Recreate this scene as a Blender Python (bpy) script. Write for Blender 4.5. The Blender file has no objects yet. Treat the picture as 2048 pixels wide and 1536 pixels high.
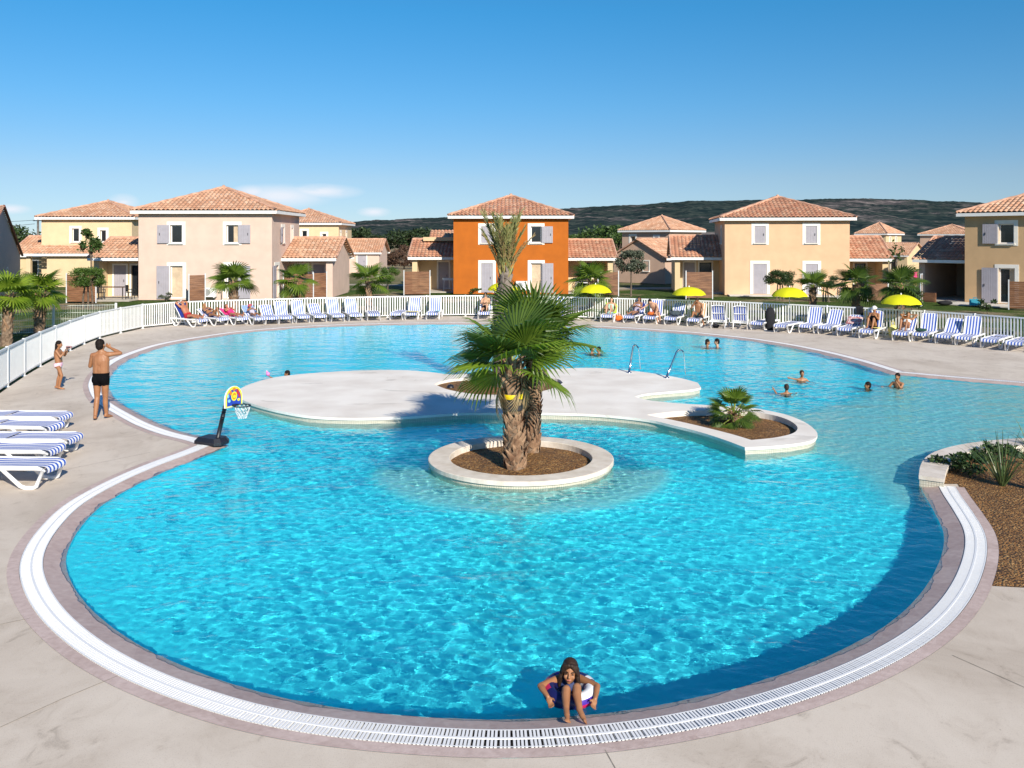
import bpy, bmesh, math, random
import numpy as np
from mathutils import Vector, Matrix, Euler, noise
from mathutils.geometry import delaunay_2d_cdt
R = math.radians
PI = math.pi
random.seed(7)
scene = bpy.context.scene
COL = scene.collection
FOC, HC, HY, CX = 1760.0, 4.0, 478.0, 1024.0      # camera solved from the photograph


def G(px, py, z=0.0):
    """photograph pixel lying on the level z -> world point"""
    d = FOC * (HC - z) / (py - HY)
    return Vector(((px - CX) * d / FOC, d, z))


def GD(px, py, d):
    """photograph pixel at a known distance -> world point"""
    return Vector(((px - CX) * d / FOC, d, HC - (py - HY) * d / FOC))


# ------------------------------------------------------------------ mesh builder
class MB:
    def __init__(s):
        s.v = []; s.f = []; s.m = []; s.sm = []; s.uv = {}

    def add(s, verts, faces, mi=0, smooth=False):
        o = len(s.v)
        s.v.extend([tuple(p) for p in verts])
        for f in faces:
            s.f.append([i + o for i in f]); s.m.append(mi); s.sm.append(smooth)

    def box(s, c, size, mi=0, rot=None, taper=1.0):
        x, y, z = size[0] / 2, size[1] / 2, size[2] / 2
        P = [(-x, -y, -z), (x, -y, -z), (x, y, -z), (-x, y, -z),
             (-x * taper, -y * taper, z), (x * taper, -y * taper, z), (x * taper, y * taper, z), (-x * taper, y * taper, z)]
        M = rot.to_matrix() if isinstance(rot, Euler) else (rot if rot else Matrix.Identity(3))
        c = Vector(c)
        s.add([M @ Vector(p) + c for p in P],
              [(0, 3, 2, 1), (4, 5, 6, 7), (0, 1, 5, 4), (1, 2, 6, 5), (2, 3, 7, 6), (3, 0, 4, 7)], mi)

    def bar(s, a, b, w, h, mi=0):
        """rectangular bar from a to b, width w (sideways), height h"""
        a, b = Vector(a), Vector(b)
        d = (b - a).normalized()
        up = Vector((0, 0, 1)) if abs(d.z) < 0.95 else Vector((0, 1, 0))
        sx = d.cross(up).normalized(); sz = sx.cross(d)
        P = []
        for p in (a, b):
            for i, j in ((-1, -1), (1, -1), (1, 1), (-1, 1)):
                P.append(p + sx * i * w / 2 + sz * j * h / 2)
        s.add(P, [(3, 2, 1, 0), (4, 5, 6, 7), (0, 1, 5, 4), (1, 2, 6, 5), (2, 3, 7, 6), (3, 0, 4, 7)], mi)

    def tube(s, pts, rad, n=8, mi=0, cap=True, smooth=True, flat=1.0):
        pts = [Vector(p) for p in pts]
        if not hasattr(rad, '__len__'): rad = [rad] * len(pts)
        V = []; F = []
        ref = Vector((0.03, 0.2, 1)).normalized()
        for i, p in enumerate(pts):
            a = pts[max(i - 1, 0)]; b = pts[min(i + 1, len(pts) - 1)]
            t = (b - a).normalized()
            if abs(t.dot(ref)) > .97: ref = Vector((1, .1, 0)).normalized()
            x = t.cross(ref).normalized(); y = t.cross(x)
            for k in range(n):
                an = 2 * PI * k / n
                V.append(p + (x * math.cos(an) + y * math.sin(an) * flat) * rad[i])
        for i in range(len(pts) - 1):
            for k in range(n):
                k2 = (k + 1) % n
                F.append((i * n + k, i * n + k2, (i + 1) * n + k2, (i + 1) * n + k))
        if cap:
            F.append(tuple(range(n))); F.append(tuple(reversed(range((len(pts) - 1) * n, len(pts) * n))))
        s.add(V, F, mi, smooth)

    def lathe(s, prof, n=32, c=(0, 0, 0), mi=0, smooth=True, sy=1.0):
        V = []; F = []
        for r, z in prof:
            for k in range(n):
                a = 2 * PI * k / n
                V.append((c[0] + r * math.cos(a), c[1] + r * sy * math.sin(a), c[2] + z))
        for i in range(len(prof) - 1):
            for k in range(n):
                k2 = (k + 1) % n
                F.append((i * n + k, i * n + k2, (i + 1) * n + k2, (i + 1) * n + k))
        s.add(V, F, mi, smooth)

    def ell(s, c, r, n=12, m=8, mi=0, rot=None, smooth=True):
        c = Vector(c)
        if not hasattr(r, '__len__'): r = (r, r, r)
        M = rot.to_matrix() if isinstance(rot, Euler) else (rot if rot else Matrix.Identity(3))
        V = [M @ Vector((0, 0, -r[2])) + c]; F = []
        for i in range(1, m):
            ph = -PI / 2 + PI * i / m
            for k in range(n):
                a = 2 * PI * k / n
                V.append(M @ Vector((r[0] * math.cos(ph) * math.cos(a), r[1] * math.cos(ph) * math.sin(a), r[2] * math.sin(ph))) + c)
        V.append(M @ Vector((0, 0, r[2])) + c)
        top = len(V) - 1
        for k in range(n):
            k2 = (k + 1) % n
            F.append((0, 1 + k2, 1 + k))
            for i in range(m - 2):
                F.append((1 + i * n + k, 1 + i * n + k2, 1 + (i + 1) * n + k2, 1 + (i + 1) * n + k))
            F.append((1 + (m - 2) * n + k, 1 + (m - 2) * n + k2, top))
        s.add(V, F, mi, smooth)

    def cone(s, a, b, ra, rb, n=10):
        """closed round cone (capsule) for bodies"""
        a, b = Vector(a), Vector(b)
        d = b - a
        L = d.length
        if L < 1e-5: s.ell(a, ra); return
        t = d / L
        x = t.orthogonal().normalized(); y = t.cross(x)
        rings = []
        for i in range(1, 4):
            ph = -PI / 2 + (PI / 2) * i / 3
            rings.append((a + t * math.sin(ph) * ra, ra * math.cos(ph)))
        for i in range(0, 3):
            ph = (PI / 2) * i / 3
            rings.append((b + t * math.sin(ph) * rb, rb * math.cos(ph)))
        V = [a - t * ra]; F = []
        for p, r in rings:
            for k in range(n):
                an = 2 * PI * k / n
                V.append(p + (x * math.cos(an) + y * math.sin(an)) * r)
        V.append(b + t * rb); top = len(V) - 1
        for k in range(n):
            k2 = (k + 1) % n
            F.append((0, 1 + k2, 1 + k))
            for i in range(len(rings) - 1):
                F.append((1 + i * n + k, 1 + i * n + k2, 1 + (i + 1) * n + k2, 1 + (i + 1) * n + k))
            F.append((1 + (len(rings) - 1) * n + k, 1 + (len(rings) - 1) * n + k2, top))
        s.add(V, F, 0, True)

    def prism(s, poly, z0, z1, mi=0, mside=None, bottom=False):
        n = len(poly)
        area = sum(poly[i][0] * poly[(i + 1) % n][1] - poly[(i + 1) % n][0] * poly[i][1] for i in range(n))
        if area < 0: poly = list(reversed(poly))
        V = [(p[0], p[1], z0) for p in poly] + [(p[0], p[1], z1) for p in poly]
        s.add(V, [(i, (i + 1) % n, n + (i + 1) % n, n + i) for i in range(n)], mi if mside is None else mside)
        s.add(V, [tuple(range(n, 2 * n))], mi)
        if bottom: s.add(V, [tuple(reversed(range(n)))], mi)

    def build(s, name, mats, parent=None, loc=None, rot=None):
        me = bpy.data.meshes.new(name)
        me.from_pydata(s.v, [], s.f)
        if not isinstance(mats, (list, tuple)): mats = [mats]
        for m in mats: me.materials.append(m)
        me.polygons.foreach_set('material_index', s.m)
        me.polygons.foreach_set('use_smooth', s.sm)
        if s.uv:
            uvl = me.uv_layers.new(name='UVMap')
            for fi, uvs in s.uv.items():
                p = me.polygons[fi]
                for k, li in enumerate(p.loop_indices): uvl.data[li].uv = uvs[k]
        me.update()
        return link(name, me, parent, loc, rot)


def link(name, me, parent=None, loc=None, rot=None):
    o = bpy.data.objects.new(name, me); COL.objects.link(o)
    if parent: o.parent = parent
    if loc is not None: o.location = loc
    if rot is not None: o.rotation_euler = rot
    return o


def tag(o, label=None, cat=None, group=None, kind=None):
    if label: o['label'] = label
    if cat: o['category'] = cat
    if group: o['group'] = group
    if kind: o['kind'] = kind
    return o


def thing(name, label, cat, loc=(0, 0, 0), rz=0.0, group=None):
    o = bpy.data.objects.new(name, None); COL.objects.link(o)
    o.empty_display_size = .2
    o.location = loc; o.rotation_euler = (0, 0, rz)
    return tag(o, label, cat, group)


def copy_tree(o, parent=None):
    c = o.copy(); COL.objects.link(c)
    if parent: c.parent = parent
    for ch in o.children: copy_tree(ch, c)
    return c


def dup(o, label, loc, rz=0.0, group=None, scale=None):
    c = copy_tree(o)
    c.location = loc; c.rotation_euler = (0, 0, rz)
    c['label'] = label
    if group: c['group'] = group
    if scale: c.scale = scale if hasattr(scale, '__len__') else (scale,) * 3
    return c


# ------------------------------------------------------------------ materials
MATS = {}


def mat(name, col, rough=.7, var=.12, vscale=6.0, bump=0.0, bscale=40.0, metal=0.0, col2=None, spec=.5, coat=0.0, trans=0.0, detail=4):
    """principled material; colour varies between two tones of the thing's own colour"""
    if name in MATS: return MATS[name]
    m = bpy.data.materials.new(name); m.use_nodes = True
    N, L = m.node_tree.nodes, m.node_tree.links
    b = N['Principled BSDF']
    b.inputs['Roughness'].default_value = rough
    b.inputs['Metallic'].default_value = metal
    b.inputs['Specular IOR Level'].default_value = spec
    b.inputs['Coat Weight'].default_value = coat
    b.inputs['Transmission Weight'].default_value = trans
    tc = N.new('ShaderNodeTexCoord')
    nz = N.new('ShaderNodeTexNoise'); nz.inputs['Scale'].default_value = vscale; nz.inputs['Detail'].default_value = detail
    L.new(tc.outputs['Object'], nz.inputs['Vector'])
    mx = N.new('ShaderNodeMix'); mx.data_type = 'RGBA'
    if col2 is None:
        c1 = [max(0, c * (1 - var)) for c in col]; c2 = [min(1, c * (1 + var)) for c in col]
    else:
        c1, c2 = col, col2
    mx.inputs['A'].default_value = (*c1, 1); mx.inputs['B'].default_value = (*c2, 1)
    rm = N.new('ShaderNodeMapRange'); rm.inputs[1].default_value = .35; rm.inputs[2].default_value = .65
    L.new(nz.outputs['Fac'], rm.inputs[0]); L.new(rm.outputs[0], mx.inputs['Factor'])
    L.new(mx.outputs['Result'], b.inputs['Base Color'])
    if bump > 0:
        n2 = N.new('ShaderNodeTexNoise'); n2.inputs['Scale'].default_value = bscale; n2.inputs['Detail'].default_value = 5
        L.new(tc.outputs['Object'], n2.inputs['Vector'])
        bp = N.new('ShaderNodeBump'); bp.inputs['Strength'].default_value = bump; bp.inputs['Distance'].default_value = .02
        L.new(n2.outputs['Fac'], bp.inputs['Height']); L.new(bp.outputs['Normal'], b.inputs['Normal'])
    MATS[name] = m
    return m


def leafmat(name, col, col2, trans=.35, rough=.5):
    if name in MATS: return MATS[name]
    m = bpy.data.materials.new(name); m.use_nodes = True
    N, L = m.node_tree.nodes, m.node_tree.links
    b = N['Principled BSDF']; b.inputs['Roughness'].default_value = rough
    geo = N.new('ShaderNodeNewGeometry')
    mx = N.new('ShaderNodeMix'); mx.data_type = 'RGBA'
    mx.inputs['A'].default_value = (*col, 1); mx.inputs['B'].default_value = (*col2, 1)
    L.new(geo.outputs['Random Per Island'], mx.inputs['Factor'])
    L.new(mx.outputs['Result'], b.inputs['Base Color'])
    t = N.new('ShaderNodeBsdfTranslucent'); L.new(mx.outputs['Result'], t.inputs['Color'])
    ms = N.new('ShaderNodeMixShader'); ms.inputs[0].default_value = trans
    L.new(b.outputs[0], ms.inputs[1]); L.new(t.outputs[0], ms.inputs[2])
    L.new(ms.outputs[0], N['Material Output'].inputs['Surface'])
    MATS[name] = m
    return m


def stripes(name, ca, cb, pitch, duty=.5, axis=0, rough=.75):
    """fabric with stripes running along the object (position in object space across axis)"""
    m = bpy.data.materials.new(name); m.use_nodes = True
    N, L = m.node_tree.nodes, m.node_tree.links
    b = N['Principled BSDF']; b.inputs['Roughness'].default_value = rough
    tc = N.new('ShaderNodeTexCoord'); sp = N.new('ShaderNodeSeparateXYZ'); L.new(tc.outputs['Object'], sp.inputs[0])
    ad = N.new('ShaderNodeMath'); ad.operation = 'DIVIDE'; ad.inputs[1].default_value = pitch
    L.new(sp.outputs[axis], ad.inputs[0])
    fr = N.new('ShaderNodeMath'); fr.operation = 'FRACT'; L.new(ad.outputs[0], fr.inputs[0])
    lt = N.new('ShaderNodeMath'); lt.operation = 'LESS_THAN'; lt.inputs[1].default_value = duty; L.new(fr.outputs[0], lt.inputs[0])
    mx = N.new('ShaderNodeMix'); mx.data_type = 'RGBA'
    mx.inputs['A'].default_value = (*ca, 1); mx.inputs['B'].default_value = (*cb, 1)
    L.new(lt.outputs[0], mx.inputs['Factor']); L.new(mx.outputs['Result'], b.inputs['Base Color'])
    MATS[name] = m
    return m


def ramp(N, stops):
    r = N.new('ShaderNodeValToRGB')
    e = r.color_ramp.elements
    e[0].position, e[0].color = stops[0][0], (*stops[0][1], 1)
    e[1].position, e[1].color = stops[-1][0], (*stops[-1][1], 1)
    for p, c in stops[1:-1]:
        x = e.new(p); x.color = (*c, 1)
    return r


def tile_mat(name, tones):
    """clay roof tiles, every tile its own fired tone (uv counts tiles)"""
    m = bpy.data.materials.new(name); m.use_nodes = True
    N, L = m.node_tree.nodes, m.node_tree.links
    b = N['Principled BSDF']; b.inputs['Roughness'].default_value = .85
    uv = N.new('ShaderNodeUVMap')
    fl = N.new('ShaderNodeVectorMath'); fl.operation = 'FLOOR'; L.new(uv.outputs[0], fl.inputs[0])
    wn = N.new('ShaderNodeTexWhiteNoise'); wn.noise_dimensions = '2D'; L.new(fl.outputs[0], wn.inputs['Vector'])
    k = len(tones)
    r = ramp(N, [(i / (k - 1), t) for i, t in enumerate(tones)])
    L.new(wn.outputs['Value'], r.inputs['Fac'])
    tc = N.new('ShaderNodeTexCoord'); nz = N.new('ShaderNodeTexNoise'); nz.inputs['Scale'].default_value = 1.1; nz.inputs['Detail'].default_value = 6
    L.new(tc.outputs['Object'], nz.inputs['Vector'])
    mr = N.new('ShaderNodeMapRange'); mr.inputs[1].default_value = .3; mr.inputs[2].default_value = .7; mr.inputs[3].default_value = .8; mr.inputs[4].default_value = 1.15
    L.new(nz.outputs['Fac'], mr.inputs[0])
    mu = N.new('ShaderNodeMix'); mu.data_type = 'RGBA'; mu.blend_type = 'MULTIPLY'; mu.inputs['Factor'].default_value = 1
    L.new(r.outputs['Color'], mu.inputs['A']); L.new(mr.outputs[0], mu.inputs['B'])
    L.new(mu.outputs['Result'], b.inputs['Base Color'])
    MATS[name] = m
    return m


WHITE = mat('white paint', (.80, .80, .79), .45, .03, 3)
PLASTIC = mat('white plastic', (.80, .80, .80), .35, .02, 3)
TRIM = mat('white render trim', (.78, .75, .69), .8, .05, 2)
GREY = mat('grey shutter paint', (.36, .34, .38), .55, .05, 3)
GLASSD = mat('dark window glass', (.015, .017, .02), .08, .1, 2, spec=.8)
CURT = mat('beige curtain', (.55, .43, .30), .9, .15, 3)
DARKM = mat('dark metal', (.02, .022, .026), .5, .1, 3)
BLACKP = mat('black plastic', (.012, .013, .02), .45, .1, 4)
STEEL = mat('brushed steel', (.62, .64, .66), .18, .05, 5, metal=1.0)
ALU = mat('pale aluminium post', (.62, .64, .66), .45, .04, 5)
FABBLUE = stripes('blue and white striped sling', (.78, .78, .80), (.03, .10, .46), .105, .47)
FABBACK = stripes('dark blue striped sling', (.70, .70, .74), (.02, .07, .36), .105, .55)
FABORA = stripes('orange and white striped sling', (.80, .76, .68), (.72, .30, .08), .10, .45)
YEL = mat('yellow parasol fabric', (.82, .80, .012), .75, .03, 2)
TRUNKM = mat('palm fibre trunk', (.115, .075, .048), .95, .3, 9, .8, 30, col2=(.27, .19, .13))
BOOTM = mat('palm leaf base', (.15, .075, .04), .9, .3, 5, .3, 30, col2=(.36, .225, .135))
TRUNKG = mat('grey palm trunk', (.07, .055, .045), .95, .3, 8, .8, 30, col2=(.17, .14, .115))
BARK = mat('tree bark', (.12, .09, .065), .95, .3, 10, .6, 30)
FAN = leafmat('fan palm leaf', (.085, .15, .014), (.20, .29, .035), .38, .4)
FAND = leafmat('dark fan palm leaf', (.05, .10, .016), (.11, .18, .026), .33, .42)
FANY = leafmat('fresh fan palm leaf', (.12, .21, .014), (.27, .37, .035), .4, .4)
DEAD = leafmat('dry palm leaf', (.30, .20, .10), (.46, .34, .18), .3, .8)
PETI = mat('palm leaf stalk', (.25, .30, .06), .6, .2, 8)


def wood_mat():
    m = bpy.data.materials.new('stained wood slats'); m.use_nodes = True
    N, L = m.node_tree.nodes, m.node_tree.links
    b = N['Principled BSDF']; b.inputs['Roughness'].default_value = .6
    tc = N.new('ShaderNodeTexCoord')
    mp = N.new('ShaderNodeMapping'); mp.inputs['Scale'].default_value = (1.2, 1.2, 11); L.new(tc.outputs['Object'], mp.inputs[0])
    nz = N.new('ShaderNodeTexNoise'); nz.inputs['Scale'].default_value = 1.0; nz.inputs['Detail'].default_value = 5; L.new(mp.outputs[0], nz.inputs['Vector'])
    r = ramp(N, [(.3, (.10, .042, .02)), (.5, (.19, .085, .04)), (.72, (.30, .15, .075))])
    L.new(nz.outputs['Fac'], r.inputs[0]); L.new(r.outputs[0], b.inputs['Base Color'])
    return m


WOOD = wood_mat()
TILE = tile_mat('salmon clay tiles', [(.50, .255, .15), (.59, .325, .195), (.63, .37, .235), (.54, .28, .165), (.67, .43, .29), (.53, .305, .19)])
TILER = tile_mat('red clay tiles', [(.47, .205, .12), (.54, .255, .15), (.58, .295, .18), (.49, .22, .13), (.63, .375, .24), (.48, .245, .15)])
CAP = mat('clay ridge tiles', (.50, .29, .20), .85, .25, 3)
SOFF = mat('pale eaves soffit', (.62, .56, .48), .85, .05, 3)


def ground_fx(m):
    return m.node_tree.nodes, m.node_tree.links
WAVE = 2.5
EXPO = 0.48
# ------------------------------------------------------------------ people
def skinmat(name, c, c2, rough=.5):
    return mat(name, c, rough, .1, 7, col2=c2)


SK_TAN = skinmat('tanned skin', (.29, .125, .055), (.345, .158, .073))
SK_LT = skinmat('fair skin', (.46, .25, .155), (.52, .30, .19))
SK_BR = skinmat('brown skin', (.26, .125, .07), (.32, .16, .09))
SK_RED = skinmat('sunburnt skin', (.38, .145, .075), (.43, .18, .10))
HAIRD = mat('dark hair', (.012, .008, .007), .7, .3, 30, bump=.4, bscale=50, spec=.15)
HAIRB = mat('brown hair', (.030, .016, .010), .55, .3, 30, bump=.4, bscale=60, spec=.3)
HAIRL = mat('fair hair', (.36, .22, .10), .6, .2, 30)
HAIRG = mat('grey hair', (.45, .43, .40), .6, .2, 30)


def remesh(mb, voxel, smooth=4, fac=.5):
    me = bpy.data.meshes.new('tmp'); me.from_pydata(mb.v, [], mb.f); me.update()
    o = bpy.data.objects.new('tmp', me); COL.objects.link(o)
    r = o.modifiers.new('r', 'REMESH'); r.mode = 'VOXEL'; r.voxel_size = voxel; r.use_smooth_shade = True
    sm = o.modifiers.new('s', 'SMOOTH'); sm.iterations = smooth; sm.factor = fac
    dg = bpy.context.evaluated_depsgraph_get()
    out = bpy.data.meshes.new_from_object(o.evaluated_get(dg))
    bpy.data.objects.remove(o); bpy.data.meshes.remove(me)
    out.polygons.foreach_set('use_smooth', [True] * len(out.polygons))
    return out


def V3(*a): return Vector(a)


def make_person(J, label, skin, k=1.0, voxel=.014, face=(0, 1, 0), up=None, hair=HAIRD, hairlen=0.0, clothes=(), fem=False, loc=(0, 0, 0), rz=0.0, hairtop=True, group=None, hairside=0.0, fingers=True, thin=1.0):
    """J: joints in local metres, k: overall size of the flesh, face: where the face looks"""
    J = {n: Vector(p) for n, p in J.items()}
    mb = MB()
    rt = (J['hip_r'] - J['hip_l']).normalized()
    spine = (J['chest'] - J['pelvis']).normalized()
    fw = spine.cross(rt).normalized()

    def frame(x, z):
        z = z.normalized(); x = (x - z * x.dot(z)).normalized(); y = z.cross(x)
        return Matrix((x, y, z)).transposed()
    srt = (J['sh_r'] - J['sh_l']).normalized()
    Mp = frame(rt, spine); Mc = frame(srt, spine)
    w = .92 if fem else 1.0
    bones = []

    def seg(nm, a, b, ra, rb):
        bones.append((nm, J[a] if isinstance(a, str) else a, J[b] if isinstance(b, str) else b, ra * k * thin, rb * k * thin))
        mb.cone(bones[-1][1], bones[-1][2], ra * k * thin, rb * k * thin)
    # trunk
    T = thin
    mid = J['pelvis'].lerp(J['chest'], .5)
    mb.ell(J['pelvis'], (.162 * k * T * (1.06 if fem else 1), .108 * k * T, .125 * k), rot=Mp)
    mb.ell(mid, (.146 * k * T * w, .104 * k * T, .17 * k), rot=Mp)
    for q_ in (-1, 1): mb.cone(J['pelvis'] + rt * q_ * .055 * k * T, J['chest'] + srt * q_ * .055 * k * T, .098 * k * T * (w if w < 1 else 1), .105 * k * T)
    mb.ell(J['chest'], (.165 * k * T * w, .112 * k * T, .165 * k), rot=Mc)
    bones += [('pelvis', J['pelvis'] - spine * .06 * k, J['pelvis'] + spine * .06 * k, .13 * k, .13 * k), ('waist', J['pelvis'] + spine * .10 * k, mid + spine * .03 * k, .12 * k, .12 * k), ('chest', J['chest'] - spine * .08 * k, J['chest'] + spine * .08 * k, .13 * k, .13 * k)]
    mb.cone(J['sh_l'].lerp(J['sh_r'], .1), J['sh_l'].lerp(J['sh_r'], .9), .056 * k, .056 * k)
    neck0 = J['sh_l'].lerp(J['sh_r'], .5) + spine * .02 * k
    for s in 'lr':
        mb.cone(J['sh_' + s].lerp(neck0, .35), neck0 + spine * .05 * k, .045 * k, .045 * k)
        seg('arm', 'sh_' + s, 'el_' + s, .050, .039)
        m = J['el_' + s].lerp(J['wr_' + s], .3)
        seg('forearm', 'el_' + s, m, .038, .039); seg('forearm', m, 'wr_' + s, .039, .025)
        # hand: palm, four fingers and a thumb
        hd = J.get('hd_' + s)
        d = ((hd - J['wr_' + s]) if hd is not None else (J['wr_' + s] - J['el_' + s])).normalized()
        side = d.cross(fw)
        side = side.normalized() if side.length > .2 else rt.copy()
        nrm = side.cross(d).normalized()
        pc = J['wr_' + s] + d * .048 * k
        mb.ell(pc, (.038 * k, .017 * k, .052 * k), n=10, m=7, rot=frame(side, d))
        if fingers:
            for q, (off, ln) in enumerate(((-.028, .062), (-.010, .072), (.009, .068), (.027, .054))):
                b0 = pc + d * .040 * k + side * off * k
                b1 = b0 + (d * .8 + nrm * .35 + side * off * 3).normalized() * ln * .55 * k
                b2 = b1 + (d * .55 + nrm * .8).normalized() * ln * .5 * k
                mb.cone(b0, b1, .0095 * k, .0088 * k, 7); mb.cone(b1, b2, .0088 * k, .0072 * k, 7)
            sg = 1 if s == 'l' else -1
            t0 = pc - d * .012 * k + side * .030 * sg * k
            t1 = t0 + (side * sg * .8 + d * .7 + nrm * .3).normalized() * .034 * k
            mb.cone(t0, t1, .0115 * k, .0098 * k, 7); mb.cone(t1, t1 + (d + nrm * .5).normalized() * .027 * k, .0098 * k, .008 * k, 7)
        # leg
        if 'kn_' + s in J:
            mb.ell(J['hip_' + s] - fw * .030 * k - spine * .01 * k, (.080 * k, .082 * k, .10 * k), rot=Mp)
            seg('thigh', 'hip_' + s, 'kn_' + s, .082, .053)
            kd = (J['an_' + s] - J['kn_' + s])
            calfb = J['kn_' + s] + kd * .3
            bk = -(J['to_' + s] - J['an_' + s]); bk = (bk - kd.normalized() * bk.dot(kd.normalized()))
            calfb += bk.normalized() * .012 * k
            seg('calf', 'kn_' + s, calfb, .050, .053); seg('calf', calfb, 'an_' + s, .053, .034)
            td = (J['to_' + s] - J['an_' + s])
            heel = J['an_' + s] - td.normalized() * .035 * k - V3(0, 0, .0)
            seg('foot', heel, J['an_' + s] + td * .55, .036, .034); seg('foot', J['an_' + s] + td * .5, J['to_' + s], .034, .022)
            fs = td.normalized().cross(kd.normalized()).normalized()
            for q in range(5):
                b0 = J['to_' + s] + fs * (q - 2) * .016 * k
                mb.cone(b0, b0 + td.normalized() * (.026 - .003 * abs(q - 1)) * k, .011 * k, .0085 * k, 7)
    # neck and head
    f = Vector(face).normalized()
    u = Vector(up) if up else (J['head'] - neck0).normalized()
    u = (u - f * u.dot(f)).normalized()
    hx = f.cross(u)
    HM = Matrix((hx, f, u)).transposed()
    hk = J.get('hk', Vector((k, 0, 0)))[0]
    H = J['head']

    def hp(x, y, z): return H + HM @ Vector((x, y, z)) * hk
    mb.cone(neck0, hp(0, -.015, -.07), .056 * k, .052 * hk)
    mb.ell(hp(0, -.008, .022), (.076 * hk, .096 * hk, .092 * hk), 16, 12, rot=HM)
    mb.ell(hp(0, .022, -.045), (.056 * hk, .066 * hk, .066 * hk), 12, 10, rot=HM)
    mb.ell(hp(0, .052, -.092), (.022 * hk, .022 * hk, .02 * hk), 8, 6, rot=HM)
    mb.cone(hp(0, .082, .01), hp(0, .104, -.028), .009 * hk, .0145 * hk, 8)
    for sx in (-1, 1):
        mb.ell(hp(sx * .078, -.012, -.012), (.010 * hk, .02 * hk, .03 * hk), 8, 6, rot=HM)
        mb.ell(hp(sx * .036, .062, -.035), (.024 * hk, .022 * hk, .026 * hk), 8, 6, rot=HM)
    mb.ell(hp(0, .078, -.062), (.024 * hk, .013 * hk, .012 * hk), 8, 6, rot=HM)
    bones.append(('head', H, H + u * .05 * hk, .1 * hk, .1 * hk))
    me = remesh(mb, voxel)
    me.materials.append(skin)
    o = link('person', me, None, loc, (0, 0, rz))
    tag(o, label, 'person', group)
    # hair
    if hair:
        hb = MB()
        hb.ell(hp(0, -.014, .040), (.085 * hk, .096 * hk, .090 * hk), 16, 12, rot=HM)
        hb.ell(hp(0, -.045, -.01), (.074 * hk, .066 * hk, .085 * hk), 14, 10, rot=HM)
        if hairlen > 0:
            dn = Vector(J.get('hairdir', (0, 0, -1))).normalized()
            for x in (-.055, -.02, .02, .055):
                a = hp(x, -.06, 0)
                hb.cone(a, a + dn * hairlen + HM @ Vector((x * .3, -.02, 0)), .045 * hk, .03 * hk)
        if hairside > 0:
            for x in (-1, 1):
                a = hp(x * .074, .015, .02); b_ = hp(x * .088, .012, -.06); c_ = b_ + Vector((0, 0, -hairside)) + HM @ Vector((x * .012, -.01, 0))
                hb.cone(a, b_, .026 * hk, .027 * hk); hb.cone(b_, c_, .027 * hk, .016 * hk)
                for q in range(3):
                    a2 = hp(x * (.062 - .024 * q), .058 + .012 * q, .070 + .006 * q); b2 = hp(x * (.078 - .004 * q), .050 + .006 * q, -.01 + .012 * q)
                    hb.cone(a2, b2, .020 * hk, .012 * hk)
        hm = remesh(hb, voxel, 2)
        hm.materials.append(hair)
        link('hair', hm, o)
    # clothes: a shell of the body lifted off the skin
    if clothes:
        A = [(nm, a, b, ra) for nm, a, b, ra, rb in bones]
        nv = len(me.vertices)
        co = np.empty(nv * 3); me.vertices.foreach_get('co', co); co = co.reshape(-1, 3)
        no = np.empty(nv * 3); me.vertices.foreach_get('normal', no); no = no.reshape(-1, 3)
        best = np.full(nv, 1e9); which = np.zeros(nv, int); tt = np.zeros(nv)
        for i, (nm, a, b, ra) in enumerate(A):
            a = np.array(a); d = np.array(b) - a
            t = np.clip(((co - a) @ d) / max(d @ d, 1e-9), 0, 1)
            ds = np.linalg.norm(co - (a + t[:, None] * d), axis=1) - ra
            up_ = ds < best
            best[up_] = ds[up_]; which[up_] = i; tt[up_] = t[up_]
        names = np.array([a[0] for a in A])[which]
        sp_t = (co - np.array(J['pelvis'])) @ np.array(spine) / k      # height along the spine above the pelvis
        faces = [tuple(p.vertices) for p in me.polygons]
        for cname, cm, pred, off in clothes:
            keep = np.array([pred(names[i], tt[i], sp_t[i], co[i]) for i in range(nv)])
            fs = [fc for fc in faces if all(keep[i] for i in fc)]
            if not fs: continue
            used = sorted({i for fc in fs for i in fc}); mp = {i: j for j, i in enumerate(used)}
            vv = [tuple(co[i] + no[i] * off * k) for i in used]
            cmesh = bpy.data.meshes.new(cname); cmesh.from_pydata(vv, [], [tuple(mp[i] for i in fc) for fc in fs])
            cmesh.polygons.foreach_set('use_smooth', [True] * len(fs)); cmesh.materials.append(cm)
            link(cname, cmesh, o)
    o['hp'] = 0; del o['hp']
    return o, hp, HM


TORSO = ('pelvis', 'waist', 'chest', 'thigh')
TRUNKS = lambda n, t, h, p: (n == 'pelvis' and h < .10) or (n == 'waist' and h < .10) or (n == 'thigh' and t < .34)
BRIEF = lambda n, t, h, p: (n in ('pelvis', 'waist') and h < .05) or (n == 'thigh' and t < .12)
BRA = lambda n, t, h, p: n in ('chest', 'waist') and .24 < h < .40
SUIT = lambda n, t, h, p: (n in ('pelvis', 'waist', 'chest') and h < .40) or (n == 'thigh' and t < .12)
C_BLACK = mat('black swimwear', (.004, .004, .005), .95, .1, 5, spec=.1)
C_RED = mat('red swim shorts', (.42, .015, .02), .7, .1, 5)
C_PINK = mat('pink swimwear', (.75, .03, .20), .7, .1, 5)
C_FLOW = mat('pink flowered bikini', (.75, .30, .45), .7, .1, 60, col2=(.80, .72, .72))
C_WHITE = mat('white swimwear', (.75, .73, .70), .7, .05, 5)
C_TEAL = mat('pale green dress', (.40, .58, .50), .75, .08, 8)
C_BLUE = mat('dark blue swimwear', (.02, .035, .12), .65, .1, 5)
C_PRINT = mat('purple print swimwear', (.14, .06, .22), .7, .1, 40, col2=(.65, .60, .62))


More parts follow.
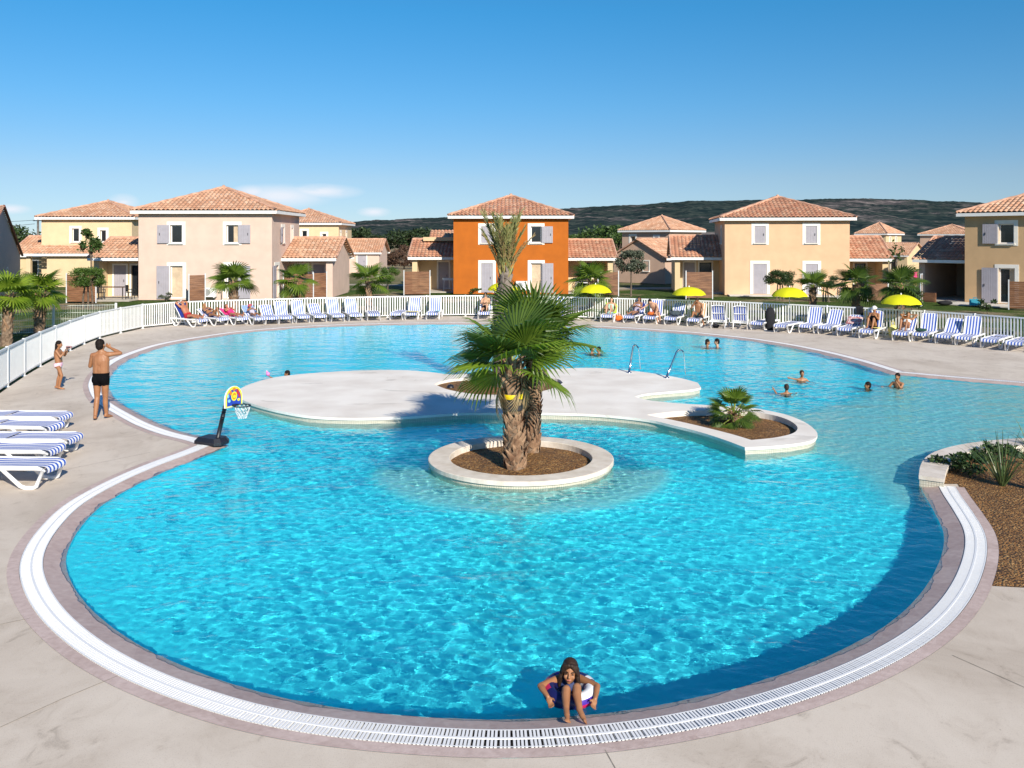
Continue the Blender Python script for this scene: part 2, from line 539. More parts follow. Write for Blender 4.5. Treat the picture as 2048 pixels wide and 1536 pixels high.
def stand_joints(h=1.75):
    s = h / 1.75
    J = dict(pelvis=(0, 0, .93), chest=(0, 0, 1.30), head=(0, .015, 1.64), sh_l=(-.185, 0, 1.42), sh_r=(.185, 0, 1.42),
             el_l=(-.25, -.02, 1.13), el_r=(.25, -.02, 1.13), wr_l=(-.25, .05, .88), wr_r=(.25, .05, .88),
             hip_l=(-.088, 0, .90), hip_r=(.088, 0, .90), kn_l=(-.09, .02, .49), kn_r=(.09, .02, .49),
             an_l=(-.095, -.02, .065), an_r=(.095, -.02, .065), to_l=(-.115, .14, .026), to_r=(.115, .14, .026))
    return {n: Vector(p) * s for n, p in J.items()}


def recline_joints(b=40, knees=0, h=1.68, seat=.40, arms='side'):
    """lying on a lounger whose foot end points to -y; b is the angle of the back"""
    s = h / 1.68
    dr = Vector((0, math.cos(R(b)), math.sin(R(b)))); nr = Vector((0, -dr.z, dr.y))
    pel = Vector((0, .08, seat + .10))
    J = dict(pelvis=pel, chest=pel + dr * .37 * s, head=pel + dr * .70 * s + nr * .05)
    c = pel + dr * .49 * s
    for q, n in ((1, 'l'), (-1, 'r')):
        J['sh_' + n] = c + Vector((q * .175 * s, 0, 0))
        J['hip_' + n] = pel + Vector((q * .085, -.02, -.01))
        if knees and (knees == 2 or n == 'l'):
            J['kn_' + n] = Vector((q * .11, -.26, seat + .42 * s)); J['an_' + n] = Vector((q * .10, -.46 * s, seat + .06)); J['to_' + n] = Vector((q * .11, -.62 * s, seat + .03))
        else:
            J['kn_' + n] = Vector((q * .11, -.33 * s, seat + .12)); J['an_' + n] = Vector((q * .12, -.74 * s, seat + .06)); J['to_' + n] = Vector((q * .15, -.80 * s, seat + .19))
        if arms == 'side':
            J['el_' + n] = pel + dr * .22 * s + Vector((q * .27, 0, .0)); J['wr_' + n] = pel + Vector((q * .24, -.06, .03))
        elif arms == 'head':
            J['el_' + n] = c + Vector((q * .30, 0, 0)) + dr * .24; J['wr_' + n] = J['head'] + Vector((q * .10, .0, 0)) + dr * .06 - nr * .06
        elif arms == 'fold':
            J['el_' + n] = pel + dr * .24 * s + Vector((q * .23, 0, 0)) + nr * .06; J['wr_' + n] = pel + dr * .24 * s + Vector((q * .04, 0, 0)) + nr * .17
        elif arms == 'read':
            J['el_' + n] = pel + dr * .24 * s + Vector((q * .22, 0, 0)) + nr * .12; J['wr_' + n] = pel + dr * .40 * s + Vector((q * .10, 0, 0)) + nr * .34
    return J, dr, nr
# ------------------------------------------------------------------ pool, deck, islands
def spline(pts, step=.12, closed=False):
    """Catmull-Rom through points, resampled"""
    P = [Vector((p[0], p[1])) for p in pts]
    n = len(P); out = []
    rng_ = range(n if closed else n - 1)
    for i in rng_:
        if closed:
            p0, p1, p2, p3 = P[(i - 1) % n], P[i], P[(i + 1) % n], P[(i + 2) % n]
        else:
            p1, p2 = P[i], P[i + 1]
            p0 = P[i - 1] if i > 0 else p1 * 2 - p2
            p3 = P[i + 2] if i + 2 < n else p2 * 2 - p1
        # centripetal parametrisation avoids overshoot
        t0 = 0; t1 = t0 + max((p1 - p0).length, 1e-4) ** .5; t2 = t1 + max((p2 - p1).length, 1e-4) ** .5; t3 = t2 + max((p3 - p2).length, 1e-4) ** .5
        m = max(2, int((p2 - p1).length / step))
        for k in range(m):
            t = t1 + (t2 - t1) * k / m
            A1 = p0 * ((t1 - t) / (t1 - t0)) + p1 * ((t - t0) / (t1 - t0))
            A2 = p1 * ((t2 - t) / (t2 - t1)) + p2 * ((t - t1) / (t2 - t1))
            A3 = p2 * ((t3 - t) / (t3 - t2)) + p3 * ((t - t2) / (t3 - t2))
            B1 = A1 * ((t2 - t) / (t2 - t0)) + A2 * ((t - t0) / (t2 - t0))
            B2 = A2 * ((t3 - t) / (t3 - t1)) + A3 * ((t - t1) / (t3 - t1))
            out.append(B1 * ((t2 - t) / (t2 - t1)) + B2 * ((t - t1) / (t2 - t1)))
    if not closed: out.append(P[-1])
    return out


def px(pts, z=0.0): return [G(a, b, z) for a, b in pts]


ARC_A = [(1842, 968), (1850, 985), (1870, 1020), (1886, 1055), (1887, 1085), (1872, 1130), (1840, 1180), (1790, 1228), (1720, 1272), (1620, 1317), (1500, 1357), (1380, 1387), (1250, 1410), (1120, 1423), (1000, 1427), (850, 1421), (700, 1407), (570, 1385), (450, 1352), (350, 1315), (270, 1275), (205, 1230), (165, 1190), (140, 1150), (132, 1120), (137, 1090), (160, 1050), (200, 1008), (268, 967), (342, 933), (415, 905), (458, 886)]
ARC_B = [(458, 886), (427, 875), (366, 860), (320, 844), (281, 825), (250, 808), (231, 794), (219, 775), (217, 765), (225, 745), (250, 722), (290, 704), (342, 688), (420, 674), (500, 663), (600, 655), (700, 650.5), (800, 648), (900, 647), (1000, 647.5), (1100, 650), (1200, 654.5), (1300, 660.5), (1400, 668.5), (1500, 680), (1600, 697), (1700, 721), (1780, 746)]
ARC_C = [(1780, 746), (1900, 757), (2048, 769), (2250, 783), (2480, 805)]
ARC_D = [(2480, 805), (2560, 830), (2480, 862), (2300, 872), (2150, 872), (2048, 878), (1960, 888), (1900, 898), (1865, 910), (1848, 925), (1840, 945), (1842, 968)]
sA, sB, sC, sD = [spline(px(a), .10) for a in (ARC_A, ARC_B, ARC_C, ARC_D)]
W0 = sA[:-1] + sB[:-1] + sC[:-1] + sD[:-1]
ROUND_C = Vector((.16, 15.83)); ROUND_R = 1.66


def inside(p, poly):
    x, y = p[0], p[1]; c = False; n = len(poly); j = n - 1
    for i in range(n):
        yi, yj = poly[i][1], poly[j][1]
        if (yi > y) != (yj > y) and x < (poly[j][0] - poly[i][0]) * (y - yi) / (yj - yi) + poly[i][0]: c = not c
        j = i
    return c


def np_inside(X, Y, poly):
    c = np.zeros(X.shape, bool); n = len(poly); j = n - 1
    for i in range(n):
        xi, yi, xj, yj = poly[i][0], poly[i][1], poly[j][0], poly[j][1]
        if yi != yj:
            c ^= ((yi > Y) != (yj > Y)) & (X < (xj - xi) * (Y - yi) / (yj - yi) + xi)
        j = i
    return c


def np_dist(X, Y, line, closed=False):
    best = np.full(X.shape, 1e9)
    pts = list(line) + ([line[0]] if closed else [])
    for a, b in zip(pts[:-1], pts[1:]):
        dx, dy = b[0] - a[0], b[1] - a[1]
        L2 = dx * dx + dy * dy + 1e-12
        t = np.clip(((X - a[0]) * dx + (Y - a[1]) * dy) / L2, 0, 1)
        best = np.minimum(best, (X - a[0] - t * dx) ** 2 + (Y - a[1] - t * dy) ** 2)
    return np.sqrt(best)


# ---- fence line (base of the white pool fence), traced at the height of its top rail
FENCE_PX = [(-230, 880), (-100, 762), (0, 700), (100, 655), (200, 622), (258, 612), (315, 604.5), (430, 600), (560, 596.5), (760, 592), (1000, 590), (1160, 593.5), (1400, 600), (1520, 604.5), (1720, 614), (1816, 618.5), (2048, 634), (2300, 655), (2500, 676)]
FENCE = spline([G(a, b, 1.1) for a, b in FENCE_PX], .25)


def offset_line(lines, off, side_poly):
    """curve at distance off outside the pool from the given arcs, trimmed where arcs meet"""
    allp = [p for l in lines for p in l]
    ax = np.array([p[0] for p in allp]); ay = np.array([p[1] for p in allp])
    out = []
    for l in lines:
        for i, p in enumerate(l):
            a = l[max(i - 1, 0)]; b = l[min(i + 1, len(l) - 1)]
            t = (b - a).normalized(); nrm = Vector((-t.y, t.x))
            # the pool is on the right-hand side of the arcs (they run clockwise)
            q = p + nrm * off
            if inside(q, side_poly): continue
            if np.sqrt(((ax - q[0]) ** 2 + (ay - q[1]) ** 2).min()) < off - .012: continue
            out.append(q)
    return out


BANDS = (.25, .51, .64)
offs = [offset_line((sA, sB, sC), o, W0) for o in BANDS]
BED = [Vector((p[0], p[1])) for p in px([(1870, 968), (1915, 968), (1940, 1010), (1985, 1172), (2060, 1176), (2600, 1200), (2700, 870), (2300, 866), (2048, 882), (1960, 890), (1900, 905)])]
DECK = [Vector((p[0], p[1])) + Vector((0, .12)) for p in FENCE]
DECK += [Vector((36, 20)), Vector((36, -12)), Vector((-26, -12)), Vector((-26, 12))]

verts = []; edges = []


def add_chain(pts, closed):
    o = len(verts); verts.extend(Vector((p[0], p[1])) for p in pts); n = len(pts)
    edges.extend((o + i, o + (i + 1) % n) for i in range(n if closed else n - 1))


add_chain(W0, True)
for q in offs: add_chain(q, False)
n0 = (sA[1] - sA[0]).normalized(); n0 = Vector((-n0.y, n0.x)); add_chain([sA[0] + n0 * k for k in (0, .25, .51, .64)], False)
n1 = (sC[-1] - sC[-2]).normalized(); n1 = Vector((-n1.y, n1.x)); add_chain([sC[-1] + n1 * k for k in (0, .25, .51, .64)], False)
add_chain(BED, True); add_chain(DECK, True)
rv, re, rf, _, _, _ = delaunay_2d_cdt(verts, edges, [], 1, 1e-5)
tri = []
for f in rf:
    for k in range(1, len(f) - 1): tri.append((f[0], f[k], f[k + 1]))
tri = np.array(tri); RV = np.array([(p.x, p.y) for p in rv])
cen = RV[tri].mean(1); CXs, CYs = cen[:, 0], cen[:, 1]
inW = np_inside(CXs, CYs, W0)
dABC = np_dist(CXs, CYs, sA); dABC = np.minimum(dABC, np_dist(CXs, CYs, sB)); dABC = np.minimum(dABC, np_dist(CXs, CYs, sC)); dD = np_dist(CXs, CYs, sD)
inBed = np_inside(CXs, CYs, BED); inDeck = np_inside(CXs, CYs, DECK)
band = dABC < dD + .0
cls = np.full(len(tri), -1)
for i in range(len(tri)):
    if inW[i]: continue
    if dABC[i] < BANDS[0] and band[i]: cls[i] = 0
    elif dABC[i] < BANDS[1] and band[i]: cls[i] = 1
    elif dABC[i] < BANDS[2] and band[i]: cls[i] = 2
    elif inBed[i]: cls[i] = 3
    elif inDeck[i]: cls[i] = 4
dW_v = np_dist(RV[:, 0], RV[:, 1], W0, True)


def sheet(name, k, m, zf, extra=None):
    t = tri[cls == k]
    used = np.unique(t); mp = {int(u): i for i, u in enumerate(used)}
    b = MB()
    V = [(RV[u][0], RV[u][1], zf(u)) for u in used]
    F = []
    for a in t:
        p, q, r = RV[a[0]], RV[a[1]], RV[a[2]]
        ar = (q[0] - p[0]) * (r[1] - p[1]) - (q[1] - p[1]) * (r[0] - p[0])
        if abs(ar) < 1e-9: continue
        F.append([mp[int(x)] for x in (a if ar > 0 else a[::-1])])
    b.add(V, F)
    return b


def paver_mat(name, c1, c2, wet=0.0):
    m = bpy.data.materials.new(name); m.use_nodes = True
    N, L = m.node_tree.nodes, m.node_tree.links
    b = N['Principled BSDF']; b.inputs['Roughness'].default_value = .75 - wet
    tc = N.new('ShaderNodeTexCoord')
    v = N.new('ShaderNodeTexVoronoi'); v.inputs['Scale'].default_value = 2.1; L.new(tc.outputs['Object'], v.inputs['Vector'])
    nz = N.new('ShaderNodeTexNoise'); nz.inputs['Scale'].default_value = 14; nz.inputs['Detail'].default_value = 6; L.new(tc.outputs['Object'], nz.inputs['Vector'])
    sp = N.new('ShaderNodeSeparateColor'); L.new(v.outputs['Color'], sp.inputs[0])
    ad = N.new('ShaderNodeMath'); ad.operation = 'MULTIPLY_ADD'; ad.inputs[1].default_value = .45; L.new(sp.outputs[0], ad.inputs[0])
    mr = N.new('ShaderNodeMapRange'); mr.inputs[1].default_value = .3; mr.inputs[2].default_value = .7; mr.inputs[4].default_value = .6; L.new(nz.outputs['Fac'], mr.inputs[0])
    L.new(mr.outputs[0], ad.inputs[2])
    r = ramp(N, [(0, c1), (1, c2)]); L.new(ad.outputs[0], r.inputs[0]); L.new(r.outputs[0], b.inputs['Base Color'])
    n2 = N.new('ShaderNodeTexNoise'); n2.inputs['Scale'].default_value = 60; L.new(tc.outputs['Object'], n2.inputs['Vector'])
    bp = N.new('ShaderNodeBump'); bp.inputs['Strength'].default_value = .25; bp.inputs['Distance'].default_value = .01
    L.new(n2.outputs['Fac'], bp.inputs['Height']); L.new(bp.outputs[0], b.inputs['Normal'])
    return m


def deck_mat():
    m = bpy.data.materials.new('washed concrete deck'); m.use_nodes = True
    N, L = m.node_tree.nodes, m.node_tree.links
    b = N['Principled BSDF']; b.inputs['Roughness'].default_value = .85
    tc = N.new('ShaderNodeTexCoord')
    mp = N.new('ShaderNodeMapping'); mp.inputs['Scale'].default_value = (1, .75, 1); L.new(tc.outputs['Object'], mp.inputs[0])
    n1 = N.new('ShaderNodeTexNoise'); n1.inputs['Scale'].default_value = .55; n1.inputs['Detail'].default_value = 7; n1.inputs['Roughness'].default_value = .62; n1.inputs['Distortion'].default_value = .6
    L.new(mp.outputs[0], n1.inputs['Vector'])
    r1 = ramp(N, [(.25, (.46, .385, .31)), (.45, (.58, .50, .415)), (.6, (.655, .575, .485)), (.8, (.54, .47, .395))])
    L.new(n1.outputs['Fac'], r1.inputs[0])
    n2 = N.new('ShaderNodeTexNoise'); n2.inputs['Scale'].default_value = 2.3; n2.inputs['Detail'].default_value = 9; n2.inputs['Roughness'].default_value = .7; n2.inputs['Distortion'].default_value = 1.2
    L.new(mp.outputs[0], n2.inputs['Vector'])
    r2 = ramp(N, [(.27, (.56, .54, .52)), (.40, (.93, .92, .91)), (.5, (1, 1, 1)), (.62, (1, 1, 1)), (.74, (.90, .87, .84))])
    L.new(n2.outputs['Fac'], r2.inputs[0])
    mu = N.new('ShaderNodeMix'); mu.data_type = 'RGBA'; mu.blend_type = 'MULTIPLY'; mu.inputs['Factor'].default_value = .9
    L.new(r1.outputs[0], mu.inputs['A']); L.new(r2.outputs[0], mu.inputs['B'])
    n3 = N.new('ShaderNodeTexNoise'); n3.inputs['Scale'].default_value = 85; n3.inputs['Detail'].default_value = 3; L.new(tc.outputs['Object'], n3.inputs['Vector'])
    r3 = ramp(N, [(.30, (.72, .70, .68)), (.42, (1, 1, 1)), (.9, (1.05, 1.05, 1.05))]); L.new(n3.outputs['Fac'], r3.inputs[0])
    m2 = N.new('ShaderNodeMix'); m2.data_type = 'RGBA'; m2.blend_type = 'MULTIPLY'; m2.inputs['Factor'].default_value = .6
    L.new(mu.outputs['Result'], m2.inputs['A']); L.new(r3.outputs[0], m2.inputs['B'])
    # small dark marks
    v = N.new('ShaderNodeTexVoronoi'); v.inputs['Scale'].default_value = 2.6; L.new(tc.outputs['Object'], v.inputs['Vector'])
    r4 = ramp(N, [(.018, (.35, .32, .30)), (.034, (1, 1, 1)), (1, (1, 1, 1))]); L.new(v.outputs['Distance'], r4.inputs[0])
    m3 = N.new('ShaderNodeMix'); m3.data_type = 'RGBA'; m3.blend_type = 'MULTIPLY'; m3.inputs['Factor'].default_value = .8
    L.new(m2.outputs['Result'], m3.inputs['A']); L.new(r4.outputs[0], m3.inputs['B'])
    L.new(m3.outputs['Result'], b.inputs['Base Color'])
    bp = N.new('ShaderNodeBump'); bp.inputs['Strength'].default_value = .2; bp.inputs['Distance'].default_value = .01
    L.new(n3.outputs['Fac'], bp.inputs['Height']); L.new(bp.outputs[0], b.inputs['Normal'])
    return m


def gravel_mat(name, tones, scale=38):
    m = bpy.data.materials.new(name); m.use_nodes = True
    N, L = m.node_tree.nodes, m.node_tree.links
    b = N['Principled BSDF']; b.inputs['Roughness'].default_value = .8
    tc = N.new('ShaderNodeTexCoord')
    v = N.new('ShaderNodeTexVoronoi'); v.inputs['Scale'].default_value = scale; L.new(tc.outputs['Object'], v.inputs['Vector'])
    sp = N.new('ShaderNodeSeparateColor'); L.new(v.outputs['Color'], sp.inputs[0])
    r = ramp(N, [(i / (len(tones) - 1), t) for i, t in enumerate(tones)]); L.new(sp.outputs[0], r.inputs[0])
    nz = N.new('ShaderNodeTexNoise'); nz.inputs['Scale'].default_value = 2.5; nz.inputs['Detail'].default_value = 5; L.new(tc.outputs['Object'], nz.inputs['Vector'])
    mr = N.new('ShaderNodeMapRange'); mr.inputs[1].default_value = .3; mr.inputs[2].default_value = .7; mr.inputs[3].default_value = .7; mr.inputs[4].default_value = 1.2; L.new(nz.outputs['Fac'], mr.inputs[0])
    mu = N.new('ShaderNodeMix'); mu.data_type = 'RGBA'; mu.blend_type = 'MULTIPLY'; mu.inputs['Factor'].default_value = 1
    L.new(r.outputs[0], mu.inputs['A']); L.new(mr.outputs[0], mu.inputs['B']); L.new(mu.outputs['Result'], b.inputs['Base Color'])
    bp = N.new('ShaderNodeBump'); bp.inputs['Strength'].default_value = 1.0; bp.inputs['Distance'].default_value = .03; bp.invert = True
    L.new(v.outputs['Distance'], bp.inputs['Height']); L.new(bp.outputs[0], b.inputs['Normal'])
    return m


PAVER_IN = paver_mat('pinkish inner pavers', (.40, .285, .25), (.56, .44, .39), .25)
PAVER_OUT = paver_mat('pinkish outer pavers', (.42, .315, .28), (.60, .48, .44))
DECKM = deck_mat()
GRAVEL = gravel_mat('brown porous gravel', [(.05, .021, .006), (.20, .088, .020), (.33, .16, .042), (.13, .055, .013), (.46, .27, .10)], 34)
STONE = mat('cream stone coping', (.60, .525, .44), .8, .1, 4, .2, 60, col2=(.74, .67, .59))
STONEW = mat('white washed island concrete', (.74, .68, .61), .85, .06, .9, .15, 50, col2=(.87, .825, .755), detail=8)
GROUTM = mat('dark gutter channel', (.05, .045, .042), .9, .2, 5)


def mosaic_mat(name, c, g, scale=40):
    m = bpy.data.materials.new(name); m.use_nodes = True
    N, L = m.node_tree.nodes, m.node_tree.links
    b = N['Principled BSDF']; b.inputs['Roughness'].default_value = .3
    tc = N.new('ShaderNodeTexCoord'); br = N.new('ShaderNodeTexBrick')
    br.offset = 0; br.inputs['Scale'].default_value = 1.0; br.inputs['Brick Width'].default_value = .04; br.inputs['Row Height'].default_value = .04; br.inputs['Mortar Size'].default_value = .004
    uv = N.new('ShaderNodeUVMap'); L.new(uv.outputs[0], br.inputs['Vector'])
    br.inputs['Color1'].default_value = (*c, 1); br.inputs['Color2'].default_value = (*[x * .88 for x in c], 1); br.inputs['Mortar'].default_value = (*g, 1)
    L.new(br.outputs['Color'], b.inputs['Base Color'])
    return m


# pale concrete of the island carries grey damp stains
N, L = STONEW.node_tree.nodes, STONEW.node_tree.links
b_ = N['Principled BSDF']; src = b_.inputs['Base Color'].links[0].from_socket
tc_ = N.new('ShaderNodeTexCoord'); n_ = N.new('ShaderNodeTexNoise'); n_.inputs['Scale'].default_value = .55; n_.inputs['Detail'].default_value = 9; n_.inputs['Roughness'].default_value = .62; n_.inputs['Distortion'].default_value = .8
mp2 = N.new('ShaderNodeMapping'); mp2.inputs['Scale'].default_value = (.8, 1.5, 1); L.new(tc_.outputs['Object'], mp2.inputs[0]); L.new(mp2.outputs[0], n_.inputs['Vector'])
r_ = ramp(N, [(.605, (1, 1, 1)), (.64, (.82, .81, .80)), (.72, (.74, .735, .74))]); L.new(n_.outputs['Fac'], r_.inputs[0])
mu_ = N.new('ShaderNodeMix'); mu_.data_type = 'RGBA'; mu_.blend_type = 'MULTIPLY'; mu_.inputs['Factor'].default_value = .9
L.new(src, mu_.inputs['A']); L.new(r_.outputs[0], mu_.inputs['B']); L.new(mu_.outputs['Result'], b_.inputs['Base Color'])
MOSAIC = mosaic_mat('cream mosaic tiles', (.62, .57, .46), (.36, .33, .27))
recv = []                                           # surfaces that catch light through the water

o = sheet('pool_edge_pavers', 0, PAVER_IN, lambda u: -.055 + .055 * min(1, dW_v[u] / .25)).build('pool_edge_pavers', PAVER_IN); tag(o, kind='structure'); recv.append(o)
o = sheet('gutter_channel', 1, GROUTM, lambda u: -.035).build('gutter_channel', GROUTM); tag(o, kind='structure')
o = sheet('outer_edge_pavers', 2, PAVER_OUT, lambda u: 0.002).build('outer_edge_pavers', PAVER_OUT); tag(o, kind='structure')
o = sheet('pool_deck', 4, DECKM, lambda u: 0.0).build('pool_deck', DECKM); tag(o, kind='structure')
o = sheet('gravel_bed', 3, GRAVEL, lambda u: 0.004).build('planting_bed', GRAVEL); tag(o, kind='structure')

# ---- expansion joints in the deck
jb = MB()
for a, b_ in (((0, 1249), (62, 1236)), ((1905, 1311), (2060, 1380)), ((0, 1455), (120, 1400)), ((120, 1400), (235, 1352)), ((1210, 1500), (1235, 1545)), ((300, 905), (90, 948)), ((55, 688), (185, 700)), ((230, 742), (60, 735))):
    p, q = G(*a), G(*b_)
    d = (q - p).normalized(); s_ = Vector((-d.y, d.x, 0)) * .004
    jb.add([p - s_ + Vector((0, 0, .003)), p + s_ + Vector((0, 0, .003)), q + s_ + Vector((0, 0, .003)), q - s_ + Vector((0, 0, .003))], [(0, 3, 2, 1)])
tag(jb.build('deck_joint_lines', mat('deck joint filler', (.28, .245, .20), .9, .2, 8)), kind='structure')


b = MB()
for ln_ in offs[:2]:
    for p_, q_ in zip(ln_[:-1], ln_[1:]):
        if (q_ - p_).length < .4: b.add([(p_.x, p_.y, -.06), (q_.x, q_.y, -.06), (q_.x, q_.y, .001), (p_.x, p_.y, .001)], [(0, 1, 2, 3)])
tag(b.build('gutter_wall', GROUTM), kind='structure')

# ---- white overflow grating: slats across the gutter plus a middle rib
def grating(lines, name, label, pitch):
    t = thing(name, label, 'drain grating')
    b = MB(); rib = MB()
    allp = [p for l in (sA, sB, sC) for p in l]
    ax = np.array([p[0] for p in allp]); ay = np.array([p[1] for p in allp])
    for l in lines:
        acc = 0; prev = None; L_ = [0]
        for i in range(1, len(l)): L_.append(L_[-1] + (l[i] - l[i - 1]).length)
        n = int(L_[-1] / pitch); j = 0
        mids = []
        for k in range(n):
            s_ = (k + .5) * pitch
            while L_[j + 1] < s_: j += 1
            u = (s_ - L_[j]) / (L_[j + 1] - L_[j])
            p = l[j].lerp(l[j + 1], u)
            t0 = (l[min(j + 2, len(l) - 1)] - l[max(j - 1, 0)]).normalized(); nn = Vector((-t0.y, t0.x))
            c = p + nn * .38
            if np.sqrt(((ax - c[0]) ** 2 + (ay - c[1]) ** 2).min()) < .372:
                mids.append(None); continue
            a_ = p + nn * .258; e_ = p + nn * .502
            pw = pitch * (1 + .38 * (1 if True else 0)) * .46
            tv = t0 * pw / 2
            V = [(a_ - tv).to_3d(), (a_ + tv).to_3d(), (e_ + tv).to_3d(), (e_ - tv).to_3d()]
            V = [Vector((v.x, v.y, .006)) for v in V] + [Vector((v.x, v.y, -.03)) for v in V]
            b.add(V, [(0, 3, 2, 1), (0, 1, 5, 4), (2, 3, 7, 6), (1, 2, 6, 5), (3, 0, 4, 7)])
            mids.append((c, nn))
        for a_, e_ in zip(mids[:-1], mids[1:]):
            if a_ is None or e_ is None: continue
            V = []
            for q, nn in (a_, e_):
                for w, z in ((-.012, .002), (-.012, .0085), (.012, .0085), (.012, .002)): V.append(Vector((q.x + nn.x * w, q.y + nn.y * w, z)))
            rib.add(V, [(0, 1, 5, 4), (1, 2, 6, 5), (2, 3, 7, 6)])
            for w0, w1 in ((-.126, -.112), (.112, .126)):
                V = [Vector((q.x + nn.x * w, q.y + nn.y * w, .007)) for q, nn in (a_, e_) for w in (w0, w1)]
                rib.add(V, [(0, 1, 3, 2)])
    b.build('slats', PLASTIC, t); rib.build('rib', PLASTIC, t)


grating([sA], 'overflow_grating', 'white slatted overflow grating curving round the near end of the pool', .0315)
grating([sB, sC], 'overflow_grating', 'white slatted overflow grating round the far and left edge of the pool', .045)


# ---- pool shell
def strip(b, line, z0, z1, closed=False, flip=False, mi=0):
    n = len(line); acc = 0
    for i in range(n if closed else n - 1):
        p, q = line[i], line[(i + 1) % n]; L_ = (Vector(q) - Vector(p)).length
        f = len(b.f)
        V = [(p[0], p[1], z0), (q[0], q[1], z0), (q[0], q[1], z1), (p[0], p[1], z1)]
        b.add(V, [(0, 1, 2, 3)] if not flip else [(3, 2, 1, 0)], mi)
        uvs = [(acc, z0), (acc + L_, z0), (acc + L_, z1), (acc, z1)]
        b.uv[f] = uvs if not flip else list(reversed(uvs))
        acc += L_


ISL_PX = [(475, 790), (480, 778), (510, 765), (560, 753), (640, 745), (720, 741), (800, 740), (860, 744), (905, 749), (960, 744), (1040, 740), (1110, 737.5), (1180, 735.5), (1240, 739), (1300, 746), (1360, 756), (1401, 767)]
ISL_PX2 = [(1402, 775), (1385, 779), (1330, 784), (1290, 788), (1270, 793)]
ISL_PX3 = [(1270, 793), (1295, 800), (1350, 806), (1430, 811), (1500, 815.5), (1560, 826), (1605, 842), (1632, 862), (1634, 872), (1620, 882), (1560, 891), (1492, 895)]
ISL_PX4 = [(1490, 895), (1450, 880), (1400, 864), (1340, 849), (1300, 840), (1200, 829.5), (1100, 826), (1000, 826), (930, 826), (850, 831), (800, 834), (700, 836), (620, 832), (560, 822), (510, 809), (482, 798), (475, 790)]
IZ = .10
ISL = []
for a in (ISL_PX, ISL_PX2, ISL_PX3, ISL_PX4): ISL += spline(px(a, IZ), .12)[:-1]
LENS = spline(px([(868, 768.5), (880, 763.5), (908, 758), (960, 755), (1020, 753.5), (1080, 754), (1115, 758), (1126, 765)], IZ), .1)[:-1] + spline(px([(1126, 765), (1110, 775), (1080, 783), (1040, 788), (1000, 789.5), (950, 788), (900, 780), (868, 768.5)], IZ), .1)[:-1]
RBED = spline(px([(1294, 829.5), (1330, 825), (1359, 822.5), (1415, 820.5), (1470, 821), (1530, 827), (1570, 837), (1593, 851), (1594, 860), (1583, 867.5), (1550, 875), (1503, 880)], IZ), .1)[:-1] + spline(px([(1503, 880), (1470, 870), (1420, 857), (1360, 843), (1294, 829.5)], IZ), .1)[:-1]


def holed(outer, holes, z, flip=False):
    v = []; e = []
    for ch in [outer] + holes:
        o_ = len(v); v += [Vector((p[0], p[1])) for p in ch]; n = len(ch); e += [(o_ + i, o_ + (i + 1) % n) for i in range(n)]
    a, _, f, _, _, _ = delaunay_2d_cdt(v, e, [], 1, 1e-5)
    F = []
    for q in f:
        for k in range(1, len(q) - 1):
            t = (q[0], q[k], q[k + 1]); c = (a[t[0]] + a[t[1]] + a[t[2]]) / 3
            if inside(c, outer) and not any(inside(c, h) for h in holes):
                ar = (a[t[1]] - a[t[0]]).cross(a[t[2]] - a[t[0]])
                F.append(t if ar > 0 else t[::-1])
    return [(p.x, p.y, z) for p in a], F


def shrink(poly, d):
    n = len(poly); area = sum(poly[i][0] * poly[(i + 1) % n][1] - poly[(i + 1) % n][0] * poly[i][1] for i in range(n))
    sg = 1 if area > 0 else -1; out = []
    for i in range(n):
        t = (poly[(i + 1) % n] - poly[i - 1]); t = t.normalized() if t.length > 1e-6 else Vector((1, 0))
        out.append(poly[i] + Vector((-t.y, t.x)) * d * sg)
    return out


def ccw(poly):
    n = len(poly); area = sum(poly[i][0] * poly[(i + 1) % n][1] - poly[(i + 1) % n][0] * poly[i][1] for i in range(n))
    return list(poly) if area > 0 else list(reversed(poly))


ISL, LENS, RBED = ccw(ISL), ccw(LENS), ccw(RBED)
isl = thing('pool_island', 'large pale concrete island with planting holes in the middle of the pool', 'island', (0, 0, 0))
b = MB(); V, F = holed(ISL, [LENS, RBED], IZ); b.add(V, F)
strip(b, ISL, IZ - .055, IZ, True); strip(b, LENS, -.02, IZ, True, flip=True); strip(b, RBED, -.06, IZ, True, flip=True)
V, F = holed(ISL, [shrink(ISL, .035)], IZ - .055); b.add(V, [f[::-1] for f in F])
o = b.build('coping', STONEW, isl); recv.append(o)
b = MB(); strip(b, shrink(ISL, .03), -1.8, IZ - .05, True); o = b.build('tiled_wall', MOSAIC, isl); recv.append(o)
b = MB(); V, F = holed(LENS, [], .03); b.add(V, F); b.build('gravel', GRAVEL, isl)
b = MB(); V, F = holed(RBED, [], -.02); b.add(V, F); b.build('gravel', GRAVEL, isl)

rp = thing('round_planter', 'round stone planter with two stout palms standing in the pool', 'planter', (ROUND_C.x, ROUND_C.y, 0))
b = MB(); b.lathe([(1.275, -.05), (1.275, .082), (1.285, .09), (1.645, .09), (1.66, .082), (1.66, .015), (1.63, .01)], 72, smooth=False)
o = b.build('coping', STONE, rp); recv.append(o)
cir = [Vector((1.625 * math.cos(2 * PI * i / 72), 1.625 * math.sin(2 * PI * i / 72))) for i in range(72)]
b = MB(); strip(b, cir, -1.8, .02, True); o = b.build('tiled_wall', MOSAIC, rp); recv.append(o)
b = MB()
nr_, na_ = 14, 48
V = [(0, 0, .03)] + [(1.28 * (i + 1) / nr_ * math.cos(2 * PI * k / na_), 1.28 * (i + 1) / nr_ * math.sin(2 * PI * k / na_), .03 - .05 * ((i + 1) / nr_) ** 2 + random.uniform(-.006, .006)) for i in range(nr_) for k in range(na_)]
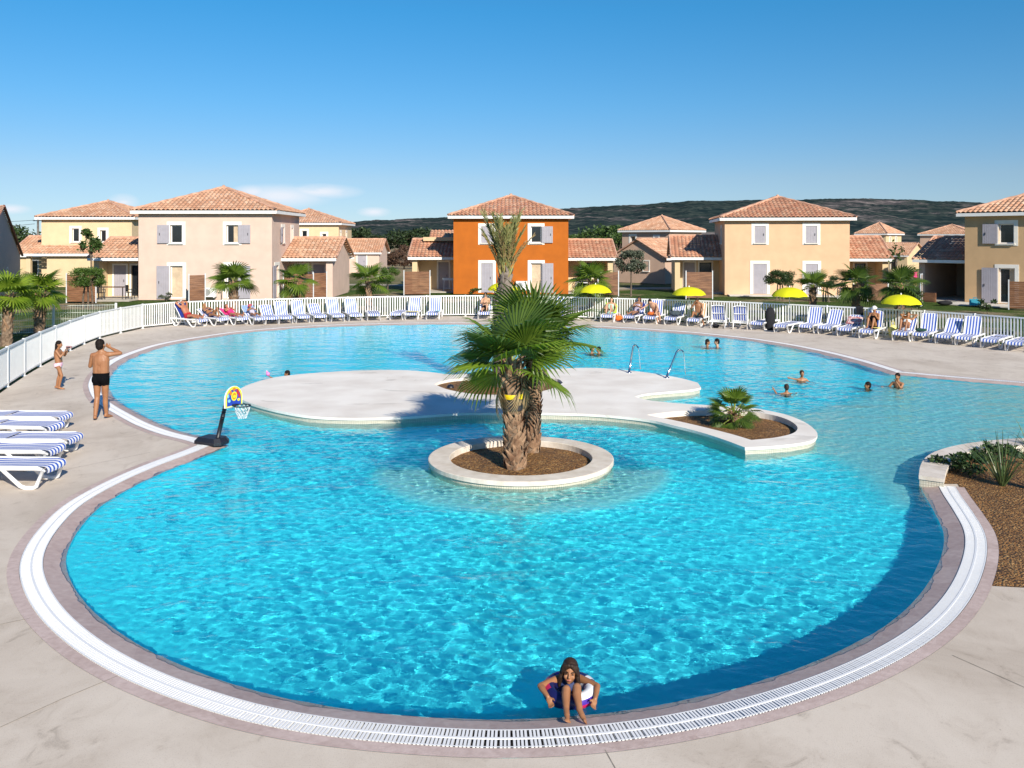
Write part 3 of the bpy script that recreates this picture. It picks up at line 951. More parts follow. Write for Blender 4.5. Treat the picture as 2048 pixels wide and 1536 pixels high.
F = [(0, 1 + k, 1 + (k + 1) % na_) for k in range(na_)] + [(1 + i * na_ + k, 1 + (i + 1) * na_ + k, 1 + (i + 1) * na_ + (k + 1) % na_, 1 + i * na_ + (k + 1) % na_) for i in range(nr_ - 1) for k in range(na_)]
b.add(V, F); b.build('gravel', GRAVEL, rp)

# ---- raised stone curb of the planting bed on the right
CZ = .14
CO = spline(px([(1837.5, 951), (1841, 931), (1852, 914), (1878, 900), (1932, 887), (2004, 878.5), (2048, 876), (2150, 869), (2300, 864), (2480, 852)], CZ), .15)
CI = spline(px([(1889, 958), (1893, 940), (1905, 920), (1925, 908), (1969, 896), (2010, 893), (2048, 890.5), (2150, 884), (2300, 880), (2480, 866)], CZ), .15)
curb = thing('planter_curb', 'cream stone curb round the gravel bed at the right edge of the pool', 'curb', (0, 0, 0))
poly = ccw(CO + CI[::-1])
b = MB(); V, F = holed(poly, [], CZ); b.add(V, F); strip(b, poly, CZ - .06, CZ, True); o = b.build('coping', STONE, curb); recv.append(o)
b = MB(); strip(b, shrink(poly, .02), -1.8, CZ - .055, True); o = b.build('tiled_wall', MOSAIC, curb); recv.append(o)

# ---- pool floor
DEEP, SHAL = -.46, -.26
SHP = [Vector((p[0], p[1])) for p in spline(px([(1540, 895), (1600, 892), (1680, 915), (1745, 965), (1790, 1000), (1850, 1000), (2000, 960), (2600, 900), (2700, 790), (2100, 765), (1800, 742), (1745, 772), (1690, 795), (1610, 812), (1540, 820)]), .3, True)]
gx = np.arange(-18, 26, .2); gy = np.arange(5.5, 44, .2)
X, Y = np.meshgrid(gx, gy)
sd = np.where(np_inside(X, Y, SHP), -1, 1) * np_dist(X, Y, SHP, True)
t = np.clip(.5 - sd / .9, 0, 1); t = t * t * (3 - 2 * t)
Z = DEEP + (SHAL - DEEP) * t
ZN = t.copy()
di = np.where(np_inside(X, Y, ISL), 0, np_dist(X, Y, ISL, True))
t2 = np.clip(1.15 - di / .75, 0, 1); t2 = t2 * t2 * (3 - 2 * t2)
# the bathing ledge runs along the near left side of the island only
t2 = t2 * np.clip((X + 6.4) / -1.2 + 1.2, 0, 1) * (Y < 21)
Z = np.maximum(Z, DEEP + (-.22 - DEEP) * t2); ZN = np.maximum(ZN, t2)
dr_ = np.hypot(X - ROUND_C.x, Y - ROUND_C.y)
t3 = np.clip((2.85 - dr_) / .35, 0, 1); t3 = t3 * t3 * (3 - 2 * t3)
t3 = t3 * np.clip((ROUND_C.y + .5 - Y) / .8, 0, 1)
Z = np.maximum(Z, DEEP + (-.20 - DEEP) * t3); ZN = np.maximum(ZN, t3)
# added cove along near and left rim, shaped to thin the wall's shadow
de_ = np_dist(X, Y, W0, True)
cv = np.clip(1 - de_ / .95, 0, 1); cv = cv * cv
cv *= np.clip((2.2 - X) / 2.5, 0, 1) * (Y < 19)
Z = np.maximum(Z, Z + (-.13 - Z) * cv)
ny, nx = X.shape
idx = np.arange(nx * ny).reshape(ny, nx)
Fq = np.stack([idx[:-1, :-1].ravel(), idx[:-1, 1:].ravel(), idx[1:, 1:].ravel(), idx[1:, :-1].ravel()], 1)


def np_mesh(name, V, F, smooth=True):
    me = bpy.data.meshes.new(name)
    me.vertices.add(len(V)); me.vertices.foreach_set('co', np.asarray(V, dtype=np.float32).ravel())
    me.loops.add(len(F) * 4); me.loops.foreach_set('vertex_index', np.asarray(F, dtype=np.int32).ravel())
    me.polygons.add(len(F)); me.polygons.foreach_set('loop_start', np.arange(0, len(F) * 4, 4, dtype=np.int32))
    me.polygons.foreach_set('use_smooth', np.full(len(F), smooth))
    me.update(calc_edges=True)
    return me


me = np_mesh('pool_floor', np.stack([X.ravel(), Y.ravel(), Z.ravel()], 1), Fq)
at = me.color_attributes.new('liner', 'FLOAT_COLOR', 'POINT')
zz = np.repeat(ZN.ravel()[:, None], 4, 1).astype(np.float32); zz[:, 3] = 1
at.data.foreach_set('color', zz.ravel())
m = bpy.data.materials.new('pool liner'); m.use_nodes = True
N, L = m.node_tree.nodes, m.node_tree.links
bb = N['Principled BSDF']; bb.inputs['Roughness'].default_value = .9; bb.inputs['Specular IOR Level'].default_value = .1
a_ = N.new('ShaderNodeVertexColor'); a_.layer_name = 'liner'
sp_ = N.new('ShaderNodeSeparateColor'); L.new(a_.outputs['Color'], sp_.inputs[0])
LINER_RAMP = ramp(N, [(0, (.06, .82, .91)), (.4, (.08, .78, .82)), (1, (.27, .64, .61))])
L.new(sp_.outputs[0], LINER_RAMP.inputs[0]); L.new(LINER_RAMP.outputs[0], bb.inputs['Base Color'])
LINER = m
me.materials.append(LINER)
o = link('pool_floor', me); tag(o, kind='structure'); recv.append(o)
b = MB(); strip(b, W0, -1.8, -.054, True, flip=True)
WALLM = mat('blue pool wall liner', (.02, .75, .85), .8, .05, 2, spec=.2)
o = b.build('pool_wall', WALLM); tag(o, kind='structure'); recv.append(o)

# ---- water surface: real ripples, refracting the floor and throwing caustics on it
gx = np.arange(-15.5, 22, .03); gy = [6.8]
while gy[-1] < 42.4: gy.append(gy[-1] + .025 * max(1, gy[-1] / 15))
gy = np.array(gy)
X, Y = np.meshgrid(gx, gy)
Zw = np.zeros_like(X)
rng = np.random.default_rng(3)
env = .75 + .25 * np.sin(.31 * X + 1.3 * np.sin(.23 * Y + .4)) * np.sin(.27 * Y + 1.1 * np.sin(.19 * X))
for i in range(72):
    lam = math.exp(rng.uniform(math.log(.07), math.log(.42)))
    a = rng.normal(1.1, 1.0) if i % 3 else rng.uniform(0, 2 * PI)
    k = 2 * PI / lam; ph = rng.uniform(0, 6.28)
    amp = .00070 * lam ** .8 * WAVE
    wob = np.sin(.45 * X * rng.uniform(-1, 1) + .45 * Y * rng.uniform(-1, 1) + ph)
    Zw += amp * np.sin(k * (X * math.cos(a) + Y * math.sin(a)) + ph + 2.2 * wob)
for i in range(16):
    lam = math.exp(rng.uniform(math.log(.5), math.log(1.5))); a = rng.normal(1.3, .7); ph = rng.uniform(0, 6.28)
    wob = np.sin(.35 * X * rng.uniform(-1, 1) + .35 * Y * rng.uniform(-1, 1) + ph)
    Zw += .0019 * lam * np.sin(2 * PI / lam * (X * math.cos(a) + Y * math.sin(a)) + ph + 2.0 * wob)
Zw *= env
# rougher water where the overflow of the planter falls
dr_ = np.hypot(X - ROUND_C.x, Y - ROUND_C.y)
ring = np.exp(-((dr_ - 2.05) / .38) ** 2)
for i in range(26):
    lam = rng.uniform(.14, .3); a = rng.uniform(0, 2 * PI); ph = rng.uniform(0, 6.28)
    Zw += ring * .0011 * np.sin(2 * PI / lam * (X * math.cos(a) + Y * math.sin(a)) + ph)
WATER_Z = -.045
dWp = np.where(np_inside(X, Y, W0), 1, -1) * 1.0
near = np_dist(X[::8, ::8], Y[::8, ::8], W0, True)
near = np.kron(near, np.ones((8, 8)))[:X.shape[0], :X.shape[1]]
keepv = (dWp > 0) | (near < .45)
ek = (dWp < 0) & (near < .45)
xe, ye = X[ek], Y[ek]
WA = np.array([(p.x, p.y) for p in W0])
de = np.full(len(xe), 9.0)
for k0 in range(0, len(xe), 20000):
    sl_ = slice(k0, k0 + 20000)
    de[sl_] = np.sqrt(((xe[sl_, None] - WA[None, ::1, 0]) ** 2 + (ye[sl_, None] - WA[None, ::1, 1]) ** 2).min(1))
keepv[ek] = de < .13
ny, nx = X.shape
idx = np.arange(nx * ny).reshape(ny, nx)
Fq = np.stack([idx[:-1, :-1].ravel(), idx[:-1, 1:].ravel(), idx[1:, 1:].ravel(), idx[1:, :-1].ravel()], 1)
Fq = Fq[keepv.ravel()[Fq].all(1)]
used = np.unique(Fq); remap = np.full(nx * ny, -1); remap[used] = np.arange(len(used))
Vw = np.stack([X.ravel(), Y.ravel(), Zw.ravel() + WATER_Z], 1)[used]
me = np_mesh('pool_water', Vw, remap[Fq])
m = bpy.data.materials.new('pool water'); m.use_nodes = True
N, L = m.node_tree.nodes, m.node_tree.links; N.clear()
out = N.new('ShaderNodeOutputMaterial'); g = N.new('ShaderNodeBsdfGlass'); g.inputs['Roughness'].default_value = 0; g.inputs['IOR'].default_value = 1.33
g.inputs['Color'].default_value = (.93, .985, 1, 1)
tc_ = N.new('ShaderNodeTexCoord'); nz_ = N.new('ShaderNodeTexNoise'); nz_.inputs['Scale'].default_value = 13; nz_.inputs['Detail'].default_value = 3; nz_.inputs['Distortion'].default_value = .8
L.new(tc_.outputs['Object'], nz_.inputs['Vector'])
bp_ = N.new('ShaderNodeBump'); bp_.inputs['Strength'].default_value = .5; bp_.inputs['Distance'].default_value = .012
L.new(nz_.outputs['Fac'], bp_.inputs['Height']); L.new(bp_.outputs[0], g.inputs['Normal'])
L.new(g.outputs[0], out.inputs['Surface'])
me.materials.append(m)
WATER = link('pool_water', me); tag(WATER, kind='structure')
WATER.cycles.is_caustics_caster = True
# ------------------------------------------------------------------ houses
def render_mat(name, c, var=.05):
    return mat(name, c, .9, var, 1.3, .15, 55, detail=8)


W_CREAM = render_mat('cream render', (.62, .465, .385))
W_ORANGE = render_mat('orange render', (.43, .112, .006), .07)
W_TAN = render_mat('yellow ochre render', (.66, .43, .265))
W_TAN2 = render_mat('tan render', (.56, .37, .20))
W_YEL = render_mat('pale yellow render', (.67, .51, .315))
W_PINK = render_mat('pinkish beige render', (.52, .36, .27))
W_SAND = render_mat('sand render', (.62, .47, .28))
W_GREYR = render_mat('grey render', (.40, .38, .37))
FLOORT = mat('terrace paving', (.46, .42, .36), .85, .1, 3)


def wall_panel(mb, o, u, W, H, n, openings=(), reveal=.2):
    """wall in the plane o + u*s + z; n points outwards; openings (s0,s1,z0,z1) get reveals"""
    o, u, n = Vector(o), Vector(u), Vector(n); z = Vector((0, 0, 1))
    S = sorted({0, W, *[a for q in openings for a in q[:2]]}); T = sorted({0, H, *[a for q in openings for a in q[2:4]]})
    for a, b in zip(S[:-1], S[1:]):
        for c, d in zip(T[:-1], T[1:]):
            if any(q[0] <= a and b <= q[1] and q[2] <= c and d <= q[3] for q in openings): continue
            P = [o + u * a + z * c, o + u * b + z * c, o + u * b + z * d, o + u * a + z * d]
            mb.add(P, [(0, 1, 2, 3) if u.cross(z).dot(n) > 0 else (3, 2, 1, 0)])
    for q in openings:
        c4 = [o + u * q[0] + z * q[2], o + u * q[1] + z * q[2], o + u * q[1] + z * q[3], o + u * q[0] + z * q[3]]
        i4 = [p - n * reveal for p in c4]
        mb.add(c4 + i4, [(k, (k + 1) % 4, 4 + (k + 1) % 4, 4 + k) for k in range(4)])


def corrugated(mb, p0, u, v, L, S, lo, hi, pitch=.29, row=.42, amp=.085, nseg=6):
    """field of barrel tiles: p0 eave corner, u along the eave, v up the slope, trimmed to lo(v)..hi(v)"""
    p0, u, v = Vector(p0), Vector(u).normalized(), Vector(v).normalized(); n = u.cross(v)
    if n.z < 0: n = -n
    nrows = max(1, int(round(S / row))); rh = S / nrows
    for r in range(nrows):
        v0, v1 = r * rh, (r + 1) * rh
        base = len(mb.v); cols = int(L / pitch * nseg) + 1
        V = []
        for k in range(cols + 1):
            for vv, lift in ((v0, .025), (v1, .0)):
                x = min(max(k * pitch / nseg, lo(vv)), hi(vv)); x = min(x, L)
                h = amp * abs(math.sin(PI * x / pitch)) ** .7
                V.append(p0 + u * x + v * vv + n * (h + lift))
        mb.v.extend([tuple(p) for p in V])
        for k in range(cols):
            a, b, c, d = 2 * k, 2 * k + 2, 2 * k + 3, 2 * k + 1
            if (V[a] - V[b]).length < 1e-4 and (V[c] - V[d]).length < 1e-4: continue
            fi = len(mb.f)
            mb.f.append([base + a, base + b, base + c, base + d] if u.cross(v).z > 0 else [base + d, base + c, base + b, base + a])
            mb.m.append(0); mb.sm.append(True)
            uu = ((k + .5) / nseg + .001); cellu = math.floor(uu) + .5
            mb.uv[fi] = [(cellu, r + .5)] * 4


def pyramid_roof(h, W, D, ze, rise, ov=.38, tile=TILE):
    a = Vector((-ov, -ov, ze)); b = Vector((W + ov, -ov, ze)); c = Vector((W + ov, D + ov, ze)); d = Vector((-ov, D + ov, ze))
    ap = Vector((W / 2, D / 2, ze + rise))
    mb = MB()
    for p, q in ((a, b), (b, c), (c, d), (d, a)):
        u = (q - p); L = u.length; u = u.normalized()
        m = (p + q) / 2; vv = ap - m; S = vv.length
        corrugated(mb, p, u, vv, L, S, lambda t, S=S, L=L: L / 2 * t / S, lambda t, S=S, L=L: L - L / 2 * t / S)
    rf = mb.build('roof', tile, h)
    cb = MB()
    for p in (a, b, c, d):
        n = 14
        cb.tube([p.lerp(ap, i / n) + Vector((0, 0, .06 + .03 * (i % 2))) for i in range(n + 1)], .10, 6)
    cb.ell(ap + Vector((0, 0, .10)), .13, 8, 6)
    cb.build('ridge_cap', CAP, rf)
    fb = MB()
    zf = ze - .10
    for p, q in ((a, b), (b, c), (c, d), (d, a)):
        fb.bar(Vector((p.x, p.y, zf)), Vector((q.x, q.y, zf)), .03, .20)
    fb.build('fascia', WHITE, h)
    sb = MB(); V = [(p.x, p.y, ze - .19) for p in (a, b, c, d)] + [(0, 0, ze - .19), (W, 0, ze - .19), (W, D, ze - .19), (0, D, ze - .19)]
    sb.add(V, [(0, 4, 5, 1), (1, 5, 6, 2), (2, 6, 7, 3), (3, 7, 4, 0)]); sb.build('soffit', SOFF, h)


def boards(mb, o, u, n, w, hgt, th=.035, k=7):
    """shutter leaf of upright boards with two ledges and hinges"""
    o, u, n = Vector(o), Vector(u), Vector(n)
    bw = w / k
    for i in range(k):
        c = o + u * (bw * (i + .5)) + Vector((0, 0, hgt / 2))
        M = Matrix((u, n, Vector((0, 0, 1)))).transposed()
        mb.box(c, (bw * .93, th, hgt), rot=M)
    for zz in (.14, .86):
        M = Matrix((u, n, Vector((0, 0, 1)))).transposed()
        mb.box(o + u * w / 2 + Vector((0, 0, hgt * zz)) - n * .012, (w * .96, th, .09), rot=M)


def opening(h, o, u, n, s0, s1, z0, z1, mode, fill, tr=.22, shw=None, sill=True):
    """window or glazed door of a house: surround, frame with pane, shutter leaf.  mode: shut / left / right / none"""
    o, u, n = Vector(o), Vector(u), Vector(n); z = Vector((0, 0, 1))
    M = Matrix((u, n, z)).transposed()
    tb = MB()
    P = lambda s, zz, off=0: o + u * s + z * zz + n * off
    for a, b_, c, d in ((s0 - tr, s0, z0 - (tr * .6 if z0 > .5 else 0), z1 + tr), (s1, s1 + tr, z0 - (tr * .6 if z0 > .5 else 0), z1 + tr), (s0, s1, z1, z1 + tr)) + (((s0, s1, z0 - tr * .6, z0),) if z0 > .5 else ()):
        tb.box(P((a + b_) / 2, (c + d) / 2, .012), (b_ - a, .03, d - c), rot=M)
    if z0 > .5: tb.box(P((s0 + s1) / 2, z0 - .03, .06), (s1 - s0 + .16, .14, .06), rot=M)
    tb.build('window_surround', TRIM, h)
    if fill != 'shut':
        fb = MB(); fw = .07
        for a, b_, c, d in ((s0, s0 + fw, z0, z1), (s1 - fw, s1, z0, z1), (s0 + fw, s1 - fw, z1 - fw, z1), (s0 + fw, s1 - fw, z0, z0 + fw)):
            fb.box(P((a + b_) / 2, (c + d) / 2, -.15), (b_ - a, .06, d - c), rot=M)
        fr = fb.build('window', WHITE if fill != 'dark' else DARKM, h)
        pb = MB(); pb.box(P((s0 + s1) / 2, (z0 + z1) / 2, -.165), (s1 - s0 - 2 * fw, .012, z1 - z0 - 2 * fw), rot=M); pb.build('pane', GLASSD if fill != 'curtain' else CURT, fr)
        if fill == 'half':
            cb = MB(); cb.box(P(s1 - fw - .14, (z0 + z1) / 2, -.150), (.26, .012, z1 - z0 - 2 * fw), rot=M); cb.build('curtain', CURT, fr)
    w = shw or (s1 - s0)
    if mode != 'none':
        bb = MB()
        if mode == 'shut': boards(bb, P(s0 + .01, z0 + .01, -.03), u, n, s1 - s0 - .02, z1 - z0 - .02)
        elif mode == 'left': boards(bb, P(s0 - w - .04, z0, .09), u, n, w, z1 - z0)
        else: boards(bb, P(s1 + .04, z0, .09), u, n, w, z1 - z0)
        sh = bb.build('shutter', GREY, h)
        hb = MB()
        sx = {'shut': (s0 + s1) / 2 + .25, 'left': s0 - w + .12, 'right': s1 + w - .12}[mode]
        hb.box(P(sx, (z0 + z1) / 2, .125 if mode != 'shut' else .012), (.03, .04, .16), rot=M)
        hb.build('handle', DARKM, sh)


def gable_annex(h, x0, x1, y0, dep, ze, zr, wm, tile, ov=.3, porch=None, openend=None, door=None, shadowgap=0, pier=.38):
    """single-storey wing: ridge along x.  porch: depth of the open recess at the front"""
    mb = MB(); y1 = y0 + dep; ym = (y0 + y1) / 2
    side = 1 if x0 > 1 else -1
    xo, xi = (x1, x0) if side > 0 else (x0, x1)
    # end gable
    t = pier
    xa, xb = (xo - t, xo) if side > 0 else (xo, xo + t)
    pr = [(y0, 0), (y1, 0), (y1, ze - .02), (ym, zr - .05), (y0, ze - .02)]
    V = [(xa, y, z) for y, z in pr] + [(xb, y, z) for y, z in pr]
    mb.add(V, [(0, 1, 2, 3, 4), (9, 8, 7, 6, 5)] + [((k + 1) % 5, k, 5 + k, 5 + (k + 1) % 5) for k in range(5)])
    # back wall, front wall (set back behind a porch)
    yf = y0 + (porch or 0)
    xs0, xs1 = (xi, xa) if side > 0 else (xb, xi)
    wall_panel(mb, (xs0, y1, 0), (1, 0, 0), xs1 - xs0, ze, (0, 1, 0))
    ops = []
    if door:
        ops = [(d[0], d[1], d[2], d[3]) for d in door]
    wall_panel(mb, (xs0, yf, 0), (1, 0, 0), xs1 - xs0, ze, (0, -1, 0), ops)
    mb.build('annex_wall', wm, h)
    for d in door or ():
        opening(h, (xs0, yf, 0), (1, 0, 0), (0, -1, 0), d[0], d[1], d[2], d[3], d[4], d[5], .12)
    rb = MB()
    sl = math.hypot(dep / 2 + ov, (zr - ze) * (dep / 2 + ov) / (dep / 2)); k = (zr - ze) / (dep / 2)
    a0 = Vector((min(x0, x1) - (ov if side < 0 else 0), y0 - ov, ze - ov * k)); L = abs(x1 - x0) + ov
    corrugated(rb, a0, (1, 0, 0), (0, 1, k), L, sl, lambda t: 0, lambda t: L)
    corrugated(rb, (a0.x, y1 + ov, a0.z), (1, 0, 0), (0, -1, k), L, sl, lambda t: 0, lambda t: L)
    rf = rb.build('annex_roof', tile, h)
    cb = MB()
    cb.tube([(a0.x + L * i / 12, ym, zr + .05 + .02 * (i % 2)) for i in range(13)], .10, 6)
    xe = a0.x if side < 0 else a0.x + L
    for yy, s in ((y0 - ov, 1), (y1 + ov, -1)):
        cb.tube([(xe, yy + s * (dep / 2 + ov) * i / 10, a0.z + .05 + (zr - a0.z) * i / 10 + .02 * (i % 2)) for i in range(11)], .08, 6)
    cb.build('ridge_cap', CAP, rf)
    fb = MB(); fb.bar((a0.x, y0 - ov, a0.z - .07), (a0.x + L, y0 - ov, a0.z - .07), .03, .19); fb.bar((a0.x, y1 + ov, a0.z - .07), (a0.x + L, y1 + ov, a0.z - .07), .03, .19)
    if porch: fb.bar((xs0, y0 + .1, ze - .22), (xs1, y0 + .1, ze - .22), .18, .2)
    fb.build('annex_fascia', WHITE, h)
    sb = MB(); sb.box(((xs0 + xs1) / 2, (y0 + y1) / 2, ze - .05), (xs1 - xs0, dep - .02, .03)); sb.build('annex_ceiling', SOFF, h)
    if porch:
        pb = MB(); pb.box(((xs0 + xs1) / 2, y0 + porch / 2 - .6, .04), (xs1 - xs0, porch + 1.2, .08)); pb.build('porch_floor', FLOORT, h)


def house(label, loc, rz, wm, tile, fr=(), W=8.6, D=8.0, ze=5.6, rise=1.75, left=(), right=(), scale=1.0, group=None, name='house'):
    """two-storey villa; origin at the front left corner; fr: openings of the front"""
    h = thing(name, label, 'house', loc, rz, group); h.scale = (scale,) * 3
    mb = MB()
    wall_panel(mb, (0, 0, 0), (1, 0, 0), W, ze - .15, (0, -1, 0), [q[:4] for q in fr])
    wall_panel(mb, (W, 0, 0), (0, 1, 0), D, ze - .15, (1, 0, 0), [q[:4] for q in right])
    wall_panel(mb, (0, 0, 0), (0, 1, 0), D, ze - .15, (-1, 0, 0), [q[:4] for q in left])
    wall_panel(mb, (0, D, 0), (1, 0, 0), W, ze - .15, (0, 1, 0))
    mb.build('wall', wm, h)
    for q in fr: opening(h, (0, 0, 0), (1, 0, 0), (0, -1, 0), *q)
    for q in right: opening(h, (W, 0, 0), (0, 1, 0), (1, 0, 0), *q)
    for q in left: opening(h, (0, 0, 0), (0, 1, 0), (-1, 0, 0), *q)
    pyramid_roof(h, W, D, ze, rise, tile=tile)
    return h


def air_con(h, x, z):
    b = MB(); b.box((x, -.20, z + .3), (.82, .30, .60)); b.box((x - .3, -.2, z - .03), (.06, .3, .06)); b.box((x + .3, -.2, z - .03), (.06, .3, .06))
    o = b.build('air_conditioner', PLASTIC, h)
    b = MB(); b.tube([(x - .14, -.362, z + .3), (x - .14, -.348, z + .3)], .22, 20, smooth=False)
    b.build('fan_grille', mat('grey fan grille', (.30, .31, .32), .5, .2, 30), o)
    b = MB(); b.box((x + .26, -.352, z + .5), (.14, .01, .05)); b.build('badge', DARKM, o)


def terrace(h, x0, x1, y0, y1, m=None):
    b = MB(); b.box(((x0 + x1) / 2, (y0 + y1) / 2, .03), (x1 - x0, y1 - y0, .06)); b.build('terrace', m or FLOORT, h)


UP, LO = (3.72, 4.92), (.10, 2.24)
H1P = G(277, 600)
h1 = house('cream two-storey villa with four grey shutters standing open, left of the orange villa', (H1P.x, H1P.y, 0), 0, W_CREAM, TILE,
           [(2.08, 2.86, *UP, 'left', 'glass'), (5.76, 6.54, *UP, 'right', 'half'), (2.08, 2.90, *LO, 'left', 'curtain'), (5.76, 6.54, *LO, 'right', 'glass')],
           W=8.75, D=7.4, ze=5.85, rise=1.7, right=[(2.5, 3.05, 3.75, 4.8, 'left', 'glass'), (5.1, 5.5, 3.75, 4.8, 'none', 'glass'), (.8, 1.6, .1, 2.24, 'left', 'curtain')])
gable_annex(h1, 8.75, 12.2, 2.6, 6.2, 2.78, 4.05, W_CREAM, TILE, porch=1.9, pier=.45, door=[(.5, 1.3, .1, 2.2, 'none', 'dark'), (1.7, 2.5, .1, 2.2, 'shut', 'shut')])
gable_annex(h1, -3.5, 0, 1.2, 6.2, 2.83, 4.05, W_SAND, TILE, porch=1.3, pier=.35, door=[(.42, 1.25, .1, 2.2, 'shut', 'shut'), (1.60, 2.45, .1, 2.2, 'none', 'dark')])
air_con(h1, 4.75, .22)
terrace(h1, -3.6, 0, -1.4, .6)

H2P = G(907, 588)
h2 = house('bright orange two-storey villa behind the tall palm', (H2P.x, H2P.y, 0), 0, W_ORANGE, TILER,
           [(2.02, 2.84, *UP, 'shut', 'shut'), (5.62, 6.40, *UP, 'right', 'glass'), (2.02, 2.86, *LO, 'shut', 'shut'), (5.62, 6.42, *LO, 'right', 'curtain')],
           W=8.35, D=8.0, ze=5.68, rise=1.62)
gable_annex(h2, -3.3, 0, 2.6, 6.4, 2.72, 3.95, W_SAND, TILER, porch=1.9, door=[(1.45, 2.25, .1, 2.2, 'shut', 'shut')])
gable_annex(h2, 8.35, 11.75, 1.4, 6.4, 2.68, 3.9, W_SAND, TILER, porch=1.9, door=[(1.2, 2.0, .1, 2.2, 'none', 'dark')])
b = MB()
b.box((-1.0, 6.6, 4.0), (3.4, 3.4, .3)); b.build('rear_wall', W_SAND, h2)
b = MB(); corrugated(b, (-2.7, 9.2, 3.9), (1, 0, 0), (0, 1, .4), 2.6, 2.2, lambda t: 0, lambda t: 2.6); b.build('rear_roof', TILER, h2)
air_con(h2, 4.95, .35)

H3P = G(1449.5, 590)
h3 = house('ochre yellow two-storey villa with all its grey shutters closed', (H3P.x, H3P.y, 0), R(-8), W_TAN, TILER,
           [(2.07, 2.83, *UP, 'shut', 'shut'), (5.57, 6.35, *UP, 'shut', 'shut'), (1.98, 2.90, *LO, 'shut', 'shut'), (5.57, 6.40, *LO, 'shut', 'shut')],
           W=8.55, D=8.0, ze=5.5, rise=1.62, left=[(2.2, 2.7, 3.7, 4.8, 'none', 'glass')])
gable_annex(h3, -3.4, 0, 2.4, 6.4, 2.75, 4.2, W_SAND, TILER, porch=1.9, door=[(.4, 1.2, .1, 2.2, 'shut', 'shut'), (1.55, 2.45, .9, 2.2, 'none', 'dark')])
gable_annex(h3, 8.55, 11.6, 1.8, 6.4, 2.7, 4.15, W_SAND, TILER, porch=1.9, door=[(1.2, 2.0, .1, 2.2, 'none', 'dark')])
terrace(h3, .2, 8.4, -1.4, -.01, mat('pale terrace slab', (.62, .58, .52), .85, .08, 3))

a4 = R(-47)
h4 = house('tan two-storey villa at the right edge, its front turned away from the sun', (28.3, 55, 0), a4, W_TAN2, TILE,
           [(1.95, 2.8, *UP, 'left', 'glass'), (1.95, 2.85, *LO, 'left', 'half'), (5.6, 6.4, *UP, 'right', 'glass'), (5.6, 6.4, *LO, 'right', 'glass')],
           W=8.6, D=8.0, ze=5.6, rise=1.7)
gable_annex(h4, -3.3, 0, 1.2, 6.4, 2.75, 4.1, W_PINK, TILER, porch=5.4)
terrace(h4, -.4, 8.0, -2.4, -.01, mat('pale terrace slab', (.62, .58, .52), .85, .08, 3))

# villas further back
p = GD(1347, 560, 88)
h5 = house('pinkish villa seen corner-on between the orange and the ochre villa', (p.x - 4.6, p.y + 4.3, 0), R(35 - 90 + 12), W_PINK, TILE, [(1.2, 1.9, 3.9, 4.9, 'none', 'glass'), (4.6, 5.1, 3.7, 4.8, 'shut', 'shut')], W=6.6, D=7.0, ze=5.55, rise=1.7, scale=.88)
p = GD(1330, 568, 78)
g5 = thing('outbuilding', 'low pinkish outbuilding with a small window behind the grey leaved tree', 'house', (p.x, p.y, 0), R(-43))
wb = MB()
pr = [(-5.6, 0), (0, 0), (0, 2.4), (-2.9, 3.95), (-5.6, 2.4)]
V = [(x, 0, z) for x, z in pr] + [(x, 7, z) for x, z in pr]
wb.add(V, [(0, 1, 2, 3, 4), (9, 8, 7, 6, 5)] + [((k + 1) % 5, k, 5 + k, 5 + (k + 1) % 5) for k in range(5)]); wb.build('wall', W_PINK, g5)
rb = MB(); kk = 1.55 / 2.9
corrugated(rb, (.3, -.2, 2.4 - .3 * kk), (0, 1, 0), (-1, 0, kk), 7.4, math.hypot(3.2, 3.2 * kk), lambda t: 0, lambda t: 7.4)
corrugated(rb, (-5.9, -.2, 2.3), (0, 1, 0), (1, 0, kk), 7.4, math.hypot(3.0, 3.0 * kk), lambda t: 0, lambda t: 7.4)
rf = rb.build('roof', TILE, g5)
cb = MB(); cb.tube([(-2.9, -.2 + 7.4 * i / 12, 4.02 + .02 * (i % 2)) for i in range(13)], .1, 6); cb.tube([(.3 - 3.2 * i / 8, -.2, 2.3 + 1.7 * i / 8) for i in range(9)], .08, 6); cb.tube([(-5.9 + 3. * i / 8, -.2, 2.35 + 1.62 * i / 8) for i in range(9)], .08, 6); cb.build('ridge_cap', CAP, rf)
fb = MB(); fb.bar((.3, -.2, 2.2), (.3, 7.2, 2.2), .03, .18); fb.build('fascia', WHITE, g5)
opening(g5, (-5.6, 0, 0), (1, 0, 0), (0, -1, 0), 3.3, 3.9, 1.1, 2.0, 'none', 'glass', .1)

p = GD(1777, 560, 120)
h6 = house('peach villa with a low tiled wing, behind the palms on the right', (p.x - 3.0, p.y + 3.2, 0), R(-40), W_SAND, TILE, [(1.2, 2.0, 3.9, 4.9, 'none', 'glass')], W=4.6, D=6.5, ze=5.5, rise=1.8, scale=.86, right=[(1.5, 1.9, 3.9, 5.0, 'none', 'glass'), (4.0, 4.4, 3.9, 5.0, 'none', 'glass')])
h6.rotation_euler.z = R(-44)
gable_annex(h6, 4.6, 10.4, -7.0, 7.6, 2.3, 4.0, W_SAND, TILE, door=[(1.4, 2.2, .1, 2.2, 'shut', 'shut'), (3.4, 4.2, .1, 2.2, 'none', 'dark')])
gable_annex(h6, -2.6, 0, -6.0, 6.5, 2.5, 4.0, W_PINK, TILE, door=[(1.0, 1.6, .9, 2.0, 'none', 'glass')])
p = GD(1846, 540, 140)
h7 = house('shaded beige villa far behind, next to the tan villa', (p.x, p.y + 1, 0), R(-40), W_PINK, TILE, [(4.6, 5.4, 3.8, 4.8, 'none', 'glass')], W=9, D=8, ze=5.5, rise=1.8, scale=.86)
p = GD(83, 560, 75)
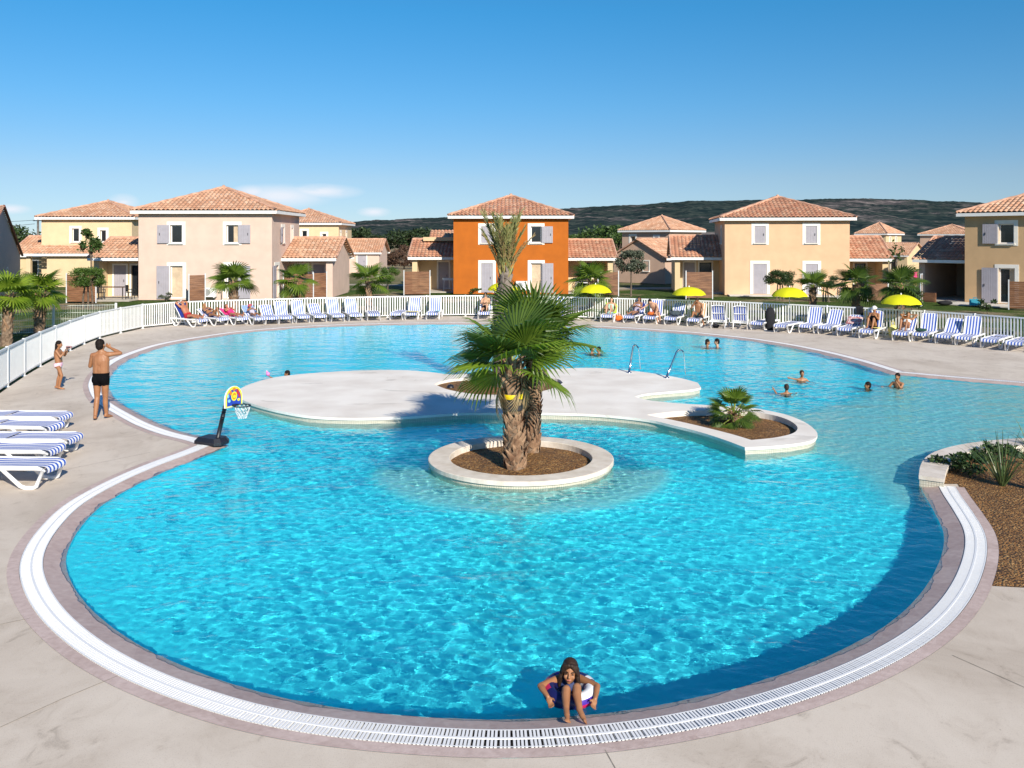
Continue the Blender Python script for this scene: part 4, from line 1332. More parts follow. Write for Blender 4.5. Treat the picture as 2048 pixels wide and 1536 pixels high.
h8 = house('pale yellow villa with two small windows at the far left', (p.x, p.y, 0), 0, W_YEL, TILE, [(2.6, 3.2, 3.75, 4.9, 'none', 'glass'), (5.0, 5.5, 3.75, 4.75, 'none', 'glass')], W=7.7, D=8, ze=5.85, rise=1.5, right=[(2.5, 3.1, 3.75, 4.9, 'none', 'glass')])
wb = MB(); wb.box((3.1, -.75, 1.35), (3.7, 1.5, 2.7)); wb.box((-.3, -1.35, 1.35), (.35, .3, 2.7)); wb.build('annex_wall', W_YEL, h8)
rb = MB(); corrugated(rb, (-.6, -1.9, 2.75), (1, 0, 0), (0, 1, .36), 5.7, 2.0, lambda t: 0, lambda t: 5.7); rb.build('annex_roof', TILE, h8)
fb = MB(); fb.bar((-.6, -1.88, 2.68), (5.1, -1.88, 2.68), .03, .2); fb.build('annex_fascia', WHITE, h8)
db = MB(); boards(db, (.55, -.04, .1), (1, 0, 0), (0, -1, 0), .75, 2.1); db.build('shutter', GREY, h8)
gable_annex(h8, -3.0, 0, 1.0, 6.2, 2.75, 4.2, W_SAND, TILE, door=[(1.0, 1.75, .9, 2.1, 'none', 'dark')])
p = GD(596, 560, 100)
h9 = house('pale yellow villa half hidden behind the cream villa, with a low tiled wing', (-28.3, 100, 0), 0, W_YEL, TILE, [(4.4, 5.0, 3.9, 4.95, 'none', 'glass'), (6.7, 7.2, 3.75, 4.6, 'none', 'glass')], W=8.6, D=8, ze=5.8, rise=1.7, right=[(1.0, 1.5, 3.7, 4.8, 'none', 'glass'), (4.4, 4.9, 3.7, 4.8, 'none', 'glass')])
gable_annex(h9, 8.6, 13.0, 1.4, 6.4, 2.55, 3.95, W_CREAM, TILE, door=[(1.9, 2.9, .7, 2.1, 'shut', 'shut')])
# grey gabled house at the left edge
g10 = thing('gabled_house', 'grey rendered gable wall cut off by the left edge', 'house', (-38, 68, 0), math.atan2(-12, 5.4))
wb = MB()
pr = [(0, 0), (24, 0), (24, 2.75), (12, 6.07), (0, 2.75)]
V = [(x, 0, z) for x, z in pr] + [(x, -9, z) for x, z in pr]
wb.add(V, [(4, 3, 2, 1, 0), (5, 6, 7, 8, 9)] + [(k, (k + 1) % 5, 5 + (k + 1) % 5, 5 + k) for k in range(5)]); wb.build('wall', W_GREYR, g10)
rb = MB(); kk = 2.35 / 8.5
corrugated(rb, (-.3, .15, 2.72), (0, -1, 0), (1, 0, kk), 9.3, math.hypot(12.3, 12.3 * kk), lambda t: 0, lambda t: 9.3)
corrugated(rb, (24.3, .15, 2.72), (0, -1, 0), (-1, 0, kk), 9.3, math.hypot(12.3, 12.3 * kk), lambda t: 0, lambda t: 9.3)
rf = rb.build('roof', TILER, g10)
cb = MB(); cb.tube([(-.3 + 12.3 * i / 20, .12, 2.74 + 3.4 * i / 20) for i in range(21)], .1, 6); cb.build('ridge_cap', mat('dark red verge tiles', (.20, .07, .055), .8, .2, 4), rf)
opening(g10, (0, 0, 0), (1, 0, 0), (0, 1, 0), 8.6, 9.4, .6, 2.0, 'none', 'dark', .1)
# ------------------------------------------------------------------ ground, hills, vegetation, fences
def ground_mat():
    m = bpy.data.materials.new('grass and dry earth'); m.use_nodes = True
    N, L = m.node_tree.nodes, m.node_tree.links
    b = N['Principled BSDF']; b.inputs['Roughness'].default_value = .95; b.inputs['Specular IOR Level'].default_value = .1
    tc = N.new('ShaderNodeTexCoord')
    n1 = N.new('ShaderNodeTexNoise'); n1.inputs['Scale'].default_value = .16; n1.inputs['Detail'].default_value = 8; n1.inputs['Roughness'].default_value = .65; L.new(tc.outputs['Object'], n1.inputs['Vector'])
    n2 = N.new('ShaderNodeTexNoise'); n2.inputs['Scale'].default_value = 9; n2.inputs['Detail'].default_value = 6; L.new(tc.outputs['Object'], n2.inputs['Vector'])
    g = ramp(N, [(.25, (.012, .034, .006)), (.5, (.055, .10, .018)), (.75, (.13, .17, .045))]); L.new(n2.outputs['Fac'], g.inputs[0])
    d = ramp(N, [(.25, (.16, .115, .065)), (.5, (.28, .22, .13)), (.75, (.40, .33, .21))]); L.new(n2.outputs['Fac'], d.inputs[0])
    sp = N.new('ShaderNodeSeparateXYZ'); L.new(tc.outputs['Object'], sp.inputs[0])
    mr = N.new('ShaderNodeMapRange'); mr.inputs[1].default_value = 70; mr.inputs[2].default_value = 100; L.new(sp.outputs[1], mr.inputs[0])
    m1 = N.new('ShaderNodeMapRange'); m1.inputs[1].default_value = .50; m1.inputs[2].default_value = .60; L.new(n1.outputs['Fac'], m1.inputs[0])
    mxx = N.new('ShaderNodeMath'); mxx.operation = 'MAXIMUM'; L.new(mr.outputs[0], mxx.inputs[0]); L.new(m1.outputs[0], mxx.inputs[1])
    mx = N.new('ShaderNodeMix'); mx.data_type = 'RGBA'; L.new(mxx.outputs[0], mx.inputs['Factor']); L.new(g.outputs[0], mx.inputs['A']); L.new(d.outputs[0], mx.inputs['B'])
    L.new(mx.outputs['Result'], b.inputs['Base Color'])
    bp = N.new('ShaderNodeBump'); bp.inputs['Strength'].default_value = .9; bp.inputs['Distance'].default_value = .06
    n3 = N.new('ShaderNodeTexNoise'); n3.inputs['Scale'].default_value = 26; n3.inputs['Detail'].default_value = 4; L.new(tc.outputs['Object'], n3.inputs['Vector'])
    L.new(n3.outputs['Fac'], bp.inputs['Height']); L.new(bp.outputs[0], b.inputs['Normal'])
    return m


b = MB()
V, F = holed([Vector((-7000, -3000)), Vector((7000, -3000)), Vector((7000, 9000)), Vector((-7000, 9000))], [ccw(DECK)], -.03)
b.add(V, F); o = b.build('ground', ground_mat()); tag(o, kind='structure')

# path of beaten earth across the lawn
pm = mat('beaten earth path', (.34, .29, .22), .95, .15, 2, .3, 20)
b = MB()
for pts in ([(660, 570.5), (760, 571), (850, 572), (1000, 572), (1000, 569.5), (850, 569), (760, 568), (660, 567.5)], [(1228, 579), (1300, 578.5), (1370, 578), (1450, 580), (1450, 576), (1370, 574.5), (1300, 574.5), (1228, 575)]):
    P = [G(x, y, -.025) for x, y in pts]
    b.add(P, [tuple(range(len(P)))])
o = b.build('earth_path', pm); tag(o, kind='structure')


def hills_mat():
    m = bpy.data.materials.new('scrub covered hillside'); m.use_nodes = True
    N, L = m.node_tree.nodes, m.node_tree.links
    b = N['Principled BSDF']; b.inputs['Roughness'].default_value = 1; b.inputs['Specular IOR Level'].default_value = 0
    tc = N.new('ShaderNodeTexCoord')
    n1 = N.new('ShaderNodeTexNoise'); n1.inputs['Scale'].default_value = .0042; n1.inputs['Detail'].default_value = 9; n1.inputs['Roughness'].default_value = .6; L.new(tc.outputs['Object'], n1.inputs['Vector'])
    n2 = N.new('ShaderNodeTexVoronoi'); n2.inputs['Scale'].default_value = .07; L.new(tc.outputs['Object'], n2.inputs['Vector'])
    n3 = N.new('ShaderNodeTexNoise'); n3.inputs['Scale'].default_value = .03; n3.inputs['Detail'].default_value = 8; n3.inputs['Roughness'].default_value = .7; L.new(tc.outputs['Object'], n3.inputs['Vector'])
    sp = N.new('ShaderNodeSeparateColor'); L.new(n2.outputs['Color'], sp.inputs[0])
    g = ramp(N, [(0, (.012, .024, .028)), (.5, (.026, .043, .042)), (1, (.055, .070, .062))]); L.new(sp.outputs[0], g.inputs[0])
    r = ramp(N, [(.3, (.05, .05, .052)), (.5, (.12, .105, .105)), (.70, (.33, .28, .26))]); L.new(n3.outputs['Fac'], r.inputs[0])
    ad = N.new('ShaderNodeMath'); ad.operation = 'ADD'; L.new(n1.outputs['Fac'], ad.inputs[0])
    sc_ = N.new('ShaderNodeMath'); sc_.operation = 'MULTIPLY'; sc_.inputs[1].default_value = .55; L.new(n3.outputs['Fac'], sc_.inputs[0]); L.new(sc_.outputs[0], ad.inputs[1])
    mk = N.new('ShaderNodeMapRange'); mk.inputs[1].default_value = .82; mk.inputs[2].default_value = .95; L.new(ad.outputs[0], mk.inputs[0])
    mx = N.new('ShaderNodeMix'); mx.data_type = 'RGBA'; L.new(mk.outputs[0], mx.inputs['Factor']); L.new(g.outputs[0], mx.inputs['A']); L.new(r.outputs[0], mx.inputs['B'])
    L.new(mx.outputs['Result'], b.inputs['Base Color'])
    return m


def ridge(pts, x):
    for (a, ya), (b_, yb) in zip(pts[:-1], pts[1:]):
        if a <= x <= b_:
            t = (x - a) / (b_ - a); t = t * t * (3 - 2 * t); return ya + (yb - ya) * t
    return pts[0][1] if x < pts[0][0] else pts[-1][1]


def hill_mesh(name, prof, dist, base_d, pxs, rough, seed):
    """prof: crest heights as picture rows; the slope rises from base_d to dist and falls behind"""
    nx_, ny_ = 420, 70
    V = []; F = []
    for j in range(ny_):
        v = j / (ny_ - 1)
        d = base_d + (dist * 1.35 - base_d) * v
        vc = (dist - base_d) / (dist * 1.35 - base_d)
        for i in range(nx_):
            xp = pxs[0] + (pxs[1] - pxs[0]) * i / (nx_ - 1)
            X_ = (xp - CX) / FOC * d
            top = HC + (HY - ridge(prof, xp)) * dist / FOC
            s_ = v / vc if v < vc else 1 - (v - vc) / (1 - vc)
            s_ = max(0, s_)
            s_ = s_ ** .85 if v < vc else s_
            q = Vector((X_ * .004, d * .0035, seed))
            n_ = noise.fractal(q, 1.0, 2.0, 6) * rough * (.15 + s_ * (1.15 - s_))
            fine = (noise.noise(Vector((X_ * .05, d * .05, seed))) * .5 + noise.noise(Vector((X_ * .13, d * .13, seed + 3))) * .5) * 3.0
            V.append((X_, d, -2 + (top + 2) * s_ + n_ + fine * min(1, s_ * 3)))
    for j in range(ny_ - 1):
        for i in range(nx_ - 1):
            a = j * nx_ + i; F.append((a, a + 1, a + nx_ + 1, a + nx_))
    me = np_mesh(name, V, F, True); me.materials.append(HILLM)
    o = link(name, me); tag(o, kind='structure'); return o


HILLM = hills_mat()
hill_mesh('far_hills', [(300, 468), (560, 456), (690, 447), (760, 441), (850, 438), (900, 436), (1000, 428), (1100, 424), (1250, 440), (1400, 455)], 3200, 1500, (100, 1500), 22, 1.5)
hill_mesh('rocky_hills', [(820, 476), (980, 440), (1080, 420), (1130, 415.5), (1200, 412), (1260, 409.5), (1330, 406), (1400, 402), (1500, 400), (1600, 398.5), (1700, 398), (1800, 400), (1900, 403), (2000, 406), (2100, 408), (2400, 425)], 2100, 900, (820, 2700), 26, 7.2)


# ---- foliage
def leaves(mb, c, r, n, size, mi=0, up=.2, shell=.35, aspect=1.8):
    c = Vector(c)
    for _ in range(n):
        while True:
            p = Vector((random.uniform(-1, 1), random.uniform(-1, 1), random.uniform(-1, 1)))
            l = p.length
            if shell < l <= 1: break
        q = Vector((p.x * r[0], p.y * r[1], p.z * r[2])) + c
        d = Vector((random.gauss(0, 1), random.gauss(0, 1), random.gauss(0, .7) + up)).normalized()
        s_ = d.cross(Vector((random.gauss(0, 1), random.gauss(0, 1), random.gauss(0, 1)))).normalized()
        L_ = size * random.uniform(.6, 1.3); w_ = L_ / aspect
        mb.add([q, q + d * L_ * .5 + s_ * w_ * .5, q + d * L_, q + d * L_ * .5 - s_ * w_ * .5], [(0, 1, 2, 3)], mi)


def tree(name, label, loc, h, crown, lm, trunk_r=.06, clumps=9, n=90, size=.16, group=None, seed=1, crown_c=None, stems=1, cat='tree', bark=None, squash=.8, aspect=1.8):
    """crown: (rx, ry, rz) about the point (0,0,crown_c)"""
    random.seed(seed)
    t = thing(name, label, cat, loc, random.uniform(0, 6), group)
    zc = crown_c if crown_c is not None else h - crown[2]
    mb = MB(); tb = MB()
    for s_ in range(stems):
        ox = (s_ - (stems - 1) / 2) * .25
        top = Vector((ox * .5 + random.uniform(-.05, .05), random.uniform(-.05, .05), zc))
        tb.tube([(ox, 0, -.05), (ox * .9 + random.uniform(-.03, .03), .02, zc * .35), (ox * .7, random.uniform(-.05, .05), zc * .7), top], [trunk_r * 1.25, trunk_r, trunk_r * .8, trunk_r * .55], 7)
    for k in range(clumps):
        a = k * 2.4 + random.uniform(-.4, .4); e = random.uniform(-.75, 1)
        rr = random.uniform(.40, 1.0)
        c = Vector((math.cos(a) * crown[0] * rr * math.cos(e), math.sin(a) * crown[1] * rr * math.cos(e), zc + math.sin(e) * crown[2] * .75))
        cr = random.uniform(.24, .44)
        leaves(mb, c, (crown[0] * cr, crown[1] * cr, crown[2] * cr * squash), n, size, aspect=aspect)
        tb.tube([(0, 0, zc * .72), (c.x * .4, c.y * .4, zc * .8 + (c.z - zc * .8) * .4), tuple(c)], [trunk_r * .6, trunk_r * .35, trunk_r * .15], 5)
    tb.build('trunk', bark or BARK, t)
    mb.build('crown', lm, t)
    return t


L_DARK = leafmat('dark oak leaf', (.014, .030, .010), (.045, .075, .022), .15, .6)
L_MID = leafmat('green leaf', (.03, .07, .012), (.08, .14, .03), .25, .55)
L_PINE = leafmat('pine needle', (.045, .10, .012), (.12, .20, .035), .25, .5)
L_PINED = leafmat('dark pine needle', (.02, .05, .012), (.06, .10, .025), .2, .5)
L_OLIVE = leafmat('olive leaf', (.055, .070, .045), (.14, .16, .11), .15, .5)
L_BROWN = leafmat('brown vine leaf', (.055, .03, .018), (.13, .07, .04), .2, .7)
L_HEDGE = leafmat('shrub leaf', (.02, .05, .014), (.07, .12, .035), .2, .5)

# tree belts far behind
random.seed(11)
specs = []
t0 = tree('broadleaf_tree', 'dark green tree in the belt behind the gap left of the orange villa', GD(720, 500, 230), 7, (4.2, 4.2, 3.2), L_DARK, .25, 16, 100, .75, 'trees of the far belt', 21, 4.0)
t0.location.z = 0
for i, (x_, d_, s_) in enumerate(((745, 240, .85), (772, 235, .75), (800, 225, 1.0), (822, 230, .9), (845, 240, 1.1), (868, 235, .9), (700, 250, .8), (893, 245, 1.0))):
    p = GD(x_, 500, d_); dup(t0, t0['label'], (p.x, p.y, 0), i * 1.3, None, (s_, s_, s_ * .9))
t1 = tree('broadleaf_tree', 'tall bushy green tree behind the low wing on the right of the orange villa', GD(1222, 520, 130), 6.4, (3.4, 3.2, 2.8), L_MID, .2, 16, 110, .5, 'trees behind the orange villa', 22, 3.6)
t1.location.z = 0
for i, (x_, d_, s_) in enumerate(((1196, 140, .95), (1175, 150, .85), (1238, 125, .8), (1150, 160, .8))):
    p = GD(x_, 520, d_); dup(t1, t1['label'], (p.x, p.y, 0), i * 1.7, None, s_)
t2 = tree('pine_tree', 'dark pine rising behind the grey gable at the left edge', GD(18, 500, 110), 6.6, (3.2, 3.2, 2.2), L_PINED, .2, 13, 110, .5, None, 23, 4.4)
t2.location.z = 0
p = GD(48, 500, 120); dup(t2, 'smaller dark pine just right of the one behind the grey gable', (p.x, p.y, 0), 2, None, .72)
t3 = tree('vine_bush', 'reddish brown bush of the field behind the lawn', GD(785, 530, 120), 2.6, (2.4, 2.0, 1.3), L_BROWN, .08, 10, 90, .35, 'brown bushes beyond the lawn', 24, 1.3, cat='bush')
t3.location.z = 0
for i, (x_, d_, s_) in enumerate(((808, 118, .9), (760, 140, .9), (796, 150, 1.2), (822, 130, 1.0), (772, 160, 1.2))):
    p = GD(x_, 530, d_); dup(t3, t3['label'], (p.x, p.y, 0), i * 1.7, None, s_)

# single trees between the villas and the fence
def at(x_, y_, z=0): p = G(x_, y_, z); return (p.x, p.y, 0)


tree('olive_tree', 'grey green olive tree on a pale bare trunk in front of the pinkish outbuilding', at(1262, 592), 3.35, (1.0, .95, 1.0), L_OLIVE, .055, 17, 230, .15, None, 31, 2.35)
tr = tree('young_tree', 'slender young tree with a thin leaning crown beside the left terrace', at(182, 604), 4.95, (.68, .6, 1.05), L_MID, .05, 12, 95, .18, None, 32, 4.0)
tree('young_pine', 'bright green bushy young pine on staked stems at the left', at(176, 618), 2.35, (.95, .85, .68), L_PINE, .055, 18, 330, .17, None, 33, 1.75, 3, squash=.9, aspect=5)
tree('young_pine', 'small pine beside the palm near the gap in the middle of the lawn', at(776, 597), 2.2, (.62, .6, .65), L_PINE, .05, 12, 260, .16, None, 34, 1.55, aspect=5)
tree('young_pine', 'dense dark young pine in front of the closed shutter of the ochre villa', at(1560, 600), 1.95, (.92, .8, .66), L_PINED, .05, 16, 320, .17, None, 35, 1.35, 3, aspect=5)
tree('young_pine', 'loose young pine between two palms in front of the ochre villa', at(1652, 603), 1.75, (.85, .8, .55), L_PINED, .045, 11, 200, .16, None, 36, 1.25, 3, aspect=5)
tree('sapling', 'thin sapling with few leaves rising above the palm on the right', at(1792, 612), 4.1, (.45, .4, 1.1), L_MID, .025, 8, 9, .22, None, 37, 3.0)
tree('climbing_plant', 'sparse leafy climber against the cream villa beside the palm', (H1P.x + 5.55, H1P.y - .35, 0), 2.0, (.28, .2, .85), L_MID, .02, 8, 22, .12, None, 38, 1.15, cat='plant')
tree('shrub', 'small grey shrub below the curtained door of the cream villa', (H1P.x + 2.2, H1P.y - .9, 0), .55, (.5, .35, .28), L_OLIVE, .02, 7, 60, .1, None, 39, .3, cat='bush')
tree('shrub', 'small green shrub at the foot of the orange villa', (H2P.x + 1.6, H2P.y - .7, 0), .5, (.55, .35, .26), L_MID, .02, 7, 60, .1, None, 40, .28, cat='bush')
tree('shrub', 'dark low shrub in the planting behind the beach towel terrace on the right', at(1975, 627), .9, (.45, .4, .42), L_PINED, .02, 7, 60, .12, None, 41, .45, cat='bush')
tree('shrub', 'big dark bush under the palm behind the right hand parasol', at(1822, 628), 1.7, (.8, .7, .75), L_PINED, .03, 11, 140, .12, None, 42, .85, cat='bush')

# low planting right behind the fence
random.seed(5)
sh0 = tree('low_shrub', 'low green shrub showing through the slats behind the white fence', (0, 0, 0), .75, (.62, .45, .36), L_HEDGE, .02, 8, 70, .13, 'low shrubs along the pool fence', 43, .38, cat='bush')
cum = 0; first = True; lastp = None
for i in range(1, len(FENCE)):
    cum += (FENCE[i] - FENCE[i - 1]).length
    if cum > random.uniform(1.05, 1.9) and 30 < FENCE[i].y:
        cum = 0
        t_ = (FENCE[i] - FENCE[i - 1]).normalized(); nn = Vector((-t_.y, t_.x))
        q = FENCE[i] + nn * random.uniform(.7, 1.4)
        if FENCE[i].x < -13 and FENCE[i].y < 39: continue
        if FENCE[i].x > 26: continue
        s_ = random.uniform(.6, 1.1)
        if first: sh0.location = (q.x, q.y, -.03); first = False
        else: dup(sh0, sh0['label'], (q.x, q.y, -.03), random.uniform(0, 6), None, (s_, s_, s_ * random.uniform(.7, 1.1)))


# ---- palms
def fan_mesh(name, lp, rb, nseg, spread, lm, droop, seed, fold=.25, tip=.55):
    """one fan frond: stalk along +y, blade at its end"""
    random.seed(seed)
    mb = MB()
    pts = []
    for i in range(7):
        t = i / 6
        pts.append(Vector((0, lp * t, lp * (.10 * t - .20 * t * t))))
    mb.tube(pts, [.020 - .010 * i / 6 for i in range(7)], 5, 1, flat=.5)
    hub = pts[-1]; tdir = (pts[-1] - pts[-2]).normalized()
    for k in range(nseg):
        a = R(spread) * (2 * (k + .5) / nseg - 1)
        da = R(spread) / nseg * .98
        r = rb * (1 - .22 * abs(a / R(spread)) ** 2) * random.uniform(.93, 1.05)
        def pol(an, rr, z=0):
            # blade is cupped: side segments rise, tips droop
            dz = .16 * rr * abs(math.sin(an)) - droop * (rr / rb) ** 2.4 * rb + z
            return hub + Vector((math.sin(an) * rr, math.cos(an) * rr, dz + tdir.z * math.cos(an) * rr))
        rm = r * tip
        L1, R1 = pol(a - da, rm * .5), pol(a + da, rm * .5)
        L2, R2 = pol(a - da, rm), pol(a + da, rm)
        fz = fold * rm * da * 2
        M1, M2 = pol(a, rm * .5, fz * .5), pol(a, rm, fz)
        L3, R3, M3 = pol(a - da * .52, r * .80), pol(a + da * .52, r * .80), pol(a, r * .80, fz * .7)
        T = pol(a + random.uniform(-.03, .03), r) + Vector((0, 0, -random.uniform(.02, .20) * rb))
        mb.add([hub, L1, M1, R1, L2, M2, R2, L3, M3, R3, T], [(0, 1, 2), (0, 2, 3), (1, 4, 5, 2), (2, 5, 6, 3), (4, 7, 8, 5), (5, 8, 9, 6), (7, 10, 8), (8, 10, 9)], 0)
    me = bpy.data.meshes.new(name); me.from_pydata(mb.v, [], mb.f); me.materials.append(lm); me.materials.append(PETI)
    me.polygons.foreach_set('material_index', mb.m); me.update()
    return me


def palm_trunk(mb, p0, p1, r0, r1, bend=(0, 0), rough=.016, n=14, rings=26):
    p0, p1 = Vector(p0), Vector(p1)
    V = []; F = []
    for i in range(rings + 1):
        t = i / rings
        c = p0.lerp(p1, t) + Vector((bend[0], bend[1], 0)) * math.sin(t * PI)
        r = r0 + (r1 - r0) * t + (.10 * r0 * (1 - t) ** 6)
        for k in range(n):
            a = 2 * PI * k / n
            rr = r + random.uniform(-rough, rough) + (rough if (k + i) % 2 else -rough) * .6
            V.append(c + Vector((math.cos(a) * rr, math.sin(a) * rr, 0)))
    for i in range(rings):
        for k in range(n):
            F.append((i * n + k, i * n + (k + 1) % n, (i + 1) * n + (k + 1) % n, (i + 1) * n + k))
    F.append(tuple(range(rings * n, rings * n + n)))
    mb.add(V, F, 0, False)


def boots(mb, p0, p1, r0, r1, n, size, t0=0, t1=1, bend=(0, 0), mi=1, flare=.35):
    """old leaf bases: pointed straps crossing over the trunk"""
    p0, p1 = Vector(p0), Vector(p1)
    for k in range(n):
        t = t0 + (t1 - t0) * (k + random.random()) / n
        a = k * 2.39996 + random.uniform(-.2, .2)
        c = p0.lerp(p1, t) + Vector((bend[0], bend[1], 0)) * math.sin(t * PI)
        r = r0 + (r1 - r0) * t + (.10 * r0 * (1 - t) ** 6)
        er = Vector((math.cos(a), math.sin(a), 0)); et = Vector((-math.sin(a), math.cos(a), 0)); ez = Vector((0, 0, 1))
        lean = random.choice((-1, 1)) * random.uniform(.35, .8)
        up_ = (ez + et * lean).normalized(); sd = up_.cross(er).normalized()
        L_ = size * random.uniform(.7, 1.3); w_ = size * random.uniform(.22, .36)
        b0 = c + er * (r + .004)
        m_ = b0 + up_ * L_ * .5 + er * .02; tp = b0 + up_ * L_ + er * (flare * size * random.uniform(.2, 1))
        mb.add([b0 - sd * w_, b0 + sd * w_, m_ + sd * w_ * .7, tp + sd * w_ * .18, tp - sd * w_ * .18, m_ - sd * w_ * .7, m_ + er * .014], [(0, 1, 6), (1, 2, 6), (2, 3, 4, 6), (4, 5, 6), (5, 0, 6)], mi)


FANS = {}


def fan(kind, lp, rb, nseg=26, spread=120, droop=.18, seed=1, lm=None):
    key = (kind, lp, rb, nseg, spread, droop, seed)
    if key not in FANS: FANS[key] = fan_mesh('frond', lp, rb, nseg, spread, lm, droop, seed)
    return FANS[key]


def put_frond(parent, me, base, az, el, roll=0, s=1.0):
    o = link('frond', me, parent, base)
    o.rotation_mode = 'XYZ'
    # frond runs along +y: pitch up by el, then turn to az (measured from +x)
    o.rotation_euler = (Matrix.Rotation(az - PI / 2, 3, 'Z') @ Matrix.Rotation(el, 3, 'X') @ Matrix.Rotation(roll, 3, 'Y')).to_euler()
    o.scale = (s, s, s)
    return o


def small_palm(label, loc, h, r, n=14, seed=1, trunk_r=.13, lm='FAN', elmin=-35, elmax=78, group='fan palms behind the fence', lean=(0, 0), fr=.62):
    random.seed(seed)
    t = thing('fan_palm', label, 'palm', loc, 0, group)
    mb = MB()
    palm_trunk(mb, (0, 0, -.05), (lean[0], lean[1], h), trunk_r, trunk_r * .9, rings=16, n=10)
    boots(mb, (0, 0, 0), (lean[0], lean[1], h), trunk_r, trunk_r * .9, 46, .20, .25, 1.0)
    mb.build('trunk', [TRUNKM, BOOTM], t)
    m_ = {'FAN': FAN, 'FAND': FAND, 'FANY': FANY}[lm]
    for k in range(n):
        u = k / (n - 1)
        el = R(elmax + (elmin - elmax) * u ** .9 + random.uniform(-8, 8)); az = k * 2.39996 + random.uniform(-.3, .3) + seed
        me = fan(lm, round(r * (1 - fr), 2), round(r * fr, 2), 22, 115, .22, k % 3, m_)
        put_frond(t, me, (lean[0], lean[1], h - .06 * u), az, el, random.uniform(-.35, .35), random.uniform(.85, 1.1))
    return t


def palm_at(label, x_, ybase, ycrown, rpx, seed, **kw):
    p = G(x_, ybase); h = HC - (ycrown - HY) * p.y / FOC
    return small_palm(label, (p.x, p.y, -.02), h, rpx * p.y / FOC, seed=seed, **kw)


palm_at('fan palm with a thick trunk in front of the cream villa', 467, 632, 563, 52, 3, n=13, trunk_r=.24, elmin=0)
palm_at('fan palm with drooping fronds before the brown screen right of the cream villa', 590, 630, 562, 48, 5, n=12, trunk_r=.13, elmin=-40)
palm_at('fan palm on a slim trunk standing alone on the lawn between the villas', 737, 632, 562, 50, 7, n=12, trunk_r=.15, elmin=-15)
palm_at('fan palm behind the parasol beside the orange villa', 1182, 634, 562, 52, 9, n=15, trunk_r=.16, elmin=-30)
palm_at('fan palm with upright fronds before the ochre villa', 1626, 634, 575, 48, 13, n=11, trunk_r=.17, elmin=0, lm='FAN')
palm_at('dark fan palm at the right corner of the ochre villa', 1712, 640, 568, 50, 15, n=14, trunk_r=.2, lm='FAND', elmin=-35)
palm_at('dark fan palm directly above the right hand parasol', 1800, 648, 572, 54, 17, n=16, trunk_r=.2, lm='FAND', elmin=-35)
palm_at('bright fan palm, nearest the left edge, on a rough leaning trunk', 12, 690, 590, 62, 19, n=15, trunk_r=.20, lm='FANY', elmin=-18, group='bright fan palms at the left', lean=(.12, 0))
palm_at('bright fan palm on a rough trunk, right one of the left pair', 78, 674, 586, 60, 23, n=15, trunk_r=.20, lm='FANY', elmin=-18, group='bright fan palms at the left', lean=(.05, 0))

# dwarf fan palm in the right hand planting hole
random.seed(44)
p = G(1468, 850, -.02)
dp = thing('dwarf_palm', 'dwarf fan palm with drooping lower leaves in the teardrop gravel bed', 'palm', (p.x, p.y, -.02))
mb = MB(); palm_trunk(mb, (0, 0, 0), (0, 0, .22), .11, .09, rings=5, n=10); boots(mb, (0, 0, 0), (0, 0, .25), .1, .09, 30, .12, .1, 1.0); mb.build('trunk', [TRUNKM, BOOTM], dp)
for k in range(34):
    u = k / 33
    el = R(86 - 100 * u ** .75 + random.uniform(-8, 8)); az = k * 2.39996
    me = fan('FAN' if k < 18 else 'FAND', .34, .30, 14, 85, .20, k % 3, FAN if k < 18 else FAND)
    put_frond(dp, me, (0, 0, .22 - .05 * u), az, el, random.uniform(-.4, .4), random.uniform(.8, 1.15) * (1.0 if u < .4 else .95))

# the pair of stout palms in the round planter
random.seed(61)
WRAPB = mat('black palm wrap', (.02, .02, .024), .7, .2, 12, .5, 30)
WRAPY = mat('yellow strap', (.75, .55, .01), .5, .1, 10)


